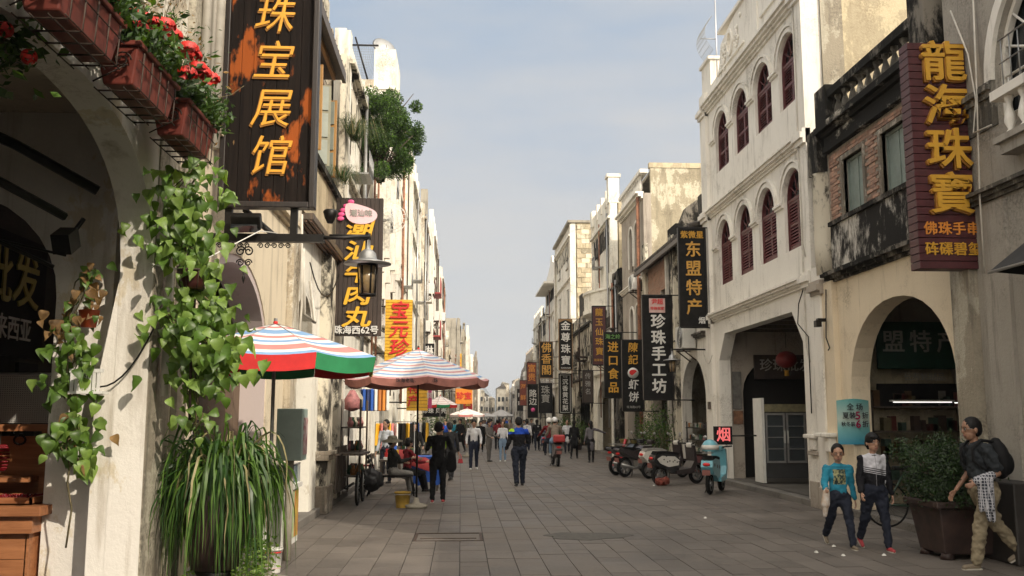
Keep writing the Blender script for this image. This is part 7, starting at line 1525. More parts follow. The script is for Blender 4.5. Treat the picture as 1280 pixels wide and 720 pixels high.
def garment(n_, base, rules):
    """cloth with printed or sewn areas; rules: (colour, [(axis, low, high), ...], slope) in the wearer's own metres"""
    m, t, b = newmat('cloth_'+n_); L = t.links.new; b.inputs['Roughness'].default_value = .9; b.inputs['Specular IOR Level'].default_value = .15; co = nd(t, 'ShaderNodeTexCoord'); sp = nd(t, 'ShaderNodeSeparateXYZ'); L(co.outputs['Object'], sp.inputs[0])
    n = nd(t, 'ShaderNodeTexNoise', Scale=30., Detail=4.); L(co.outputs['Object'], n.inputs['Vector']); last = None
    rg = nd(t, 'ShaderNodeRGB'); rg.outputs[0].default_value = c4(base); last = rg.outputs[0]
    for col, conds, slope in rules:
        f = None
        zz = nd(t, 'ShaderNodeMath', operation='MULTIPLY_ADD'); zz.inputs[1].default_value = slope; L(sp.outputs['X'], zz.inputs[0]); L(sp.outputs['Z'], zz.inputs[2])
        for ax, lo, hi in conds:
            s_ = zz.outputs[0] if ax == 'Z' else sp.outputs[ax]
            for op, v in (('GREATER_THAN', lo), ('LESS_THAN', hi)):
                c = nd(t, 'ShaderNodeMath', operation=op); c.inputs[1].default_value = v; L(s_, c.inputs[0])
                if f is None: f = c.outputs[0]
                else: mu = nd(t, 'ShaderNodeMath', operation='MULTIPLY'); L(f, mu.inputs[0]); L(c.outputs[0], mu.inputs[1]); f = mu.outputs[0]
        if len(col) == 2:
            cr_ = nd(t, 'ShaderNodeValToRGB'); cr_.color_ramp.elements[0].position = .44; cr_.color_ramp.elements[1].position = .54; cr_.color_ramp.elements[0].color = c4(col[0]); cr_.color_ramp.elements[1].color = c4(col[1]); L(n.outputs['Fac'], cr_.inputs['Fac'])
        mx = nd(t, 'ShaderNodeMixRGB'); L(f, mx.inputs['Fac']); L(last, mx.inputs['Color1'])
        if len(col) == 2: L(cr_.outputs[0], mx.inputs['Color2'])
        else: mx.inputs['Color2'].default_value = c4(col)
        last = mx.outputs[0]
    L(last, b.inputs['Base Color']); bp = nd(t, 'ShaderNodeBump', Strength=.3, Distance=.01); L(n.outputs['Fac'], bp.inputs['Height']); L(bp.outputs[0], b.inputs['Normal']); return m
def remesh(o, vox, smooth=2):
    m = o.modifiers.new('remesh', 'REMESH'); m.mode = 'VOXEL'; m.voxel_size = vox; m.use_smooth_shade = True
    if smooth: s = o.modifiers.new('smooth', 'SMOOTH'); s.iterations = smooth; s.factor = .5
    return o
def person(label, x, y, rz, h=1.68, legs=((15,5),(-15,10)), arms=((10,8,15),(-10,8,15)), lean=0., head=(0,0), top=black, trs=jeans, sh=shoe_b, sleeve='long', hair='short', skn=None, vox=.018, coat=None, fem=False, build=1., z0=None, fingers=False, collar=None, hipyaw=0., extra=None, armin=((0,0),(0,0)), cat='person', hs=1.06, loose=1.):
    """legs: (thigh forward deg, knee bend deg) right then left; arms: (forward, outward, elbow bend); armin: inward turn of the forearm"""
    skn = skn or skin; u = thing('person', label, cat, (0,0,0)); X = Vector((1,0,0)); bw = build
    hipz = .50*h; hw = .052*h*bw; th = .235*h; shn = .235*h; ank = .045*h
    J = {}; Rx = lambda a: Matrix.Rotation(R_(a), 3, 'X')   # facing +Y; positive forward swing = rotate down-vector towards +Y
    low = 1e9
    for s, (a, k) in ((1, legs[0]), (-1, legs[1])):
        hp = Vector((s*hw, 0, 0)); kn = hp+Rx(a) @ Vector((s*.004*h,0,-th)); an = kn+Rx(a-k) @ Vector((s*.002*h,0,-shn)); J[s] = [hp, kn, an, a-k]; low = min(low, an.z-ank)
    Z = Vector((0,0,-low if z0 is None else z0)); tr = Rx(-lean)
    for s in (1,-1):
        for i in range(3): J[s][i] = J[s][i]+Z
    pel = Z.copy(); ch = pel+tr @ Vector((0,0,.20*h)); nk = pel+tr @ Vector((0,.0,.325*h)); hd = nk+tr @ Vector((0,.012*h,.084*h*hs)); sw = (.092 if fem else .100)*h*bw
    A = {}
    for s, (fwd, outw, el), (inn, twist) in ((1, arms[0], armin[0]), (-1, arms[1], armin[1])):
        sp = pel+tr @ Vector((s*sw, -.0, .284*h)); M = tr @ Rx(fwd) @ Matrix.Rotation(R_(-s*outw), 3, 'Y'); e = sp+M @ Vector((0,0,-.165*h)); M2 = M @ Rx(el) @ Matrix.Rotation(R_(s*inn), 3, 'Y'); wv = e+M2 @ Vector((0,0,-.145*h)); A[s] = [sp, e, wv, M2]
    H = h*hs
    # --- skin body, one surface
    b = MB(); hy, hp_ = head; HM = tr @ Matrix.Rotation(R_(hy), 3, 'Z') @ Rx(hp_)
    b.cap(pel+Vector((0,0,.0)), ch, .062*h*bw, .066*h*bw, 12, fl=.75); b.cap(ch, nk-Vector((0,0,.05*h)), .068*h*bw, .055*h*bw, 12, fl=.7); b.cap(nk-Vector((0,0,.04*h)), nk+(hd-nk)*.6, .031*h, .028*h, 10)
    b.ell(hd+HM @ Vector((0,.0,.012*H)), (.045*H,.056*H,.058*H), 16, 12, M=HM); b.ell(hd+HM @ Vector((0,.014*H,-.028*H)), (.034*H,.038*H,.040*H), 14, 10, M=HM)
    b.ell(hd+HM @ Vector((0,.052*H,-.010*H)), (.008*H,.013*H,.014*H), 8, 6, M=HM)
    for s in (1,-1): b.ell(hd+HM @ Vector((s*.046*H,-.002*H,-.006*H)), (.006*H,.011*H,.018*H), 8, 6, M=HM)
    for s in (1,-1):
        hp, kn, an, fa = J[s]; b.cap(hp, kn, .040*h*bw, .027*h, 10); b.cap(kn, an, .027*h, .018*h, 10)
        sp, e, wv, M2 = A[s]; b.cap(sp, e, .026*h, .020*h, 10); b.cap(e, wv, .020*h, .0135*h, 10)
        pm0 = wv; pm1 = wv+M2 @ Vector((0,0,-.048*h))
        b.cap(pm0+M2 @ Vector((0,0,-.015*h)), pm1, .012*h, .0165*h, 10, side=tuple(M2 @ Vector((0,1,0))), fl=.5)
        fr_ = .0052*h
        for i, ln in enumerate((.036,.041,.038,.030)):
            o_ = M2 @ Vector((0,(i-1.5)*.0098*h*(-1),-.010*h)); c_ = M2 @ Vector((-s*.008*h,0,-ln*h*.55)); d_ = M2 @ Vector((-s*.022*h,0,-ln*h*.85)); b.tube([pm1+o_*.9, pm1+o_+c_, pm1+o_+d_], [fr_,fr_*.9,fr_*.7], 6)
        b.tube([pm0+M2 @ Vector((0,.012*h,-.02*h)), pm0+M2 @ Vector((-s*.006*h,.026*h,-.042*h)), pm0+M2 @ Vector((-s*.012*h,.026*h,-.058*h))], [fr_*1.3,fr_*1.1,fr_*.8], 6)
    body = remesh(b.build('body', skn, u), vox*.55 if not fingers else .0065, 1)
    # --- face
    f = MB()
    for s in (1,-1): f.ell(hd+HM @ Vector((s*.0175*H,.0505*H,.004*H)), (.0078*H,.004*H,.0032*H), 10, 6, M=HM)
    f.build('eyes', eyew if fingers else hairm, body)
    if fingers:
        f = MB()
        for s in (1,-1): f.ell(hd+HM @ Vector((s*.0175*H,.053*H,.004*H)), (.0036*H,.003*H,.0032*H), 8, 6, M=HM); f.tube([hd+HM @ Vector((s*.008*H,.055*H,.015*H)), hd+HM @ Vector((s*.018*H,.054*H,.018*H)), hd+HM @ Vector((s*.028*H,.047*H,.014*H))], .0018*H, 5); f.tube([hd+HM @ Vector((s*.009*H,.0545*H,.007*H)), hd+HM @ Vector((s*.018*H,.0545*H,.009*H)), hd+HM @ Vector((s*.027*H,.049*H,.006*H))], .0012*H, 5)
        f.build('brows', hairm, body)
    f = MB(); f.ell(hd+HM @ Vector((0,.0505*H,-.034*H)), (.0135*H,.005*H,.0040*H), 10, 6, M=HM); f.build('mouth', lipm, body)
    # --- hair
    f = MB(); g_ = .0045*h
    if hair in ('short', 'crop', 'thin'):
        k_ = .5 if hair == 'crop' else 1; f.ell(hd+HM @ Vector((0,-.007*H,.018*H)), (.0475*H+g_*k_,.0560*H+g_*k_,.057*H+g_*k_), 18, 12, M=HM, t1=pi*.60); f.ell(hd+HM @ Vector((0,-.024*H,-.002*H)), (.0455*H+g_*k_,.040*H,.048*H), 14, 10, M=HM)
        if hair == 'short': f.ell(hd+HM @ Vector((.006*H,.036*H,.046*H)), (.034*H,.018*H,.015*H), 10, 6, M=HM)
    elif hair == 'bob': 
        f.ell(hd+HM @ Vector((0,-.008*H,.016*H)), (.054*H,.060*H,.058*H), 18, 12, M=HM, t1=pi*.6); f.ell(hd+HM @ Vector((0,-.020*H,-.014*H)), (.054*H,.045*H,.048*H), 14, 10, M=HM); f.ell(hd+HM @ Vector((0,.042*H,.036*H)), (.036*H,.016*H,.017*H), 10, 6, M=HM)
    elif hair == 'long': f.ell(hd+HM @ Vector((0,-.008*H,.014*H)), (.052*H,.060*H,.058*H), 18, 12, M=HM, t1=pi*.58); f.cap(hd+HM @ Vector((0,-.026*H,.0)), hd+HM @ Vector((0,-.044*H,-.10*H)), .046*H, .030*H, 10, fl=.7)
    elif hair == 'tied': f.ell(hd+HM @ Vector((0,-.006*H,.018*H)), (.053*H,.060*H,.060*H), 18, 12, M=HM, t1=pi*.60); f.ell(hd+HM @ Vector((0,-.022*H,-.006*H)), (.051*H,.042*H,.052*H), 14, 10, M=HM); f.ell(hd+HM @ Vector((0,.038*H,.045*H)), (.038*H,.017*H,.014*H), 10, 6, M=HM); f.cap(hd+HM @ Vector((0,-.062*H,.01*H)), hd+HM @ Vector((0,-.075*H,-.05*H)), .016*H, .012*H, 8)
    if hair == 'thin': f.v = f.v
    if f.f: folds(remesh(f.build('hair', hairm, body), vox*.5, 1), .006 if fingers else .014, .025)
    # --- clothes
    gx = .0085*h*loose; f = MB()
    f.cap(pel+tr @ Vector((0,0,.035*h)), ch, .066*h*bw+gx*.8, .070*h*bw+gx, 14, fl=.80); f.cap(ch, nk-tr @ Vector((0,0,.055*h)), .072*h*bw+gx, .055*h*bw+gx, 14, fl=.74)
    f.cap(pel+tr @ Vector((-sw*.78,0,.280*h)), pel+tr @ Vector((0,0,.298*h)), .026*h+gx*.6, .034*h+gx*.6, 12, side=(0,1,0)); f.cap(pel+tr @ Vector((0,0,.298*h)), pel+tr @ Vector((sw*.78,0,.280*h)), .034*h+gx*.6, .026*h+gx*.6, 12, side=(0,1,0))
    if collar: f.cap(nk-Vector((0,0,.03*h)), nk-Vector((0,0,.012*h)), .036*h, .036*h, 12)
    for s in (1,-1):
        sp, e, wv, M2 = A[s]
        if sleeve == 'long': f.cap(sp, e, .026*h+gx, .021*h+gx, 12); f.cap(e, wv+(e-wv)*.08, .021*h+gx, .0165*h+gx*.8, 12)
        else: f.cap(sp, sp.lerp(e, .72), .030*h+gx, .029*h+gx, 12)
    if coat: f.cap(pel+tr @ Vector((0,0,.05*h)), pel+Vector((0,.01*h,-coat*h)), .072*h+gx, .088*h+gx, 14, fl=.72)
    tp = folds(remesh(f.build('jacket' if sleeve == 'long' else 'shirt', top, u), vox*.8, 2), .034*h/1.7*loose, .075)
    f = MB(); f.cap(pel+Vector((-.02*h,0,.02*h)), pel+Vector((.02*h,0,.02*h)), .058*h*bw+gx, .058*h*bw+gx, 12, side=(0,1,0)); f.cap(pel-Vector((0,0,.01*h)), pel+tr @ Vector((0,0,.06*h)), .066*h*bw+gx*.6, .066*h*bw+gx*.6, 14, fl=.82)
    for s in (1,-1):
        hp, kn, an, fa = J[s]; f.cap(hp+Vector((0,0,-.01*h)), kn, .046*h*bw+gx, (.031 if not fem else .028)*h+gx, 12); f.cap(kn, an+(kn-an)*.04, (.031 if not fem else .028)*h+gx, (.025 if not fem else .020)*h+gx*.8, 12)
    folds(remesh(f.build('trousers', trs, u), vox*.8, 2), .034*h/1.7*loose, .065)
    for s in (1,-1):
        hp, kn, an, fa = J[s]; FM = Rx(max(-50, min(28, fa*.75 if fa < -12 else 0)))
        f = MB(); f.cap(an+FM @ Vector((0,-.012*h,-.024*h)), an+FM @ Vector((s*.006*h,.085*h,-.030*h)), .021*h, .017*h, 12, fl=1.); f.cap(an, an+FM @ Vector((0,0,-.02*h)), .021*h, .022*h, 10)
        so_ = remesh(f.build('shoe', sh, u), vox*.5, 1)
        g2 = MB(); g2.tube([an+FM @ Vector((0,-.036*h,-.043*h)), an+FM @ Vector((0,.0,-.043*h)), an+FM @ Vector((s*.006*h,.06*h,-.0435*h)), an+FM @ Vector((s*.006*h,.105*h,-.042*h))], [.012*h,.018*h,.020*h,.010*h], 8, smooth=False)
        for i, v in enumerate(g2.v): pass
        so2 = MB(); o0 = [an+FM @ Vector((s*(.003*h)+px*h, py*h, -.047*h)) for px, py in ((-.017,-.03),(.017,-.03),(.021,.05),(.016,.095),(-.012,.098),(-.020,.05))]; o1 = [p+FM @ Vector((0,0,.010*h)) for p in o0]
        so2.add(o0+o1, [(5,4,3,2,1,0),(6,7,8,9,10,11)]+[(i,(i+1)%6,(i+1)%6+6,i+6) for i in range(6)]); so2.build('sole', sole if sh != shoe_b else shoe_b, so_)
    u.location = (x, y, 0); u.rotation_euler = (0, 0, rz); u['_'] = 0; del u['_']
    return u, dict(A=A, J=J, pel=pel, ch=ch, nk=nk, hd=hd, tr=tr, HM=HM, h=h, sw=sw, body=body, tp=tp, R=Matrix.Rotation(rz,3,'Z'))
def attach(b, name, m, par, vox=None):
    """mesh in the person's own space, before the person is placed"""
    o = b.build(name, m, None, loc=(0,0,0)); o.parent = par
    if vox: remesh(o, vox, 2)
    return o
def carried(b, name, m, u, label, cat, vox=None, bevel=0.):
    """something a person holds or wears: a thing of its own, placed in the world"""
    M = Matrix.Rotation(u.rotation_euler.z, 3, 'Z'); T = u.location; b.v = [tuple(M @ Vector(v)+T) for v in b.v]
    o = b.build(name, m, bevel=bevel); tag(o, label, cat)
    if vox: remesh(o, vox, 2)
    return o
S_ = pi   # facing the camera
# boy
tealp = garment('teal_print', (.03,.22,.32), [(((.30,.29,.15),(.03,.05,.05)), [('X',-.085,.085),('Y',.02,1),('Z',.83,1.03)], 0.), ((.02,.10,.16), [('Y',.02,1),('Z',1.055,1.065)], 0.)])
u, K = person('boy in a teal printed long sleeve top and dark jeans walking beside the girl', 5.10, 12.75, R_(176), 1.36, ((-22,22),(24,6)), ((18,14,58),(-4,8,12)), 2, (-12,-10), tealp, jeans, shoe_g, 'long', 'crop', skin, .016, build=1.12, fingers=True, armin=((-6,0),(0,0)), hs=1.28, loose=1.5)
h = K['h']
b = MB(); wv = K['A'][1][2]; b.cap(wv+Vector((0,.03,-.04)), wv+Vector((.02,.03,-.20)), .045, .06, 10); b.cap(wv+Vector((.02,.03,-.2)), wv+Vector((.03,.03,-.34)), .05, .03, 8); carried(b, 'plastic_bag', mat('bag_plastic', (.42,.30,.20), .3, .4, 14, col2=(.6,.58,.55)), u, 'crumpled plastic bag of snacks hanging from the boy\'s hand', 'bag', .01)
# girl
wv_ = (.50,.50,.54)
track = garment('track_jacket', (.014,.014,.017), [(wv_, [('X',-.15,.15),('Z',1.03,2)], -.18), ((.014,.014,.017), [('X',-.15,.15),('Z',1.045,1.055)], -.18), (wv_, [('X',-.15,.15),('Z',1.005,1.018)], -.18), (wv_, [('X',-.15,.15),('Z',.985,.993)], -.18), (wv_, [('X',-.155,-.145),('Z',.80,.90)], 0.), (wv_, [('X',.13,.14),('Z',.80,.88)], 0.), ((.25,.25,.27), [('X',-.003,.003),('Y',.02,1),('Z',.7,2)], 0.)])
u, K = person('girl in a white and black track jacket and red shoes holding the boy\'s sleeve', 5.46, 12.45, R_(178), 1.50, ((-16,20),(14,2)), ((6,10,30),(-2,8,14)), 2, (4,-4), track, jeans, shoe_r, 'long', 'tied', skin, .016, fem=True, fingers=True, collar=True, hs=1.20, loose=1.6, build=1.1)
h = K['h']
b = MB(); b.lathe([(.030*h,-.012*h),(.041*h,.010*h),(.036*h,.014*h),(.028*h,-.008*h)], K['nk']-Vector((0,0,.020*h)), 14); attach(b, 'jacket_collar', black, K['tp'])
# walking man
u, K = person('man in dark T shirt and khaki trousers striding left at the right edge', 6.12, 10.95, R_(92), 1.74, ((-26,14),(20,8)), ((4,6,40),(-12,8,88)), 7, (0,4), chary, khaki, shoe_g, 'short', 'crop', skin_d, .016, build=1.18, fingers=True, hs=1.12, loose=1.7)
h = K['h']; hd = K['hd']; HM = K['HM']; b = MB()
for s_ in (1,-1): b.tube([hd+HM @ Vector((s_*.048*h,0,.006*h)), hd+HM @ Vector((s_*.04*h,.052*h,.006*h))], .0015*h, 4); c = hd+HM @ Vector((s_*.019*h,.058*h,.003*h)); b.tube([c+HM @ Vector((.011*h*cos(t_),0,.008*h*sin(t_))) for t_ in [2*pi*j/10 for j in range(11)]], .0012*h, 4)
carried(b, 'eyeglasses', steel, u, 'thin framed glasses worn by the striding man', 'glasses')
tr = K['tr']; bkc = K['pel']+tr @ Vector((0,-.135*h,.20*h))
bg_ = thing('backpack', 'bulging black backpack with an orange tag on the striding man', 'backpack', u.location+Matrix.Rotation(u.rotation_euler.z,3,'Z') @ bkc)
def wbuild(b, name, m, par, vox=None, bevel=0.):
    M = Matrix.Rotation(u.rotation_euler.z, 3, 'Z'); b.v = [tuple(M @ Vector(v)+u.location) for v in b.v]; o = b.build(name, m, par, bevel=bevel)
    if vox: remesh(o, vox, 2)
    return o
b = MB(); b.ell(bkc+Vector((0,-.005*h,.0)), (.095*h,.068*h,.135*h), 16, 12, M=tr); b.ell(bkc+tr @ Vector((0,-.045*h,-.03*h)), (.08*h,.05*h,.085*h), 14, 10, M=tr); b.ell(bkc+tr @ Vector((0,-.01*h,.125*h)), (.035*h,.03*h,.02*h), 10, 8); wbuild(b, 'bag', mat('backpack_black', (.012,.012,.013), .75, .1, 9, .2, spec=.2), bg_, .014)
for s_ in (1,-1): b = MB(); b.tube([K['pel']+tr @ Vector((s_*.062*h,-.085*h,.325*h)), K['pel']+tr @ Vector((s_*.070*h,-.0*h,.345*h)), K['pel']+tr @ Vector((s_*.066*h,.070*h,.30*h)), K['pel']+tr @ Vector((s_*.07*h,.078*h,.22*h)), K['pel']+tr @ Vector((s_*.085*h,.0*h,.13*h)), K['pel']+tr @ Vector((s_*.075*h,-.09*h,.10*h))], .011*h, 6); wbuild(b, 'strap', mat('backpack_black', (.012,.012,.013)), bg_)
b = MB(); b.obox(bkc+tr @ Vector((.088*h,-.03*h,.01*h)), (.006,.10,.05), tr @ Matrix.Rotation(.4,3,'X')); wbuild(b, 'tag', mat('tag_orange', (.55,.08,.03), .6, .1, 6), bg_)
# plaid shirt over the arm
def plaid():
    m, t, b = newmat('plaid_cloth'); L = t.links.new; b.inputs['Roughness'].default_value = .9; g_ = nd(t, 'ShaderNodeNewGeometry'); last = None; cols = []
    for ax, sc in (('X',55),('Y',55),('Z',55)):
        wv_ = nd(t, 'ShaderNodeTexWave', Scale=sc/6., Distortion=1.5); wv_.bands_direction = ax; L(g_.outputs['Position'], wv_.inputs['Vector']); gt = nd(t, 'ShaderNodeMath', operation='GREATER_THAN'); gt.inputs[1].default_value = .86; L(wv_.outputs['Fac'], gt.inputs[0]); cols.append(gt)
    mx_ = nd(t, 'ShaderNodeMath', operation='MAXIMUM'); L(cols[0].outputs[0], mx_.inputs[0]); L(cols[2].outputs[0], mx_.inputs[1]); m3 = nd(t, 'ShaderNodeMath', operation='MAXIMUM'); L(mx_.outputs[0], m3.inputs[0]); L(cols[1].outputs[0], m3.inputs[1])
    x_ = nd(t, 'ShaderNodeMixRGB', Color1=(.035,.04,.055,1), Color2=(.42,.42,.45,1)); L(m3.outputs[0], x_.inputs['Fac']); L(x_.outputs[0], b.inputs['Base Color']); return m
e, wv = K['A'][-1][1], K['A'][-1][2]; b = MB(); q = random.Random(4)
mid = e.lerp(wv, .75)
b.cap(e.lerp(wv,.35)+Vector((0,0,.01)), wv+Vector((0,.02,.01)), .052, .055, 12)
for k in range(9): d = Vector((q.gauss(0,.035), q.uniform(-.09,.07), 0)); b.cap(mid+d, mid+d+Vector((q.gauss(0,.02), q.gauss(-.02,.03), -q.uniform(.28,.46))), .045, .035, 8, fl=.6)
carried(b, 'plaid_shirt', plaid(), u, 'dark plaid shirt draped over the striding man\'s forearm', 'shirt', .011)
# woman in black
u, K = person('woman in black suit standing with her back turned beside the yellow bucket', -.46, 19.75, R_(-6), 1.63, ((4,2),(-4,2)), ((38,16,100),(34,16,100)), 3, (0,-18), black, black, shoe_r, 'long', 'bob', skin, .02, coat=.02, armin=((20,0),(20,0)), build=1.08)
b = MB(); b.cap(Vector((.27,.02,.72)), Vector((.27,.02,.95)), .12, .10, 12, fl=.5); carried(b, 'shoulder_bag', black, u, 'black shoulder bag at the right hip of the woman in black', 'bag', .02)
# man blue jacket
bluey = garment('blue_yoke', (.014,.014,.016), [((.02,.07,.42), [('Z',1.30,3)], 0.), ((.40,.70,.04), [('X',-.30,-.13),('Z',1.36,3)], 0.)])
u, K = person('man in a black jacket with blue and neon yoke walking away down the middle', 1.5, 24.5, R_(8), 1.74, ((14,8),(-14,4)), ((20,14,70),(8,12,40)), 4, (0,-4), bluey, jeans, shoe_b, 'long', 'short', skin, .02, build=1.12, loose=1.6)
# white jacket
person('youth in white track jacket with hands in pockets walking towards the camera', .44, 32., R_(178), 1.66, ((10,2),(-12,10)), ((0,16,35),(0,16,35)), 0, (0,-6), white_c, navy, shoe_w, 'long', 'short', skin, .024, collar=True, armin=((14,0),(14,0)))
person('man in grey suit holding papers, left of the woman in light jeans', 1.12, 37.8, R_(230), 1.62, ((4,2),(-4,2)), ((10,8,60),(10,8,60)), 0, (0,0), greysuit, greysuit, shoe_b, 'long', 'short', skin, .026)
person('woman in white jacket over black top and light jeans facing the camera', 1.66, 37.7, R_(176), 1.58, ((4,2),(-4,2)), ((15,12,85),(12,10,60)), 0, (0,-8), white_c, ltj, shoe_w, 'long', 'long', skin, .026, fem=True)
tag(MB().box(1.52,1.80,37.52,37.56,.96,1.30).build('black_top_front', black), None, None) if 0 else None
person('long haired woman in grey coat and black tights pointing right', 5.05, 36.9, R_(10), 1.60, ((4,2),(-6,2)), ((4,72,10),(2,10,15)), 0, (0,0), greyco, black, shoe_b, 'long', 'long', skin, .026, coat=.16, fem=True)
person('woman in long black coat walking past the scooter riders', 4.83, 40.5, R_(-20), 1.60, ((10,4),(-12,10)), ((4,8,15),(2,10,15)), 0, (0,0), black, black, shoe_b, 'long', 'long', skin, .03, coat=.16, fem=True)
# scooter riders
rs = scooter('grey scooter with a red topped box ridden away by two helmeted riders', 3.42, 34.4, R_(93), mat('scooter_silver', (.16,.14,.14), .35, .1, 5), sblk, rubber, topbox=mat('topbox_red', (.4,.03,.03), .4, .1, 5))
hwm = mat('helmet_white', (.65,.65,.65), .3, .05, 5)
def helmet(u, K, label, m=hwm):
    M = Matrix.Rotation(u.rotation_euler.z, 3, 'Z'); c = M @ (K['hd']+Vector((0,-.004,.02)))+u.location
    tag(MB().ell(c, (.115,.13,.125), 16, 10, t1=2.0).build('helmet', m), label, 'helmet')
u, K = person('rear scooter rider in beige jacket and blue jeans', 3.38, 34.15, R_(3), 1.66, ((78,75),(78,75)), ((30,14,40),(30,14,40)), 4, (0,0), beige, ltj, shoe_w, 'long', 'short', skin, .026, z0=.92, build=1.15)
helmet(u, K, 'white round helmet of the rear scooter rider')
u, K = person('front scooter rider in dark jacket, half hidden', 3.22, 34.62, R_(3), 1.66, ((78,80),(78,80)), ((45,20,20),(45,20,20)), 4, (0,0), redc, jeans, shoe_b, 'long', 'short', skin, .03, z0=.90); helmet(u, K, 'grey white helmet of the front scooter rider', plasticw)
# seated
u, K = person('seated person in dark coat and grey trousers under a wide brimmed hat', -1.50, 21.55, R_(-70), 1.60, ((84,86),(72,60)), ((30,8,70),(20,8,60)), -4, (0,-10), cloth('dark_coat', (.03,.03,.028)), cloth('pale_grey_trousers', (.26,.25,.23)), shoe_b, 'long', 'short', skin, .02, z0=.52, build=1.1)
M = Matrix.Rotation(u.rotation_euler.z, 3, 'Z'); c = M @ K['hd']+u.location; hat = thing('brimmed_hat', 'wide round straw hat with dark top on the seated person', 'hat', c+Vector((0,0,.02))); MB().lathe([(.05,.12),(.10,.10),(.115,.05),(.12,.04),(.235,.0),(.24,-.012),(.12,.02),(.10,.02)], c+Vector((0,0,.02)), 22, M=Matrix.Rotation(.12,3,'X')).build('crown', mat('hat_straw', (.13,.115,.08), .8, .2, 14), hat)
person('seated woman in dark red top with black trousers beside the hat wearer', -1.22, 22.1, R_(-60), 1.56, ((84,70),(80,60)), ((30,8,60),(30,8,70)), 2, (0,-14), redc, black, shoe_b, 'long', 'bob', skin, .022, z0=.50)
bg2 = lumpy(tag(MB().ell((-1.95,21.2,.36), (.26,.22,.26), 14, 10).build('black_sack', mat('sack_black', (.015,.015,.016), .6, .1, 9)), 'round black sack leaning at the bench end', 'sack'), .03, .14, .14)
# left background
person('man in pale shirt standing by the white wall behind the hat wearer', -1.98, 25.6, R_(150), 1.66, ((2,2),(-2,2)), ((4,8,15),(4,8,15)), 0, (0,0), cloth('pale_blue_shirt', (.45,.48,.52)), jeans, shoe_b, 'long', 'crop', skin_d, .022)
u, K = person('rider in neon green vest with a red cap bending over a parked bike', -.52, 29.2, R_(160), 1.62, ((60,70),(60,70)), ((40,14,40),(40,14,40)), 18, (0,-10), neon, black, shoe_b, 'long', 'short', skin, .024, z0=.72)
M = Matrix.Rotation(u.rotation_euler.z, 3, 'Z'); c = M @ (K['hd']+Vector((0,.01,.04)))+u.location; cp = thing('baseball_hat', 'red cap worn by the neon vested rider', 'cap', c); MB().ell(c, (.105,.12,.09), 14, 8, t1=1.6).build('crown', redl, cp); MB().obox(c+M @ Vector((0,.14,.0)), (.14,.12,.012)).build('peak', redl, cp)
scooter('parked dark scooter under the neon vested rider', -.55, 29.3, R_(-100), smar, sblk, rubber)['group'] = 'scooters on the left side'
person('woman in black walking with a red handbag, left of the youth in white', -.28, 26.8, R_(20), 1.60, ((14,6),(-14,14)), ((6,14,15),(2,10,15)), 6, (0,-6), black, black, shoe_b, 'long', 'tied', skin, .024, coat=.1)
hbg = thing('red_handbag', 'small red handbag low at the side of the walking woman', 'bag', (.02,26.8,.45)); MB().obox((.0,26.8,.52), (.15,.05,.12), taper=.7).build('bag', redc, hbg, bevel=.015); MB().tube([(-.04,26.8,.58),(.0,26.8,.72),(.04,26.8,.58)], .006, 4).build('strap', redl, hbg)
# far walkers
P_ = [(3.5,50.2,0,white_c,navy,'walker in white top and dark trousers, right of the blue yoked man'),(4.05,50.6,0,black,jeans,'walker in black top and jeans beside the white topped one'),(3.9,56,10,greyco,jeans,'far walker in grey at the right of the crowd'),
      (-1.35,27.9,180,black,black,'dark figure behind the clothes rack on the left'),(-.7,44,170,royal,jeans,'far walker in blue near the low pink parasol'),(1.0,48,180,black,black,'far walker in black in the middle of the street'),(2.0,52,0,redc,black,'far walker in dark red in the crowd'),
      (2.5,55,180,olivec,jeans,'far walker in olive in the crowd'),(1.4,60,180,white_c,black,'tiny walker in white below the grey parasols'),(2.9,64,0,black,jeans,'tiny walker in black below the grey parasols'),(3.6,70,180,beige,black,'tiny walker in beige far away'),(.5,66,0,redc,jeans,'tiny walker in red far away on the left'),
      (4.6,62,180,grey_c,black,'tiny walker in grey under the amber sign'),(5.2,46.5,180,white_c,jeans,'woman in pale top browsing by the potted plants'),(2.2,75,0,royal,black,'tiny walker in blue far away'),(3.2,84,0,black,black,'tiniest dark walker far down the street')]
qq = random.Random(17)
adj = ['in a white top','in black','in a grey coat','in dark red','in olive','in blue','in beige','in a teal top']
mts = [white_c, black, greyco, redc, olivec, royal, beige, teal]
plc = ['left of the orange sign','under the far left parasols','mid street beyond the grey parasols','near the second grey parasol','by the right row of pots','at the bend of the street']
for k in range(16):
    i_ = k % 8; j_ = k % 6; yy = (60,52,80,68,58,104)[j_]+qq.uniform(-6,8); xx = (.2,-.3,3.2,2.6,5.0,5.2)[j_]+qq.uniform(-.7,.7); P_.append((xx, yy, qq.choice([0,180,150,30]), mts[i_], qq.choice([black,jeans,navy]), 'far walker %s %s' % (adj[i_], plc[j_])))
for k, (x, y, a, tp_, tr_, lb) in enumerate(P_): person(lb, x, y, R_(a), 1.58+.1*((k*7)%5)/4, ((6+k*5%16,4),(-14+k*3%12,8+k*7%18)), ((-14+k*11%40,8+k*5%14,10+k*23%70),(16-k*7%34,7+k*3%12,12+k*17%60)), k*3%7, (k*13%40-20,0), tp_, tr_, shoe_b, 'long', ('short','long','bob')[k % 3], skin, .034, fem=bool(k % 2), build=.95+.05*(k*3%6), coat=(.12 if k % 4 == 1 else None), loose=1.5)
scooter('dark scooter standing among the far walkers', 3.05, 48.5, R_(80), sblk, smar, rubber)['group'] = 'far scooters'
scooter('second far scooter by the potted plants on the right', 4.6, 47.6, R_(70), smar, sblk, rubber)['group'] = 'far scooters'
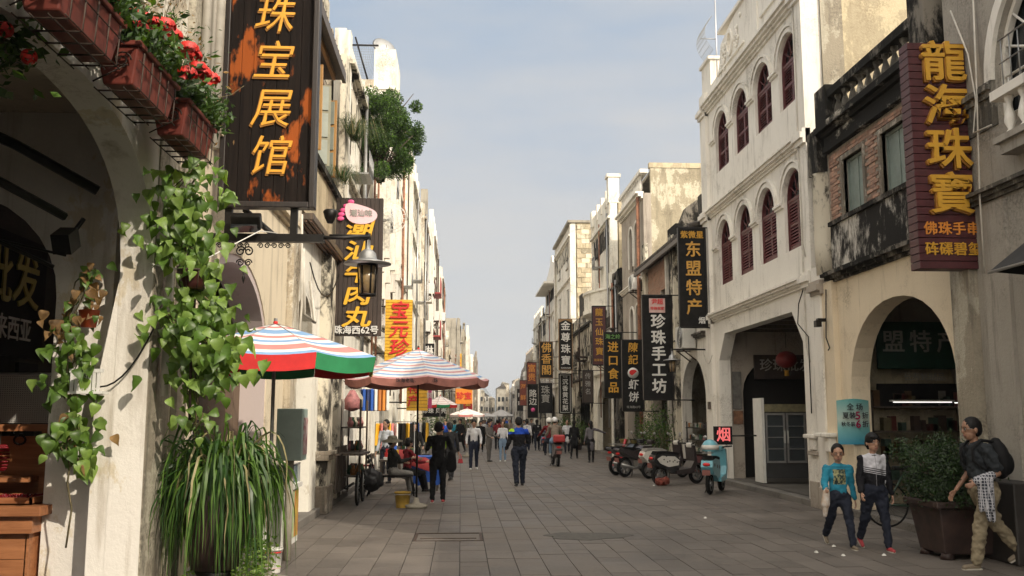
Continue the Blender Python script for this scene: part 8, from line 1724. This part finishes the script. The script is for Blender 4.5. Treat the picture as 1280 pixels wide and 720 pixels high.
scooter('far blue scooter close to the white walker', 4.3, 49.4, R_(85), mat('scooter_navy', (.03,.06,.16), .35, .1, 5), sblk, rubber)['group'] = 'far scooters'
# ---------------------------------------------------------------- lettering becomes plain mesh
bpy.context.view_layer.update(); dg = bpy.context.evaluated_depsgraph_get(); cache = {}
for o in list(COL.objects):
    if o.type == 'FONT':
        key = (o.data.body, round(o.data.size,4), o.data.extrude, o.data.offset, o.data.get('bold', 0.), o.data.shear, o.data.materials[0].name)
        if key not in cache:
            me = bpy.data.meshes.new_from_object(o.evaluated_get(dg), depsgraph=dg); bd = o.data.get('bold', 0.)
            if bd > 0:      # heavier stroke: the same strokes laid three times, each a hair apart in depth
                vs = [v.co.copy() for v in me.vertices]; fs = [tuple(p.vertices) for p in me.polygons]; n_ = len(vs); V = []; F = []
                for q_, (dx, dy, dz) in enumerate(((-bd, 0, 0), (bd, .3*bd, .0009), (0, -bd, -.0009), (0, bd, .0018))):
                    V += [(v.x+dx, v.y+dy, v.z+dz) for v in vs]; F += [tuple(i+q_*n_ for i in f) for f in fs]
                m2_ = bpy.data.meshes.new('lettering'); m2_.from_pydata(V, [], F); m2_.materials.append(o.data.materials[0]); m2_.update(); me = m2_
            cache[key] = me
        nm = o.name; n = bpy.data.objects.new(nm.split('.')[0], cache[key]); COL.objects.link(n); n.parent = o.parent; n.location = o.location; n.rotation_euler = o.rotation_euler; n.scale = o.scale
        for k_ in o.keys():
            if k_ in ('label','category','kind','group'): n[k_] = o[k_]
        bpy.data.objects.remove(o)
for o in COL.objects:
    if o.type == 'MESH' and o.name.startswith('lettering') and o.parent is None: o['category'] = 'lettering'

# ---------------------------------------------------------------- the air of the street, thin and even
hzm = bpy.data.materials.new('haze_air'); hzm.use_nodes = True; t = hzm.node_tree; t.nodes.clear(); o_ = t.nodes.new('ShaderNodeOutputMaterial'); pv = t.nodes.new('ShaderNodeVolumePrincipled')
pv.inputs['Color'].default_value = (.86, .90, .96, 1); pv.inputs['Density'].default_value = .0004; pv.inputs['Anisotropy'].default_value = .2; t.links.new(pv.outputs[0], o_.inputs['Volume'])
hz_ = MB().box(-1200, 1200, -400, 2000, -1.6, 135).build('haze', hzm); hz_['kind'] = 'stuff'; hz_['label'] = 'thin pale haze filling the air of the whole street'
